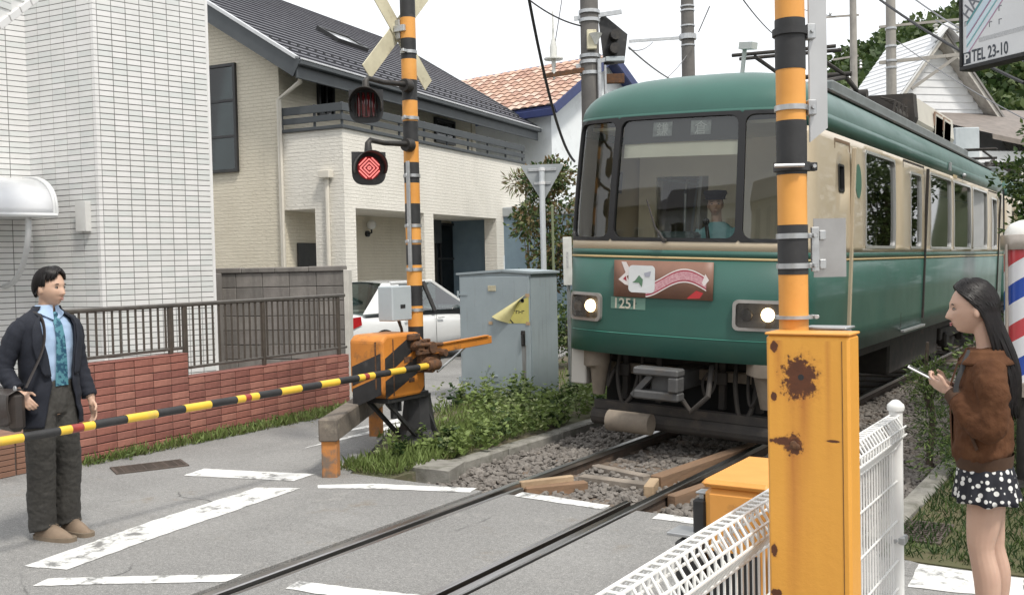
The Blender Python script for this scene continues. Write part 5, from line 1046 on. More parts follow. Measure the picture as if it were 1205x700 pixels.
# ------------------------------------------------------------------ near barrier machine behind the fence
nm_ = thing('barrier_machine', 'orange and black barrier machine standing behind the white mesh fence', 'barrier machine', (2.36, 3.68, 0))
obj('housing', MB().box((-.06, -.2, .34), (.19, .3, .90), .03), M_ORANGE, nm_)
obj('housing_lid', MB().box((-.065, -.205, .895), (.195, .305, .925), .014), M_ORANGE, nm_)
obj('stripe', MB().xprism([(-.19, .36), (.28, .36), (.28, .66), (-.19, .66)], (.1905, 0, 0), (0, 1, 0), (0, 0, 1), (.003, 0, 0)), M_BLACK, nm_, norm=True)
obj('stripe', MB().xprism([(.12, .36), (.18, .36), (.04, .66), (-.02, .66)], (.194, 0, 0), (0, 1, 0), (0, 0, 1), (.002, 0, 0)), M_ORANGE, nm_, norm=True)
obj('stripe', MB().xprism([(-.04, .38), (.16, .38), (.16, .66), (-.04, .66)], (0, -.203, 0), (1, 0, 0), (0, 0, 1), (0, .0025, 0)), M_BLACK, nm_, norm=True)
obj('base', MB().box((-.05, -.18, -.05), (.18, .25, .34), .01), M_ORANGE2, nm_)
obj('latch_bracket', MB().box((-.20, -.22, .70), (-.062, -.1, .712), .002).box((-.09, -.16, .712), (-.07, -.12, .86), .002).box((-.1, -.17, .86), (-.05, -.11, .868), .002), M_GALV, nm_)
obj('arm_hub', MB().box((-.16, -.24, .38), (-.055, -.04, .69), .01).box((-.11, -.18, .69), (-.058, -.06, .84), .008), M_BLACK, nm_)

# ------------------------------------------------------------------ barber pole and hanging sign at right
bp_ = at_d(1203, 330, 7.4)
bb_ = thing('barber_pole', 'barber pole with red, white and blue spiral behind the woman', 'barber pole', (bp_.x + .03, bp_.y, 0))
def barber():
    m = bpy.data.materials.new('barber_stripes'); m.use_nodes = True; t = m.node_tree; N = t.nodes; L = t.links; b = N['Principled BSDF']; b.inputs['Roughness'].default_value = .2; b.inputs['Coat Weight'].default_value = .4
    tc = N.new('ShaderNodeTexCoord'); s_ = N.new('ShaderNodeSeparateXYZ'); L.new(tc.outputs['Object'], s_.inputs[0])
    at = N.new('ShaderNodeMath'); at.operation = 'ARCTAN2'; L.new(s_.outputs[1], at.inputs[0]); L.new(s_.outputs[0], at.inputs[1])
    m1 = N.new('ShaderNodeMath'); m1.operation = 'MULTIPLY'; m1.inputs[1].default_value = -1 / (2 * pi); L.new(at.outputs[0], m1.inputs[0])
    m2 = N.new('ShaderNodeMath'); m2.operation = 'MULTIPLY_ADD'; m2.inputs[1].default_value = 1.75; L.new(s_.outputs[2], m2.inputs[0]); L.new(m1.outputs[0], m2.inputs[2])
    fr_ = N.new('ShaderNodeMath'); fr_.operation = 'FRACT'; L.new(m2.outputs[0], fr_.inputs[0])
    cr = N.new('ShaderNodeValToRGB'); cr.color_ramp.interpolation = 'CONSTANT'; e = cr.color_ramp.elements; e[0].position = 0; e[0].color = (.72, .72, .74, 1); e[1].position = .25; e[1].color = (.52, .06, .07, 1)
    for p, c in ((.48, (.72, .72, .74, 1)), (.75, (.02, .07, .36, 1))): q = e.new(p); q.color = c
    L.new(fr_.outputs[0], cr.inputs[0]); L.new(cr.outputs[0], b.inputs['Base Color']); return m
obj('stripe_drum', MB().lathe([(.155, .79), (.155, 1.78)], (0, 0, 0), 32), barber(), bb_, smooth=True)
obj('top_collar', MB().lathe([(.175, 1.77), (.178, 1.78), (.178, 1.87), (.17, 1.88)], (0, 0, 0), 32), mat('collar_steel', (.45, .4, .35), (.36, .32, .28), 12, .35, .7), bb_, smooth=True)
obj('dome', MB().lathe([(.15, 1.88), (.145, 1.91), (.11, 1.96), (.05, 1.985), (.005, 1.99)], (0, 0, 0), 28), mat('dome_white', (.75, .74, .7), rough=.3), bb_, smooth=True)
obj('bottom_collar', MB().lathe([(.18, .69), (.18, .79), (.17, .795)], (0, 0, 0), 32), MATS['collar_steel'], bb_, smooth=True)
obj('stand', MB().lathe([(.2, -.05), (.2, .03), (.08, .06), (.07, .69)], (0, 0, 0), 24), M_DARKM, bb_, smooth=True)
obj('side_rod', MB().cyl(tuple(RCAM @ Vector((-.175, -.05, .71))), tuple(RCAM @ Vector((-.175, -.05, 1.81))), .012, 8), MATS['collar_steel'], bb_)
# sign
sD = 7.2
sA = at_d(1136, 2, sD); sC = at_d(1136, 85, sD); sB = at_d(1200, 72, sD - .42)
sx = (sB - sA); sx.z = 0; sx.normalize(); Hs = 1.35; Ws = 1.6
sg_ = thing('shop_sign', 'white hanging shop sign with diagonal stripes and telephone number above the woman', 'sign', (sA.x, sA.y, 0), math.atan2(sx.y, sx.x))
zB_ = sC.z
obj('panel', MB().box((.02, -.05, zB_ + .03), (Ws - .02, .05, zB_ + Hs), .004), mat('sign_face', (.70, .71, .72), (.65, .66, .67), 3, .35), sg_)
obj('sign_frame', MB().box((0, -.065, zB_), (Ws, .065, zB_ + .03), .004).box((0, -.065, zB_ + .03), (.02, .065, zB_ + Hs), .003).box((Ws - .02, -.065, zB_ + .03), (Ws, .065, zB_ + Hs), .003).box((0, -.065, zB_ + Hs), (Ws, .065, zB_ + Hs + .03), .004), M_BLACK, sg_)
obj('sign_post', MB().cyl((Ws - .3, .12, -.05), (Ws - .3, .12, zB_ + Hs + .3), .05, 14), M_GALV, sg_, smooth=True); obj('post_bracket', MB().box((Ws - .35, .04, zB_ + .2), (Ws - .25, .13, zB_ + .28)).box((Ws - .35, .04, zB_ + 1.0), (Ws - .25, .13, zB_ + 1.08)), M_GALV, sg_)
M_TXT = mat('sign_text', (.045, .055, .07), rough=.5); FZ = -.0515
def stxt(txt, x, z, size, rot=0.0, bold=.0, m=None, shear=0.0, sx_=1.0, nm='lettering'):
    me = text_mesh(txt, size, .0008, bold, shear); o = obj(nm, me, m or M_TXT, sg_); o.location = (x, FZ, z); o.rotation_euler = (pi / 2, 0, 0); o.scale = (sx_, 1, 1)
    if rot: o.rotation_euler = (Matrix.Rotation(-rot, 3, 'Y') @ Matrix.Rotation(pi / 2, 3, 'X')).to_euler()
    return o
k2 = Hs / 1.35
stxt('TEL 23-10', .1, zB_ + .05, .118, bold=.002, sx_=.62)
pk = obj('parking_mark', MB().box((.025, FZ - .0, zB_ + .042), (.09, -.0502, zB_ + .125)), M_TXT, sg_); me = text_mesh('P', .09, .0008, .002); pq = obj('lettering', me, mat('sign_white_text', (.7, .7, .7), rough=.5), sg_); pq.location = (.032, FZ - .0006, zB_ + .052); pq.rotation_euler = (pi / 2, 0, 0)
stxt('HAIR', .07, zB_ + .35, .14, rot=R(47), bold=.001, m=mat('sign_text_grey', (.16, .17, .19), rough=.5), sx_=.75)
stxt('P.', .235, zB_ + .53, .13, rot=R(47), bold=.001, m=MATS['sign_text_grey'], sx_=.75)
for i, (o_, c_, w) in enumerate(((.0, (.10, .28, .30), .018), (.03, (.55, .67, .75), .05), (.085, (.36, .2, .32), .012), (.105, (.6, .72, .78), .03), (.14, (.2, .42, .45), .012), (.165, (.62, .7, .76), .025), (.195, (.42, .25, .36), .010))):
    x0 = .055; z0 = zB_ + .335 - o_ * 1.15; L_ = 1.05
    obj('stripe', MB().xprism([(x0, z0), (x0 + L_, z0 + L_ * 1.02), (x0 + L_, z0 + L_ * 1.02 - w * 1.4), (x0, z0 - w * 1.4)], (0, FZ + .0002, 0), (1, 0, 0), (0, 0, 1), (0, .0008, 0)), mat('sign_stripe_%d' % i, c_, rough=.5), sg_, norm=True)
for (x0, z0) in ((.33, .38), (.25, .29), (.33, .29), (.04, .34)): obj('square_mark', MB().box((x0, FZ, zB_ + z0), (x0 + .025, -.0502, zB_ + z0 + .006)).box((x0, FZ, zB_ + z0 - .03), (x0 + .006, -.0502, zB_ + z0)), MATS['sign_text_grey'], sg_)
obj('small_print', MB().box((.16, FZ, zB_ + .175), (.9, -.0502, zB_ + .205)), mat('small_print', (.58, .59, .6), (.36, .37, .38), 180, .5), sg_)
# ------------------------------------------------------------------ tram-like green and cream train
M_TG = mat('train_green', (.030, .108, .085), (.026, .095, .075), 1.5, .42, coat=.12, stain=(.03, .085, .068), sscale=1.6, slo=.5, shi=.85, rvar=.1)
M_TC = mat('train_cream', (.56, .47, .34), (.52, .435, .315), 1.5, .35, coat=.3, stain=(.42, .34, .24), sscale=2, slo=.55, shi=.9, sstretch=(1, 1, .4))
M_TGOLD = mat('train_gold_line', (.55, .42, .22), (.48, .36, .18), 4, .4); M_TBLK = mat('train_gasket', (.012, .012, .013), rough=.5)
M_UND = mat('underframe', (.035, .032, .03), (.055, .048, .042), 6, .85, stain=(.09, .07, .055), sscale=4); M_UNDB = mat('underframe_dusty', (.25, .21, .165), (.18, .15, .12), 5, .85, stain=(.13, .11, .09), sscale=4)
M_TIN = mat('train_interior_tan', (.78, .69, .52), (.74, .65, .49), 3, .7); M_TINC = mat('train_interior_cream', (.82, .78, .62), (.78, .74, .58), 3, .6); M_TGREY = mat('roof_grey_paint', (.2, .22, .22), (.16, .175, .175), 4, .7)
M_ALU = mat('window_alu', (.6, .6, .59), rough=.35, metal=.6)
G_TF = glass('train_front_glass', (.95, .98, .96), .015, .025); G_TS = glass('train_side_glass', (.72, .78, .76), .02, .0)
TL = 12.9; TW = 1.2
tr = thing('train', 'green and cream railcar with lit headlights coming over the crossing', 'train', (-.05, 8.33, 0), 0)
TILT = R(2.6); tr.rotation_euler = (0, TILT, 0); tr.matrix_world = Matrix.Translation((-.05, 8.33, 0)) @ Matrix.Rotation(TILT, 4, 'Y')
_ol = []
for i in range(-60, 61):
    t = i / 60 * pi / 2; n_ = 4.0; sx_ = math.copysign(abs(math.sin(t)) ** (2 / n_), math.sin(t)); cy = abs(math.cos(t)) ** (2 / n_)
    _ol.append(Vector((TW * sx_, .44 * (1 - cy) + .1 * sx_ * sx_ * (1 if abs(sx_) < 1 else 1))))
_cum = [0.0]
for a, b_ in zip(_ol, _ol[1:]): _cum.append(_cum[-1] + (b_ - a).length)
SF = _cum[-1] / 2; _cum = [c - SF for c in _cum]; YS = _ol[-1].y
def wz(z): return 1.0 if z < 1.9 else 1 - .045 * ((z - 1.9) / 1.2) ** 1.6
def rake(z): return 0.0 if z < 1.85 else .10 * ((z - 1.85) / 1.25) ** 1.4
def oxy(s):
    if s <= -SF: return Vector((-TW, YS + (-SF - s))), Vector((-1, 0))
    if s >= SF: return Vector((TW, YS + (s - SF))), Vector((1, 0))
    import bisect
    k = max(0, min(len(_cum) - 2, bisect.bisect_right(_cum, s) - 1)); t = (s - _cum[k]) / max(1e-9, _cum[k + 1] - _cum[k]); d = (_ol[k + 1] - _ol[k]).normalized()
    return _ol[k].lerp(_ol[k + 1], t), Vector((d.y, -d.x))
def TP(s, z, off=0.0):
    p, n = oxy(s); f = max(0, 1 - max(0, p.y) / .8)
    return Vector((p.x * wz(z) + n.x * off, p.y + n.y * off + rake(z) * f, z))
def s_of_x(x):      # arc position on the front for a given x
    import bisect
    xs = [p.x for p in _ol]; k = max(0, min(len(xs) - 2, bisect.bisect_right(xs, x) - 1)); t = (x - xs[k]) / max(1e-9, xs[k + 1] - xs[k]); return lerp(_cum[k], _cum[k + 1], t)
def s_of_y(y): return SF + (y - YS)
SR = s_of_y(TL)
# openings (s0, s1, z0, z1)
fw = [(s_of_x(-1.14), s_of_x(-.64), 1.94, 3.06), (s_of_x(-.61), s_of_x(.61), 1.94, 3.06), (s_of_x(.64), s_of_x(1.14), 1.94, 3.06)]
swl = [(2.15, 3.5, 1.9, 2.87), (4.35, 4.98, 1.9, 2.80), (5.6, 7.15, 1.9, 2.87), (7.4, 8.95, 1.9, 2.87), (9.2, 10.75, 1.9, 2.87), (11.35, 12.0, 1.9, 2.80), (1.12, 1.3, 2.42, 2.66)]
sw = [(s_of_y(a), s_of_y(b_), c, d) for (a, b_, c, d) in swl]; swL = [(-b_, -a, c, d) for (a, b_, c, d) in sw]
OPEN = fw + sw + swL
sbr = sorted(set([round(q, 4) for o in OPEN for q in o[:2]] + [round(-SF + 2 * SF * i / 56, 4) for i in range(57)] + [-SR, SR] + [round(s_of_y(1 + i), 4) for i in range(12)] + [round(-s_of_y(1 + i), 4) for i in range(12)]))
def shell(name, z0, z1, m, extra=(), off=0.0, openings=OPEN):
    zb = sorted(set([z0, z1] + [q for o in openings for q in o[2:] if z0 < q < z1] + list(extra))); b = MB(); ix = {}
    def vi(i, j):
        if (i, j) not in ix: ix[i, j] = len(b.v); b.v.append(tuple(TP(sbr[i], zb[j], off)))
        return ix[i, j]
    for i in range(len(sbr) - 1):
        for j in range(len(zb) - 1):
            sm_, zm = (sbr[i] + sbr[i + 1]) / 2, (zb[j] + zb[j + 1]) / 2
            if any(o[0] < sm_ < o[1] and o[2] < zm < o[3] for o in openings): continue
            b.f.append((vi(i, j), vi(i + 1, j), vi(i + 1, j + 1), vi(i, j + 1)))
    o = obj(name, b, m, tr, smooth=True, angle=50); md = o.modifiers.new('t', 'SOLIDIFY'); md.thickness = .045; md.offset = -1; return o
shell('lower_panel', .86, 1.765, M_TG, (1.1, 1.4)); shell('gold_line', 1.765, 1.785, M_TGOLD, off=.003); shell('upper_green_line', 1.785, 1.845, M_TG); shell('window_band', 1.845, 2.94, M_TC, (2.2, 2.5)); shell('cornice_panel', 2.94, 3.1, M_TG)
obj('panel_seam', MB().tube([TP(s_of_x(-1.1 + 2.2 * i / 20), 1.06, .002) for i in range(21)], .006, 4), mat('train_green_dark', (.03, .16, .12), rough=.4), tr)
# roof
def roof_pt(u, v):
    s = lerp(-SR, SR, u) if False else sbr[min(len(sbr) - 1, round(u * (len(sbr) - 1)))]
    p = TP(s, 3.1); a = v * pi / 2; k = math.cos(a) ** .62 if v < 1 else 0.0
    return Vector((p.x * k, p.y + (1 - k) * 1.15 * max(0, 1 - p.y / 3.0), 3.1 + .43 * math.sin(a) ** 1.05))
ro = obj('roof', MB().grid(roof_pt, len(sbr) - 1, 12), M_TG, tr, smooth=True, angle=180)
for s_ in (-1, 1):
    obj('rain_gutter', MB().tube([Vector((s_ * .93, y, 3.41 + .01)) for y in (1.3, 4, 8, TL)], .022, 6), M_UND, ro)
    obj('roof_walk', MB().box((s_ * .62, 2.0, 3.47), (s_ * .86, TL - .3, 3.5), .005), M_TGREY, ro)
obj('rear_wall', MB().box((-1.14, TL - .05, .86), (1.14, TL - .002, 3.3)), M_TC, tr)
# window frames and panes
def rrect(s0, s1, z0, z1, r, n=5):
    pts = []
    for (cx, cz, a0) in ((s1 - r, z1 - r, 0), (s0 + r, z1 - r, 90), (s0 + r, z0 + r, 180), (s1 - r, z0 + r, 270)):
        for k in range(n + 1): a = R(a0 + 90 * k / n); pts.append((cx + r * math.cos(a), cz + r * math.sin(a)))
    return pts
def dens(pts, step=.12):
    out = []
    for i in range(len(pts)):
        a, b_ = pts[i], pts[(i + 1) % len(pts)]; n = max(1, int(math.hypot(b_[0] - a[0], b_[1] - a[1]) / step))
        out += [(lerp(a[0], b_[0], k / n), lerp(a[1], b_[1], k / n)) for k in range(n)]
    return out
def window(o, m, g, r=.07, wd=.035, off=.008, nm='window', ins=.018):
    s0, s1, z0, z1 = o; inn = dens(rrect(s0 + wd * .5, s1 - wd * .5, z0 + wd * .5, z1 - wd * .5, r)); outp = []
    cs_, cz_ = (s0 + s1) / 2, (z0 + z1) / 2; b = MB(); n = len(inn)
    ring = lambda k, o_: [TP(cs_ + (p[0] - cs_) * (1 + 2 * k / (s1 - s0)), cz_ + (p[1] - cz_) * (1 + 2 * k / (z1 - z0)), o_) for p in inn]
    # outer ring is a squarer rectangle so that the corners of the opening are covered
    oo = dens(rrect(s0 - wd * .5, s1 + wd * .5, z0 - wd * .5, z1 + wd * .5, .03))
    oring = []
    for p in inn:
        a = math.atan2((p[1] - cz_) / (z1 - z0), (p[0] - cs_) / (s1 - s0)); best = min(oo, key=lambda q: abs(math.atan2(math.sin(math.atan2((q[1] - cz_) / (z1 - z0), (q[0] - cs_) / (s1 - s0)) - a), math.cos(math.atan2((q[1] - cz_) / (z1 - z0), (q[0] - cs_) / (s1 - s0)) - a)))); oring.append(best)
    A = [TP(p[0], p[1], -.04) for p in inn]; B_ = [TP(p[0], p[1], off) for p in inn]; Cc = [TP(p[0], p[1], off) for p in oring]; D_ = [TP(p[0], p[1], -.002) for p in oring]
    b.v = [tuple(q) for rg in (A, B_, Cc, D_) for q in rg]
    for L_ in range(3):
        for k in range(n): b.f.append((L_ * n + k, L_ * n + (k + 1) % n, (L_ + 1) * n + (k + 1) % n, (L_ + 1) * n + k))
    w = obj(nm, b, m, tr, norm=True)
    nu = max(2, int((s1 - s0) / .06)); gb = MB().grid(lambda u, v: TP(lerp(s0, s1, u), lerp(z0, z1, v), -ins), nu, 4)
    obj('pane', gb, g, w, smooth=True); return w
for o in fw: window(o, M_TBLK, G_TF, .08, .034, .006, 'windscreen')
for i, o in enumerate(sw + swL):
    if i % 7 in (1, 5): window(o, M_ALU, G_TS, .06, .03)
    elif i % 7 == 6: window(o, M_TBLK, G_TS, .02, .02)
    else: window(o, M_ALU, G_TS, .06, .03)
# side doors as recessed leaf outlines, cab door, destination oval
def rect_strip(o, w, m, nm, off=.004):
    s0, s1, z0, z1 = o; b = MB()
    for (a0, a1, c0, c1) in ((s0, s0 + w, z0, z1), (s1 - w, s1, z0, z1), (s0 + w, s1 - w, z1 - w, z1)):
        b.add([TP(a0, c0, off), TP(a1, c0, off), TP(a1, c1, off), TP(a0, c1, off)], [(0, 1, 2, 3)])
    return obj(nm, b, m, tr)
for sg_n in (1, -1):
    for (a, b_) in ((3.95, 5.2), (10.95, 12.2)):
        S0, S1 = sorted((sg_n * s_of_y(a), sg_n * s_of_y(b_))); rect_strip((S0, S1, .95, 2.93), .022, M_UND, 'door_gap')
        e0 = S1 if sg_n > 0 else S0; obj('door_edge', MB().box((0, 0, 0), (.03, .05, 1.9)).xf(Matrix.Translation(TP(e0, 1.0, -.01))), M_UND, tr)
    S0, S1 = sorted((sg_n * s_of_y(1.0), sg_n * s_of_y(1.55))); rect_strip((S0, S1, .95, 2.9), .03, mat('cab_door_gap', (.2, .13, .08), rough=.7), 'cab_door_gap')
    obj('cab_door_edge', MB().box((-.02, -.02, 1.0), (.02, .02, 2.85), .006).xf(Matrix.Translation(TP(sg_n * s_of_y(1.55), 0, .01))), M_TC, tr)
    obj('crest_oval', MB().add([TP(sg_n * s_of_y(1.85) + .12 * math.cos(a), 2.55 + .17 * math.sin(a), .004) for a in [2 * pi * i / 24 for i in range(24)]], [tuple(range(24))]), mat('oval_green', (.06, .16, .11), rough=.4), tr)
obj('side_lamp', MB().sphere(tuple(TP(s_of_y(8.2), 3.0, .02)), .04, 10, 6).box(tuple(TP(s_of_y(7.0), 3.0, 0)), tuple(TP(s_of_y(7.12), 3.12, .03))), M_GALV, tr)
obj('car_number', MB().box(tuple(TP(s_of_y(7.35), 2.92, .002)), tuple(TP(s_of_y(7.7), 2.97, .004))), M_TGOLD, tr)
obj('door_step', MB().box((TW + .0, 3.95, .9), (TW + .05, 5.2, .93), .004), M_GALV, tr)
# headlights
M_HLD = mat('headlight_inner', (.16, .14, .12), (.1, .09, .08), 9, .4, .5); M_BULB = mat('headlight_lit', (1, .9, .7), rough=.3, emit=(1, .74, .4), estr=4.5)
for (xa, xb2) in ((-1.09, -.70), (.60, 1.02)):
    sa, sb2 = s_of_x(xa), s_of_x(xb2); zc0, zc1 = 1.155, 1.425
    p = rrect(sa, sb2, zc0, zc1, .05); q = rrect(sa + .028, sb2 - .028, zc0 + .028, zc1 - .028, .035); n = len(p)
    b = MB(); b.v = [tuple(TP(a, c, o_)) for ring, o_ in ((p, .0), (p, .035), (q, .035), (q, .006)) for (a, c) in ring]
    for L_ in range(3):
        for k in range(n): b.f.append((L_ * n + k, L_ * n + (k + 1) % n, (L_ + 1) * n + (k + 1) % n, (L_ + 1) * n + k))
    h = obj('headlight', b, mat('headlight_bezel', (.42, .40, .38), (.36, .34, .32), 6, .4, .6), tr, norm=True)
    obj('reflector', MB().grid(lambda u, v: TP(lerp(sa + .02, sb2 - .02, u), lerp(zc0 + .02, zc1 - .02, v), .006), 6, 2), M_HLD, h)
    cs_ = lerp(sa, sb2, .68); obj('lamp', MB().lathe([(.062, 0), (.058, -.012), (.03, -.02), (.004, -.022)], tuple(TP(cs_, 1.30, .012)), 16, 'Y'), M_BULB, h, smooth=True)
    obj('lamp', MB().lathe([(.055, 0), (.05, -.01), (.004, -.016)], tuple(TP(lerp(sa, sb2, .27), 1.29, .01)), 16, 'Y'), M_HLD, h, smooth=True)
    obj('cover', MB().grid(lambda u, v: TP(lerp(sa + .025, sb2 - .025, u), lerp(zc0 + .025, zc1 - .025, v), .03), 6, 2), glass('headlight_glass', (.9, .9, .9), .02, .02), h, smooth=True)
# number and headboard
fm = lambda x, z, o_: TP(s_of_x(x), z, o_)
def on_front(me, x0, z0, off, sx_=1.0):
    for v in me.vertices: q = fm(x0 + v.co.x * sx_, z0 + v.co.y, off + v.co.z); v.co = q
    me.update(); return me
def flat(poly, off, m, nm, par): pts = dens(poly, .05); return obj(nm, MB().add([fm(x, z, off) for x, z in pts], [tuple(range(len(pts)))]), m, par)
numb = flat([(-.60, 1.29), (-.23, 1.29), (-.23, 1.40), (-.60, 1.40)], .003, mat('number_plate_green', (.13, .24, .19), rough=.5), 'number_plate', tr)
obj('number', on_front(text_mesh('1251', .135, .001, .002), -.575, 1.297, .006, .98), mat('number_cream', (.55, .52, .42), rough=.5), numb)
hb2 = obj('headboard', MB().grid(lambda u, v: fm(lerp(-.56, .42, u), lerp(1.405, 1.745, v), .02), 10, 2), mat('headboard_brown', (.24, .125, .085), (.2, .105, .075), 3, .5), tr, smooth=True); mdh = hb2.modifiers.new('t', 'SOLIDIFY'); mdh.thickness = .015
def rib(t): return (lerp(-.22, .36, t), 1.545 + .075 * math.sin((t - .3) * 4.4) )
M_RW = mat('ribbon_white', (.72, .66, .64), rough=.5); M_RP = mat('ribbon_pink', (.62, .38, .40), (.48, .2, .24), 60, .5); M_RR = mat('ribbon_red', (.33, .03, .05), rough=.5)
for wdt, m, o_, nm in ((.062, M_RW, .022, 'ribbon_border'), (.05, M_RR, .0225, 'ribbon_edge'), (.038, M_RP, .023, 'ribbon')):
    obj(nm, MB().grid(lambda u, v: fm(rib(u)[0], rib(u)[1] + (v - .5) * 2 * wdt, o_), 24, 1), m, hb2)
flat([(-.51, 1.565), (-.40, 1.66), (-.42, 1.59), (-.36, 1.50), (-.44, 1.52)], .022, M_RW, 'ribbon_tail', hb2); flat([(-.48, 1.73), (-.43, 1.73), (-.36, 1.62), (-.42, 1.60)], .0222, M_RW, 'ribbon_tail', hb2); flat([(-.46, 1.57), (-.43, 1.6), (-.42, 1.55)], .0226, M_RR, 'ribbon_tail', hb2)
flat([(.35, 1.64), (.385, 1.585), (.34, 1.53), (.32, 1.56)], .0232, M_RW, 'ribbon_tail', hb2); flat([(.18, 1.415), (.30, 1.42), (.335, 1.47), (.27, 1.49), (.22, 1.45)], .0215, mat('ribbon_red_bright', (.45, .03, .035), rough=.5), 'ribbon_tail', hb2)
flat(rrect(-.40, -.13, 1.45, 1.70, .04), .025, mat('badge_white', (.66, .68, .68), rough=.4), 'badge', hb2); flat([(-.36, 1.54), (-.29, 1.54), (-.26, 1.50), (-.25, 1.57), (-.29, 1.61), (-.33, 1.56)], .0265, mat('badge_green', (.1, .2, .12), rough=.5), 'badge_picture', hb2); flat([(-.24, 1.63), (-.17, 1.65), (-.18, 1.60), (-.23, 1.60)], .0265, mat('badge_grey', (.35, .36, .42), rough=.5), 'badge_picture', hb2)
# destination band behind the centre screen
ds = obj('destination_box', MB().grid(lambda u, v: TP(lerp(s_of_x(-.6), s_of_x(.6), u), lerp(2.83, 3.06, v), -.06), 10, 1), mat('destination_dark', (.045, .047, .045), rough=.7), tr)
for x in (-.17, .22):
    flat2 = obj('destination_panel', MB().add([TP(s_of_x(x + a), z, -.052) for a, z in ((-.1, 2.885), (.1, 2.885), (.1, 3.015), (-.1, 3.015))], [(0, 1, 2, 3)]), mat('destination_light', (.32, .34, .32), (.16, .17, .16), 25, .6), ds)
obj('destination_text', on_front(text_mesh('鎌', .13, .0005), -.235, 2.90, -.05), mat('dest_white', (.55, .56, .53), rough=.6), ds); obj('destination_text', on_front(text_mesh('倉', .13, .0005), .155, 2.90, -.05), MATS['dest_white'], ds)
obj('sun_valance', MB().grid(lambda u, v: TP(lerp(s_of_x(-.6), s_of_x(.6), u), lerp(2.70, 2.83, v), -.09), 10, 1), M_TINC, tr)
obj('wiper', MB().tube([TP(s_of_x(-.05), 1.93, .03), TP(s_of_x(-.14), 2.05, .035), TP(s_of_x(-.24), 2.3, .03)], [.014, .01, .008], 6).tube([TP(s_of_x(-.05), 1.93, .0), TP(s_of_x(-.05), 1.93, .04)], .02, 8), M_UND, tr)
# interior
obj('floor', MB().box((-1.1, .4, .92), (1.1, TL - .1, .96)), M_TIN, tr); obj('ceiling', MB().box((-1.05, .45, 3.0), (1.05, TL - .1, 3.03)), M_TINC, tr)
obj('cab_partition', MB().box((-1.1, 1.62, .96), (-.9, 1.66, 3.0)).box((-.9, 1.62, .96), (.75, 1.66, 1.95)).box((-.9, 1.62, 2.62), (.75, 1.66, 3.0)).box((-.3, 1.62, 1.95), (.5, 1.66, 2.62)).box((.75, 1.62, .96), (1.1, 1.66, 3.0)), M_TIN, tr)
obj('cab_desk', MB().box((-1.0, .45, 1.5), (1.0, .85, 1.86), .03).box((-.35, .5, 1.86), (.0, .75, 2.02), .03), mat('desk_green', (.08, .11, .1), (.06, .08, .075), 5, .6), tr)
for s_ in (-1, 1):
    obj('bench', MB().box((s_ * .55, 2.2, 1.1), (s_ * 1.1, TL - 1, 1.42), .04).box((s_ * .95, 2.2, 1.42), (s_ * 1.1, TL - 1, 1.85), .03), mat('bench_green', (.06, .14, .1), (.045, .11, .08), 7, .9), tr)
    obj('grab_rail', MB().tube([(s_ * .72, 2.0, 2.0), (s_ * .72, 2.0, 2.45), (s_ * .8, 2.2, 2.5)], .016, 8).cyl((s_ * .75, 2.0, 2.72), (s_ * .75, TL - .5, 2.72), .014, 8), M_GALV, tr)
    obj('hand_strap', MB().box((s_ * .75 - .012, 3, 2.5), (s_ * .75 + .012, 3.02, 2.7)).box((s_ * .75 - .012, 4, 2.5), (s_ * .75 + .012, 4.02, 2.7)).box((s_ * .75 - .012, 6, 2.5), (s_ * .75 + .012, 6.02, 2.7)), M_TINC, tr)
obj('control_lever', MB().cyl((.1, .7, 1.86), (.05, .72, 2.1), .02, 8).sphere((.05, .72, 2.12), .035, 10, 6), M_UND, tr)
# roof equipment
obj('roof_board', MB().box((-.7, 2.6, 3.44), (.7, TL - 1.2, 3.69), .02), M_TGREY, tr)
ac2 = obj('air_conditioner', MB().xprism([(-.62, 3.670), (.62, 3.670), (.66, 3.770), (.62, 4.100), (-.62, 4.100), (-.66, 3.770)], (0, 7.2, 0), (1, 0, 0), (0, 0, 1), (0, 3.2, 0)), mat('ac_cream', (.62, .59, .52), (.56, .53, .47), 3, .6), tr, norm=True)
obj('ac_end', MB().xprism([(-.64, 3.670), (.64, 3.670), (.68, 3.780), (.64, 4.120), (-.64, 4.120), (-.68, 3.780)], (0, 6.95, 0), (1, 0, 0), (0, 0, 1), (0, .26, 0)), M_UND, ac2, norm=True)
for i in range(2): obj('louvre', MB().box((.645, 8.55 + i * .75, 3.820), (.672, 9.15 + i * .75, 4.040)), mat('louvre_brown', (.3, .2, .15), rough=.7), ac2)
for i in range(2):
    lv = MB()
    for k in range(6): lv.box((.67, 8.56 + i * .75, 3.830 + k * .035), (.685, 9.14 + i * .75, 3.625 + k * .035))
    obj('louvre_slats', lv, MATS['ac_cream'], ac2)
eq = MB().cyl((.2, 5.9, 3.800), (.2, 7.1, 3.800), .13, 14).cyl((.5, 6.2, 3.770), (.5, 7.2, 3.770), .1, 12).box((-.5, 5.8, 3.700), (.55, 7.2, 3.750))
for i in range(5): eq.tube([(.55, 6.0 + i * .25, 3.5), (.6, 6.05 + i * .25, 3.900), (.4, 6.1 + i * .25, 3.960)], .02, 6)
obj('roof_apparatus', eq, M_UND, tr)
pg = MB()
for s_ in (-.4, .4):
    pg.tube([(s_, 3.2, 3.770), (s_ * .9, 4.4, 4.000), (s_ * .8, 5.6, 3.840)], .028, 8).tube([(s_, 5.4, 3.770), (s_ * .9, 4.2, 4.020), (s_ * .8, 3.0, 4.080)], .024, 8)
    pg.box((s_ - .04, 2.9, 3.680), (s_ + .04, 5.8, 3.770)).cyl((s_, 3.1, 3.680), (s_, 3.1, 3.840), .05, 10).cyl((s_, 5.5, 3.680), (s_, 5.5, 3.840), .05, 10)
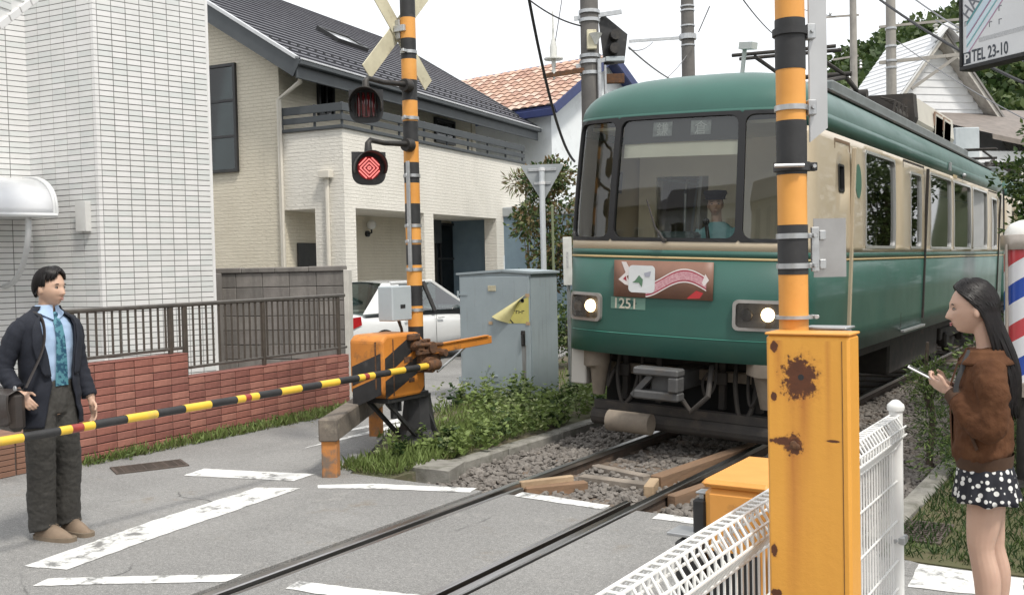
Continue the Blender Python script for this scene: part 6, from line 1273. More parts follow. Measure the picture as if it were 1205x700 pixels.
pg.cyl((-.6, 3.0, 4.120), (.6, 3.0, 4.120), .022, 8).cyl((-.6, 3.25, 4.120), (.6, 3.25, 4.120), .022, 8).cyl((-.45, 4.3, 4.020), (.45, 4.3, 4.020), .03, 8).cyl((-.5, 4.9, 3.840), (.5, 4.9, 3.840), .07, 10)
obj('pantograph', pg, M_UND, tr, smooth=True)
hr = obj('roof_horn', MB().lathe([(.14, 0), (.14, .1), (.11, .15), (.02, .17)], (.02, 1.7, 3.44), 18), M_TG, tr, smooth=True); obj('horn_pipe', MB().beam((.0, 1.7, 3.58), (.03, 1.7, 3.95), .035, .035).beam((.0, 1.68, 3.95), (.16, 1.62, 3.93), .09, .07), mat('horn_pale', (.5, .52, .5), rough=.5), hr)
# underframe
obj('underside_dark_plate', MB().box((-.98, .72, .2), (.98, .76, .86)), mat('underside_shade_black', (.012, .012, .012), rough=.9), tr)  # black plate added behind the running gear to paint the underside's deep shade
obj('underframe', MB().box((-1.05, .7, .72), (1.05, TL - .3, .88)), M_UND, tr)
obj('skirt_box', MB().box((-.95, 4.6, .3), (.95, 7.8, .72), .03), M_UND, tr)
for yb in (2.6, TL - 2.6):
    bg_ = obj('bogie', MB().box((-.78, yb - 1.2, .38), (-.66, yb + 1.2, .58), .02).box((.66, yb - 1.2, .38), (.78, yb + 1.2, .58), .02).box((-.66, yb - .15, .36), (.66, yb + .15, .66), .02).box((-.7, yb - 1.25, .4), (.7, yb - 1.15, .52)), M_UND, tr)
    for ya in (yb - .85, yb + .85):
        for s_ in (-1, 1): obj('wheel', MB().lathe([(.05, -.06), (.36, -.05), (.36, -.03), (.34, .0), (.34, .07), (.28, .07), (.1, .05), (.05, .07)] if s_ < 0 else [(.05, -.07), (.1, -.05), (.28, -.07), (.34, -.07), (.34, 0), (.36, .03), (.36, .05), (.05, .06)], (s_ * .57 , ya, .36), 28, 'X'), M_UND, bg_, smooth=True)
        obj('axle', MB().cyl((-.7, ya, .36), (.7, ya, .36), .06, 10), M_UND, bg_)
        for s_ in (-1, 1): obj('axle_box', MB().box((s_ * .7, ya - .14, .26), (s_ * .84, ya + .14, .5), .03), M_UND, bg_)
cp_ = obj('coupler', MB().box((-.11, -.12, .56), (.11, .7, .74), .02).box((-.24, -.2, .5), (.2, -.05, .58), .015).box((-.24, -.22, .72), (.2, -.05, .79), .015).box((.1, -.22, .58), (.2, -.06, .72), .015).beam((-.26, -.14, .52), (-.08, -.14, .72), .08, .05), mat('coupler_grey', (.12, .12, .12), (.085, .085, .085), 6, .65, .4, stain=(.14, .12, .1), sscale=5), tr)
obj('coupler_hose', MB().tube([(.35, .2, .8), (.4, .0, .55), (.25, -.02, .4), (.1, .1, .5)], .025, 8), M_UND, tr, smooth=True)
obj('guard_bar', MB().cyl((-.92, .35, .2), (.92, .35, .2), .085, 12).box((-.9, .3, .28), (.9, .4, .36)), M_UND, tr)
obj('obstacle_roller', MB().cyl((-.62, .08, .22), (-.18, .08, .22), .1, 16), M_UNDB, tr, smooth=True)
obj('step_box', MB().box((-1.17, .3, .5), (-1.0, .6, .85), .012), mat('step_white', (.52, .5, .46), rough=.6), tr)
obj('side_bracket', MB().tube([(-.88, .3, .86), (-.88, .3, .72), (-.86, .32, .68), (-.86, .32, .42)], [.13, .13, .09, .06], 10), M_UNDB, tr, smooth=True)
obj('side_bracket', MB().tube([(.86, .25, .86), (.86, .25, .78), (.86, .27, .74), (.86, .27, .45)], [.2, .2, .14, .07], 10), M_UNDB, tr, smooth=True)
obj('cow_guard', MB().box((-.95, .42, .12), (.95, .5, .3), .01), M_UND, tr)
for (x0, x1, z1, r_) in ((-.7, -.5, .35, .02), (-.45, -.3, .42, .016), (.5, .68, .3, .022), (.62, .74, .45, .016), (-.8, -.74, .5, .018), (.3, .2, .5, .014)):
    obj('brake_hose', MB().tube(cat([(x0, .45, .86), (x0 + .02, .36, .6), ((x0 + x1) / 2, .33, z1), (x1, .36, z1 + .12), (x1 + .02, .44, .7)], 5), r_, 7), M_UND, tr, smooth=True)
for x_ in (-.66, -.3, .34, .7): obj('hanger_bracket', MB().box((x_ - .03, .48, .36), (x_ + .03, .56, .86), .008).box((x_ - .06, .44, .6), (x_ + .06, .48, .72), .008), M_UND, tr)
obj('pilot_beam', MB().box((-1.0, .5, .62), (1.0, .58, .72), .01), M_UNDB, tr)
obj('air_tank', MB().cyl((-.5, 1.05, .5), (.6, 1.05, .5), .16, 14), M_UND, tr, smooth=True)
# second car coupled behind, a copy of the first with its own parts
tr2 = copy_tree(tr); tr2.location = (-.05, 8.33 + TL + .35, 0); tr2['label'] = 'second green and cream railcar coupled behind the leading car'
tr['group'] = tr2['group'] = 'coupled railcars'
gw = obj('gangway', MB().box((-.55, TL - .01, .9), (.55, TL + .42, 2.9), .03), M_UND, tr)
# ------------------------------------------------------------------ people
def solid(name, mb, voxel, m, parent, smooth=4, disp=None, fn=None):
    me = mb.mesh('tmp'); fixn(me); o = bpy.data.objects.new('tmp', me); C.objects.link(o)
    r = o.modifiers.new('r', 'REMESH'); r.mode = 'VOXEL'; r.voxel_size = voxel
    if smooth: s = o.modifiers.new('s', 'SMOOTH'); s.iterations = smooth; s.factor = .5
    for (st, sc, nm) in (disp or ()):
        tx = bpy.data.textures.new(nm, 'CLOUDS'); tx.noise_scale = sc; tx.noise_depth = 2
        d = o.modifiers.new('d', 'DISPLACE'); d.texture = tx; d.strength = st; d.mid_level = .5; d.texture_coords = 'LOCAL'
    me2 = eval_mods(o); bpy.data.objects.remove(o); bpy.data.meshes.remove(me); me2.name = name
    if fn:
        for v in me2.vertices: v.co = fn(v.co)
    me2.materials.clear(); return obj(name, me2, m, parent, smooth=True, angle=180)
def limb(mb, pts, seg=14, n=6):     # pts: (x, y, z, rx, ry)
    c = cat(pts, n); return mb.tube([p[:3] for p in c], [(max(.002, p[3]), max(.002, p[4])) for p in c], seg)
def head_mesh(c, yaw, pitch, sc=1.0, fem=False):
    b = MB(); nu, nv = 72, 56; G = lambda a, s: math.exp(-.5 * (a / s) ** 2)
    def f(u, v):
        a = 2 * pi * u; e = -pi / 2 + pi * v; X = math.cos(e) * math.sin(a); Y = -math.cos(e) * math.cos(a); Z = math.sin(e)
        x = X * (.070 if fem else .074); y = Y * .096; z = Z * .118 + .0
        if Z < 0:
            t = -Z; x *= 1 - (.40 if fem else .30) * t ** 1.6
            if Y > 0: y *= 1 - .45 * t ** 1.3
            else: y = y * (1 - .10 * t ** 2) - .010 * t
        else:
            if Y > 0: y *= 1.04
            x *= 1 + .03 * Z
        if Y < -.15:
            w = min(1, (-Y - .15) / .35)
            zt = z
            nose = 0
            if -.052 < zt < .02: nose = (.026 if not fem else .029) * (((.02 - zt) / .058) ** 1.35 if zt > -.038 else max(0, (zt + .052) / .014))
            y -= w * (nose * G(x, .0085 + .004 * max(0, min(1, (.0 - zt) / .04))))
            y += w * .0075 * (G(x - .031, .015) + G(x + .031, .015)) * G(zt - .004, .010)
            y -= w * .004 * G(zt - .026, .009) * G(x, .045)
            y -= w * (.0075 * G(zt + .064, .0065) + .0075 * G(zt + .076, .007)) * G(x, .017)
            y += w * .003 * G(zt + .0695, .0025) * G(x, .02)
            y += w * .004 * G(zt + .088, .006) * G(x, .02)
            y -= w * (.016 if fem else .015) * G(zt + .104, .015) * G(x, .022)
            y -= w * .004 * (G(x - .045, .018) + G(x + .045, .018)) * G(zt + .03, .02)
        return Vector((x * sc, y * sc, z * sc))
    b.grid(f, nu, nv, wrap=True)
    for s in (-1, 1):       # ears
        e = MB().sphere((0, 0, 0), (.010, .019, .031), 12, 9); e.xf(Matrix.Translation((s * .073 * sc, .012, -.012)) @ Matrix.Rotation(s * .35, 4, 'Z') @ Matrix.Rotation(-.15, 4, 'X') @ Matrix.Scale(sc, 4)); b.add(e.v, e.f)
    Mh = Matrix.Translation(c) @ Matrix.Rotation(yaw, 4, 'Z') @ Matrix.Rotation(pitch, 4, 'X')
    b.xf(Mh); return b, Mh
def face_parts(par, Mh, sc, brow, lip, fem=False):
    ew = mat('eye_white', (.38, .35, .33), rough=.3); ei = mat('eye_iris', (.02, .013, .01), rough=.12)
    for s in (-1, 1):
        e = obj('eye', MB().sphere((s * .031 * sc, -.079 * sc, .003 * sc), (.012 * sc, .007 * sc, .005 * sc), 14, 10).xf(Mh), ew, par, smooth=True)
        obj('iris', MB().sphere((s * .031 * sc - .001, -.0838 * sc, .0032 * sc), (.0068 * sc, .0045 * sc, .0054 * sc), 10, 8).xf(Mh), ei, e, smooth=True)
        obj('eyelid', MB().tube([Mh @ Vector(((s * .031 + d * .0145) * sc, (-.0848 + abs(d) * .006) * sc, (.0085 - d * d * .004) * sc)) for d in (-1, -.5, 0, .5, 1)], .0016 * sc, 6), ei, e)
        obj('eyebrow', MB().tube([Mh @ Vector(((s * .031 + d * .019) * sc, (-.0905 + .008 * abs((s * .031 + d * .019) / .05) ** 2) * sc, (.0225 + (.003 - .004 * (d * s) ** 2)) * sc)) for d in (-1, -.6, -.2, .2, .6, 1)], [.001, .0026, .003, .003, .0024, .001], 6), brow, par)
    obj('lips', MB().sphere((0, -.0955 * sc, -.0645 * sc), (.0145 * sc, .0055 * sc, .0032 * sc), 12, 8).sphere((0, -.0952 * sc, -.0735 * sc), (.012 * sc, .0055 * sc, .0038 * sc), 12, 8).xf(Mh), lip, par, smooth=True)
def add_hand(b, wrist, d, back, side, curl=.5, sc=1.0, thumb=1.0):
    # d: direction of the fingers, back: outward normal of the back of the hand, side: towards the thumb
    W = Vector(wrist); d = Vector(d).normalized(); bk = Vector(back); bk = (bk - d * bk.dot(d)).normalized(); sd_ = Vector(side); sd_ = (sd_ - d * sd_.dot(d) - bk * sd_.dot(bk)).normalized()
    pm = MB().sphere((0, 0, 0), (1, 1, 1), 14, 10)
    Mx = Matrix((sd_, bk, d)).transposed().to_4x4()
    pm.xf(Matrix.Translation(W + d * .045 * sc) @ Mx @ Matrix.Diagonal((.040 * sc, .016 * sc, .056 * sc, 1))); b.add(pm.v, pm.f)
    b.tube([W - d * .05 * sc, W, W + d * .03 * sc], [(.026 * sc, .022 * sc), (.024 * sc, .021 * sc), (.026 * sc, .018 * sc)], 10)
    for i, (o, L, r) in enumerate(((.027, .072, .0083), (.009, .08, .0086), (-.009, .074, .0082), (-.026, .06, .0074))):
        p = W + d * .085 * sc + sd_ * o * sc; pts = [p - d * .03 * sc, p]; a = .0
        for k, fr_ in enumerate((.45, .32, .23)):
            a += curl * (.55 + .35 * k) + .06 * i * curl; q = pts[-1] + (d * math.cos(a) - bk * math.sin(a)) * (L * fr_ * sc); pts.append(q)
        b.tube(pts, [r * 1.05 * sc, r * sc, r * .95 * sc, r * .85 * sc, r * .65 * sc], 8)
    p = W + d * .03 * sc + sd_ * .03 * sc; q1 = p + (d * .6 + sd_ * .75 - bk * .35 * thumb).normalized() * .036 * sc; q2 = q1 + (d * .9 + sd_ * .1 - bk * .5 * thumb).normalized() * .03 * sc
    b.tube([W + d * .015 * sc + sd_ * .012 * sc, p, q1, q2], [.013 * sc, .0125 * sc, .0105 * sc, .0078 * sc], 8)
M_SKIN1 = mat('skin_man', (.55, .36, .26), (.50, .32, .235), 8, .5, sss=.08); M_SKIN2 = mat('skin_woman', (.56, .37, .28), (.51, .33, .25), 8, .48, sss=.08)
M_HAIR = mat('hair_black', (.008, .007, .007), (.014, .011, .011), 30, .42, spec=.3)
def strands(b, roots, fn, r=.006, n=9, seg=5):
    for q in roots:
        pts = [fn(q, k / n) for k in range(n + 1)]; b.tube(pts, [(r * (.5 + .8 * math.sin(pi * min(.95, .12 + .8 * k / n))), r * .55 * (.5 + .8 * math.sin(pi * min(.95, .12 + .8 * k / n)))) for k in range(n + 1)], seg)
    return b

# ---- torso surface helper (sections are z: cx, cy, rx, ry, square)
def sect(S):
    zs = [s[0] for s in S]
    def f(z):
        if z <= zs[0]: return S[0][1:]
        if z >= zs[-1]: return S[-1][1:]
        for a, b_ in zip(S, S[1:]):
            if a[0] <= z <= b_[0]: t = (z - a[0]) / (b_[0] - a[0]); t = t * t * (3 - 2 * t); return tuple(lerp(p, q, t) for p, q in zip(a[1:], b_[1:]))
    return f
def tsurf(f, z, th, off=0.0):       # th = 0 front (-y), growing to the figure's left (+x)
    cx, cy, rx, ry, e = f(z); s, c = math.sin(th), math.cos(th)
    return Vector((cx + math.copysign(abs(s) ** e, s) * (rx + off), cy - math.copysign(abs(c) ** e, c) * (ry + off), z))
def fold(p, a=.004, k=1.0):
    return a * (math.sin(p.z * 31 * k + p.x * 23 + math.sin(p.y * 19) * 2) * .5 + math.sin(p.z * 57 * k - p.x * 37 + p.y * 41) * .3 + math.sin(p.x * 71 + p.z * 13) * .2)

# ================= the man
MANP = at_z(66, 637); mn = thing('person', 'man in navy jacket and blue tie with a shoulder bag waiting behind the barrier', 'person', (MANP.x, MANP.y, 0), R(4 + 90))
b = MB(); HS = 1.02
hd_, Mh = head_mesh(Vector((0, -.035, 1.662)), R(12), R(2), HS); b.add(hd_.v, hd_.f)
limb(b, [(0, .02, 1.44, .07, .065), (0, .01, 1.50, .058, .06), (0, -.005, 1.56, .054, .058), (0, -.01, 1.62, .052, .058)])
limb(b, [(0, 0, .84, .12, .08), (0, 0, 1.05, .13, .08), (0, 0, 1.3, .15, .085), (0, .01, 1.42, .12, .07), (0, .01, 1.47, .06, .05)])
RA = [(-.16, .01, 1.41, .04, .04), (-.228, .06, 1.28, .042, .042), (-.262, .075, 1.17, .04, .04), (-.26, .03, 1.09, .036, .036), (-.247, -.03, 1.01, .026, .024)]
LA_ = [(.16, .01, 1.41, .04, .04), (.21, .03, 1.25, .042, .042), (.235, .02, 1.12, .038, .038), (.244, -.03, 1.0, .034, .034), (.244, -.085, .905, .025, .023)]
limb(b, RA); limb(b, LA_)
add_hand(b, (-.247, -.035, 1.005), (.15, -.75, -.65), (-.8, -.35, .5), (.5, .1, .9), .55, .98); add_hand(b, (.244, -.087, .90), (-.02, -.25, -1), (1, -.1, 0), (-.1, -1, .2), .4, .98)
FT = [(-1, at_z(57, 634)), (1, at_z(86, 626))]; im = mn.matrix_world.inverted(); feet = []
for s, fp in FT:
    q = im @ fp; q.z = 0; q.y += .05; feet.append((s, q)); limb(b, [(s * .085, 0, .9, .06, .06), (lerp(s * .1, q.x, .5), lerp(0, q.y, .5), .5, .045, .045), (q.x, q.y + .01, .1, .036, .038), (q.x, q.y - .03, .05, .03, .03)])
mb_ = solid('body', b, .005, M_SKIN1, mn, 3)
face_parts(mn, Mh, HS, M_HAIR, mat('lips_man', (.42, .2, .17), rough=.5))
# hair: cap plus swept locks with a centre part
hb3 = MB(); rg = random.Random(5)
def hairpt(a, e, k): return Mh @ (Vector((math.cos(e) * math.sin(a) * .0765, -math.cos(e) * math.cos(a) * .101, math.sin(e) * .124)) * (HS * k))
cap = MB().grid(lambda u, v: hairpt(2 * pi * u, lerp(R(90), R(46) if abs(((2 * pi * u + pi) % (2 * pi)) - pi) < R(55) else R(max(-20, 46 - 1.0 * (math.degrees(abs(((2 * pi * u + pi) % (2 * pi)) - pi)) - 55))), v), 1.03), 48, 16, wrap=True); hb3.add(cap.v, cap.f)
roots = []
for i in range(300): roots.append((rg.uniform(-pi, pi), rg.uniform(.0, 1.0), rg.uniform(.95, 1.1), rg.random()))
def lock(q, t):
    a0, h, k, w = q; side = 1 if math.sin(a0) >= 0 else -1
    front = math.cos(a0) > math.cos(R(72))
    aa = abs(a0); back = max(0, min(1, (aa - R(95)) / R(50)))
    e0 = lerp(R(88), R(50), h)
    if front: e1 = lerp(R(17), R(34), h * .6 + .4 * w) + (R(16) if abs(math.sin(a0)) < .25 else 0)
    else: e1 = lerp(lerp(R(2), R(12), w), lerp(R(-30), R(-8), w), back)
    e = lerp(e0, e1, t ** .85); a = a0 + side * .42 * t * (1 if front else .12) * (1 - h * .4)
    lift = 1.04 + .085 * math.sin(pi * min(1, t * .95 + .06)) * k * (1.25 if front else .75)
    return hairpt(a, e, lift)
strands(hb3, roots, lock, .0075, 9, 5)
obj('hair', hb3, M_HAIR, mn, smooth=True, angle=180)
# clothing
MS = sect([(.76, 0, .005, .178, .128, .85), (.95, 0, .0, .172, .124, .85), (1.06, 0, .0, .162, .115, .85), (1.2, 0, .0, .172, .118, .85), (1.33, 0, .005, .19, .122, .82), (1.41, 0, .01, .192, .114, .85), (1.452, 0, .013, .18, .10, .88), (1.478, 0, .015, .145, .088, .95), (1.5, 0, .015, .098, .073, 1), (1.525, 0, .01, .068, .066, 1), (1.55, 0, .005, .06, .064, 1)])
M_SHIRT = mat('shirt_blue', (.40, .53, .72), (.35, .48, .67), 14, .75, bump=.2, bscale=40); M_JKT = mat('jacket_navy', (.0075, .0095, .017), (.011, .014, .024), 60, .85, bump=.12, bscale=200)
M_JKT2 = mat('jacket_lapel', (.009, .0115, .02), (.013, .0165, .027), 60, .82, bump=.12, bscale=200); M_TRS = mat('trousers_grey', (.040, .038, .034), (.055, .052, .047), 50, .85, bump=.2, bscale=200)
obj('shirt', MB().grid(lambda u, v: (lambda p: p)(tsurf(MS, lerp(.98, 1.512, v), 2 * pi * u, -.016 - .035 * max(0, min(1, (1.07 - lerp(.98, 1.512, v)) / .05)) + fold(tsurf(MS, lerp(.98, 1.512, v), 2 * pi * u), .004))), 56, 44, wrap=True), M_SHIRT, mn, smooth=True, angle=180)
for s in (-1, 1): obj('shirt_collar', MB().grid(lambda u, v: tsurf(MS, lerp(1.50, 1.552, 1 - v), s * lerp(.12, 2.6, u), .006 + .012 * v) + Vector((0, -.006 * (1 - u) * v, -.045 * v * max(0, 1 - u * 3.2))), 14, 4), M_SHIRT, mn, smooth=True)
def gap(z): 
    if z > 1.49: return 1.05
    if z > 1.04: t = (1.49 - z) / .45; return lerp(.62, .36, t ** .8)
    return lerp(.36, .66, min(1, (1.04 - z) / .28) ** .8)
def jk(u, v, off=.0):
    z = lerp(.775, 1.53, v); g_ = gap(z); th = lerp(g_ * .92, 2 * pi - g_ * 1.05, u); p = tsurf(MS, z, th, .012 + off); f_ = fold(p, .007 if z < 1.2 else .004); q = tsurf(MS, z, th, .012 + off + f_)
    flare = max(0, (1.0 - z)) * .10; q.x *= 1 + flare; q.y *= 1 + flare; return q
jo = obj('jacket', MB().grid(jk, 60, 54), M_JKT, mn, smooth=True, angle=180); so_ = jo.modifiers.new('t', 'SOLIDIFY'); so_.thickness = .01; so_.offset = 1
for s in (-1, 1):
    def lap(u, v):
        z = lerp(1.10, 1.50, v); g_ = gap(z); wdt = .42 * math.sin(pi * min(1, .15 + v * .85)) ** .8 * (1 if v < .8 else 1.0); th = g_ * (.92 if s > 0 else 1.05) + wdt * u * (1 if v < .97 else .8); th = th if s > 0 else -th
        return tsurf(MS, z, th, .032 + .004 * u)
    lo = obj('lapel', MB().grid(lap, 6, 20), M_JKT2, mn, smooth=True); q_ = lo.modifiers.new('t', 'SOLIDIFY'); q_.thickness = .006
obj('jacket_collar', MB().grid(lambda u, v: tsurf(MS, lerp(1.475, 1.545, v), lerp(1.05, 2 * pi - 1.05, u), .022 + .008 * (1 - v)), 24, 4), M_JKT2, mn, smooth=True)
def sleeve(pts, nm='sleeve', m=None, rr=((.066, .072), (.068, .072), (.062, .066), (.058, .061), (.052, .055), (.048, .05)), par=None, a=.0035, dens_=7):
    c = cat([tuple(p) + r for p, r in zip(pts, rr)], dens_); t = MB().tube([q[:3] for q in c], [q[3:5] for q in c], 22)
    n = len(c); vs = []
    for i, v in enumerate(t.v):
        k = i // 22; ctr = Vector(c[min(k, n - 1)][:3]); d = Vector(v) - ctr; L_ = d.length or 1; w = math.sin(i % 22 * .9 + k * 1.3) * .5 + math.sin(k * 1.9 + (i % 22) * .35) * .6
        vs.append(tuple(ctr + d * (1 + a / L_ * w)))
    t.v = vs; return obj(nm, t, m or M_JKT, par or mn, smooth=True, angle=180)
sleeve([(-.145, .012, 1.43), (-.198, .03, 1.375), (-.238, .065, 1.26), (-.266, .078, 1.16), (-.262, .03, 1.085), (-.25, -.02, 1.03)])
sleeve([(.145, .012, 1.43), (.196, .022, 1.375), (.22, .03, 1.24), (.236, .02, 1.12), (.244, -.03, 1.0), (.244, -.068, .93)])
# tie
def tie(u, v):
    z = lerp(1.03, 1.478, v); w = lerp(.048, .026, v) if v < .93 else .022; p = tsurf(MS, z, 0, -.006 + .005 * math.sin(v * 3)); return p + Vector(((u - .5) * 2 * w + .006, -.004 * math.cos((u - .5) * pi), 0))
M_TIE = mat('tie_teal', (.015, .07, .125), (.08, .23, .28), 34, .6, mixlo=.45, mixhi=.55, detail=2); obj('tie', MB().grid(tie, 6, 24), M_TIE, mn, smooth=True); obj('tie_knot', MB().sphere((.006, tsurf(MS, 1.485, 0).y + .002, 1.488), (.02, .014, .02), 12, 8), M_TIE, mn, smooth=True)
# trousers: pelvis and two legs
tl_ = MB()
for s, q in feet:
    c = cat([(s * .07, .01, .98, .09, .108), (s * .078, .008, .88, .095, .112), (s * .088, .0, .72, .09, .102), (lerp(s * .1, q.x, .5), lerp(0, q.y, .5) - .012, .5, .086, .094), (lerp(s * .1, q.x, .85), lerp(0, q.y, .85) + .004, .28, .086, .092), (q.x, q.y + .004, .1, .084, .094), (q.x, q.y - .004, .055, .086, .1)], 8)
    limb_ = MB().tube([p[:3] for p in c], [p[3:5] for p in c], 22); tl_.add(limb_.v, limb_.f)
limb(tl_, [(0, .006, .85, .155, .112), (0, .004, .95, .16, .118), (0, .002, 1.03, .155, .110), (0, .002, 1.06, .152, .106)], 24)
tro = solid('trousers', tl_, .0075, M_TRS, mn, 2, ((.012, .07, 'fold_a'), (.007, .03, 'fold_b')))
M_SHOE = mat('shoe_tan', (.25, .185, .13), (.21, .155, .11), 14, .8, bump=.2, bscale=60); M_SOLE = mat('sole_tan', (.22, .17, .12), (.18, .14, .1), 9, .9)
for s, q in feet:
    yw = s * -.12
    sh = MB().grid(lambda u, v: (lambda a, yy: Vector((math.cos(a) * lerp(.0, 1, 1) * (.046 * (1 - .2 * max(0, (yy - .6)) ) if True else 0) * math.sin(pi * min(.985, max(.05, .08 + yy * .88))) ** .45 * max(0, 1 - yy ** 9) ** .5 * max(0, 1 - (1 - yy) ** 16) ** .5, lerp(.078, -.218, yy), .012 + max(0, math.sin(a)) * (lerp(.105, .055, min(1, yy * 1.25)) * (math.sin(pi * min(.97, .12 + yy * .82)) ** .6) * max(0, 1 - yy ** 9) ** .5 * max(0, 1 - (1 - yy) ** 16) ** .5))))(lerp(-.15, pi + .15, u), v), 16, 20)
    M_ = Matrix.Translation((q.x, q.y - .02, 0)) @ Matrix.Rotation(yw, 4, 'Z') @ Matrix.Scale(1.14, 4); shoe = obj('shoe', sh.xf(M_), M_SHOE, mn, smooth=True, angle=180)
    so2 = MB().prism([(math.copysign(1, math.sin(t)) * .05 * abs(math.sin(t)) ** .6 * (1 - .12 * math.cos(t)), .078 - .148 + .148 * math.cos(t) if False else (-.07 + .152 * math.cos(t))) for t in [2 * pi * i / 28 for i in range(28)]], .0, .024).xf(M_); obj('sole', so2, M_SOLE, shoe, norm=True)
    obj('lace', MB().tube([M_ @ Vector((x_, -.045 - .012 * k, .094 - .006 * k)) for k in range(3) for x_ in ((-.022, .022) if k % 2 else (.022, -.022))], .0035, 5).tube([M_ @ Vector(p) for p in ((0, -.04, .098), (.03, -.05, .088), (.04, -.065, .07))], .003, 5), M_SOLE, shoe)
# shoulder bag and strap
M_BAG = mat('bag_leather', (.045, .036, .032), (.03, .025, .023), 6, .45, bump=.15, bscale=30)
bagt = thing('shoulder_bag', 'dark brown leather shoulder bag hanging at the man\'s hip', 'bag', tuple(mn.matrix_world @ Vector((-.285, .03, .78))), R(4 + 90 - 12))
obj('bag_body', MB().box((-.055, -.18, 0), (.045, .17, .25), .03), M_BAG, bagt)
fl = MB().grid(lambda u, v: Vector((lerp(-.064, -.075, math.sin(pi * min(1, v * 1.2))) if v > .12 else lerp(.03, -.064, v / .12), lerp(-.185, .175, u), .262 - v * (.20 + .035 * math.sin(pi * u)) * 1.0 if v > .12 else .262)), 16, 16); fo = obj('flap', fl, M_BAG, bagt, smooth=True); fm2 = fo.modifiers.new('t', 'SOLIDIFY'); fm2.thickness = .006
obj('clasp', MB().sphere((-.082, -.03, .06), (.006, .012, .01), 10, 6), M_GALV, bagt, smooth=True)
for yy in (-.17, .16): obj('buckle', MB().lathe([(.012, -.004), (.018, -.004), (.018, .004), (.012, .004)], (-.02, yy, .27), 12, 'X'), M_GALV, bagt)
sp0 = [mn.matrix_world @ Vector(p) for p in ((-.27, -.14, 1.05), (-.225, -.150, 1.14), (-.165, -.158, 1.26), (-.135, -.150, 1.36), (-.115, -.105, 1.455), (-.108, -.02, 1.495), (-.12, .07, 1.475), (-.16, .13, 1.36), (-.22, .15, 1.2), (-.28, .15, 1.05))]
cs3 = cat([tuple(p) for p in sp0], 5); obj('strap', MB().tube(cs3, [(.004, .019)] * len(cs3), 8), M_BAG, bagt, smooth=True, world=True)

# ================= the woman
WP = Vector((3.083, 4.826, 0)); wn = thing('person', 'woman with long black hair in brown suede jacket and dotted skirt looking ahead', 'person', tuple(WP), R(188 + 90)); b = MB(); HW = .95
hd_, Mw = head_mesh(Vector((0, -.045, 1.502)), R(8), R(3), HW, True); b.add(hd_.v, hd_.f)
limb(b, [(0, .02, 1.28, .06, .055), (0, .014, 1.34, .043, .044), (0, .002, 1.40, .040, .042), (0, -.008, 1.46, .04, .046)])
limb(b, [(0, 0, .78, .11, .08), (0, 0, .95, .115, .08), (0, 0, 1.15, .12, .085), (0, .01, 1.27, .1, .06), (0, .01, 1.31, .05, .045)])
LAw = [(.11, .02, 1.23, .035, .035), (.176, .045, 1.11, .034, .034), (.18, .035, 1.0, .032, .032), (.15, -.05, 1.06, .03, .03), (.075, -.13, 1.135, .023, .021)]
RAw = [(-.11, .02, 1.23, .035, .035), (-.176, .045, 1.11, .034, .034), (-.18, .035, 1.0, .032, .032), (-.13, -.05, 1.07, .03, .03), (-.045, -.135, 1.145, .023, .021)]
limb(b, LAw); limb(b, RAw)
add_hand(b, (.073, -.135, 1.14), (-.35, -.85, .35), (.75, -.1, -.65), (.25, -.15, .95), .75, .88, .6); add_hand(b, (-.045, -.14, 1.148), (.35, -.85, .3), (-.75, -.2, -.5), (-.2, -.2, .95), .75, .88, .6)
for s in (-1, 1):
    ys = -.012 if s > 0 else .03
    limb(b, [(s * .062, .014, .80, .068, .085), (s * .066, .01, .68, .068, .080), (s * .068, ys * .5, .56, .060, .070), (s * .07, ys - .004, .475, .051, .058), (s * .07, ys, .42, .047, .053), (s * .072, ys + .02, .31, .048, .056), (s * .074, ys + .02, .20, .041, .047), (s * .073, ys + .012, .10, .032, .038), (s * .073, ys + .0, .06, .034, .044)], 16, 7)
    limb(b, [(s * .073, ys + .03, .04, .03, .035), (s * .075, ys - .05, .05, .036, .03), (s * .078, ys - .12, .03, .04, .02), (s * .078, ys - .17, .02, .03, .012)], 12)
solid('body', b, .0045, M_SKIN2, wn, 3)
face_parts(wn, Mw, HW, M_HAIR, mat('lips_woman', (.5, .18, .18), rough=.4), True)
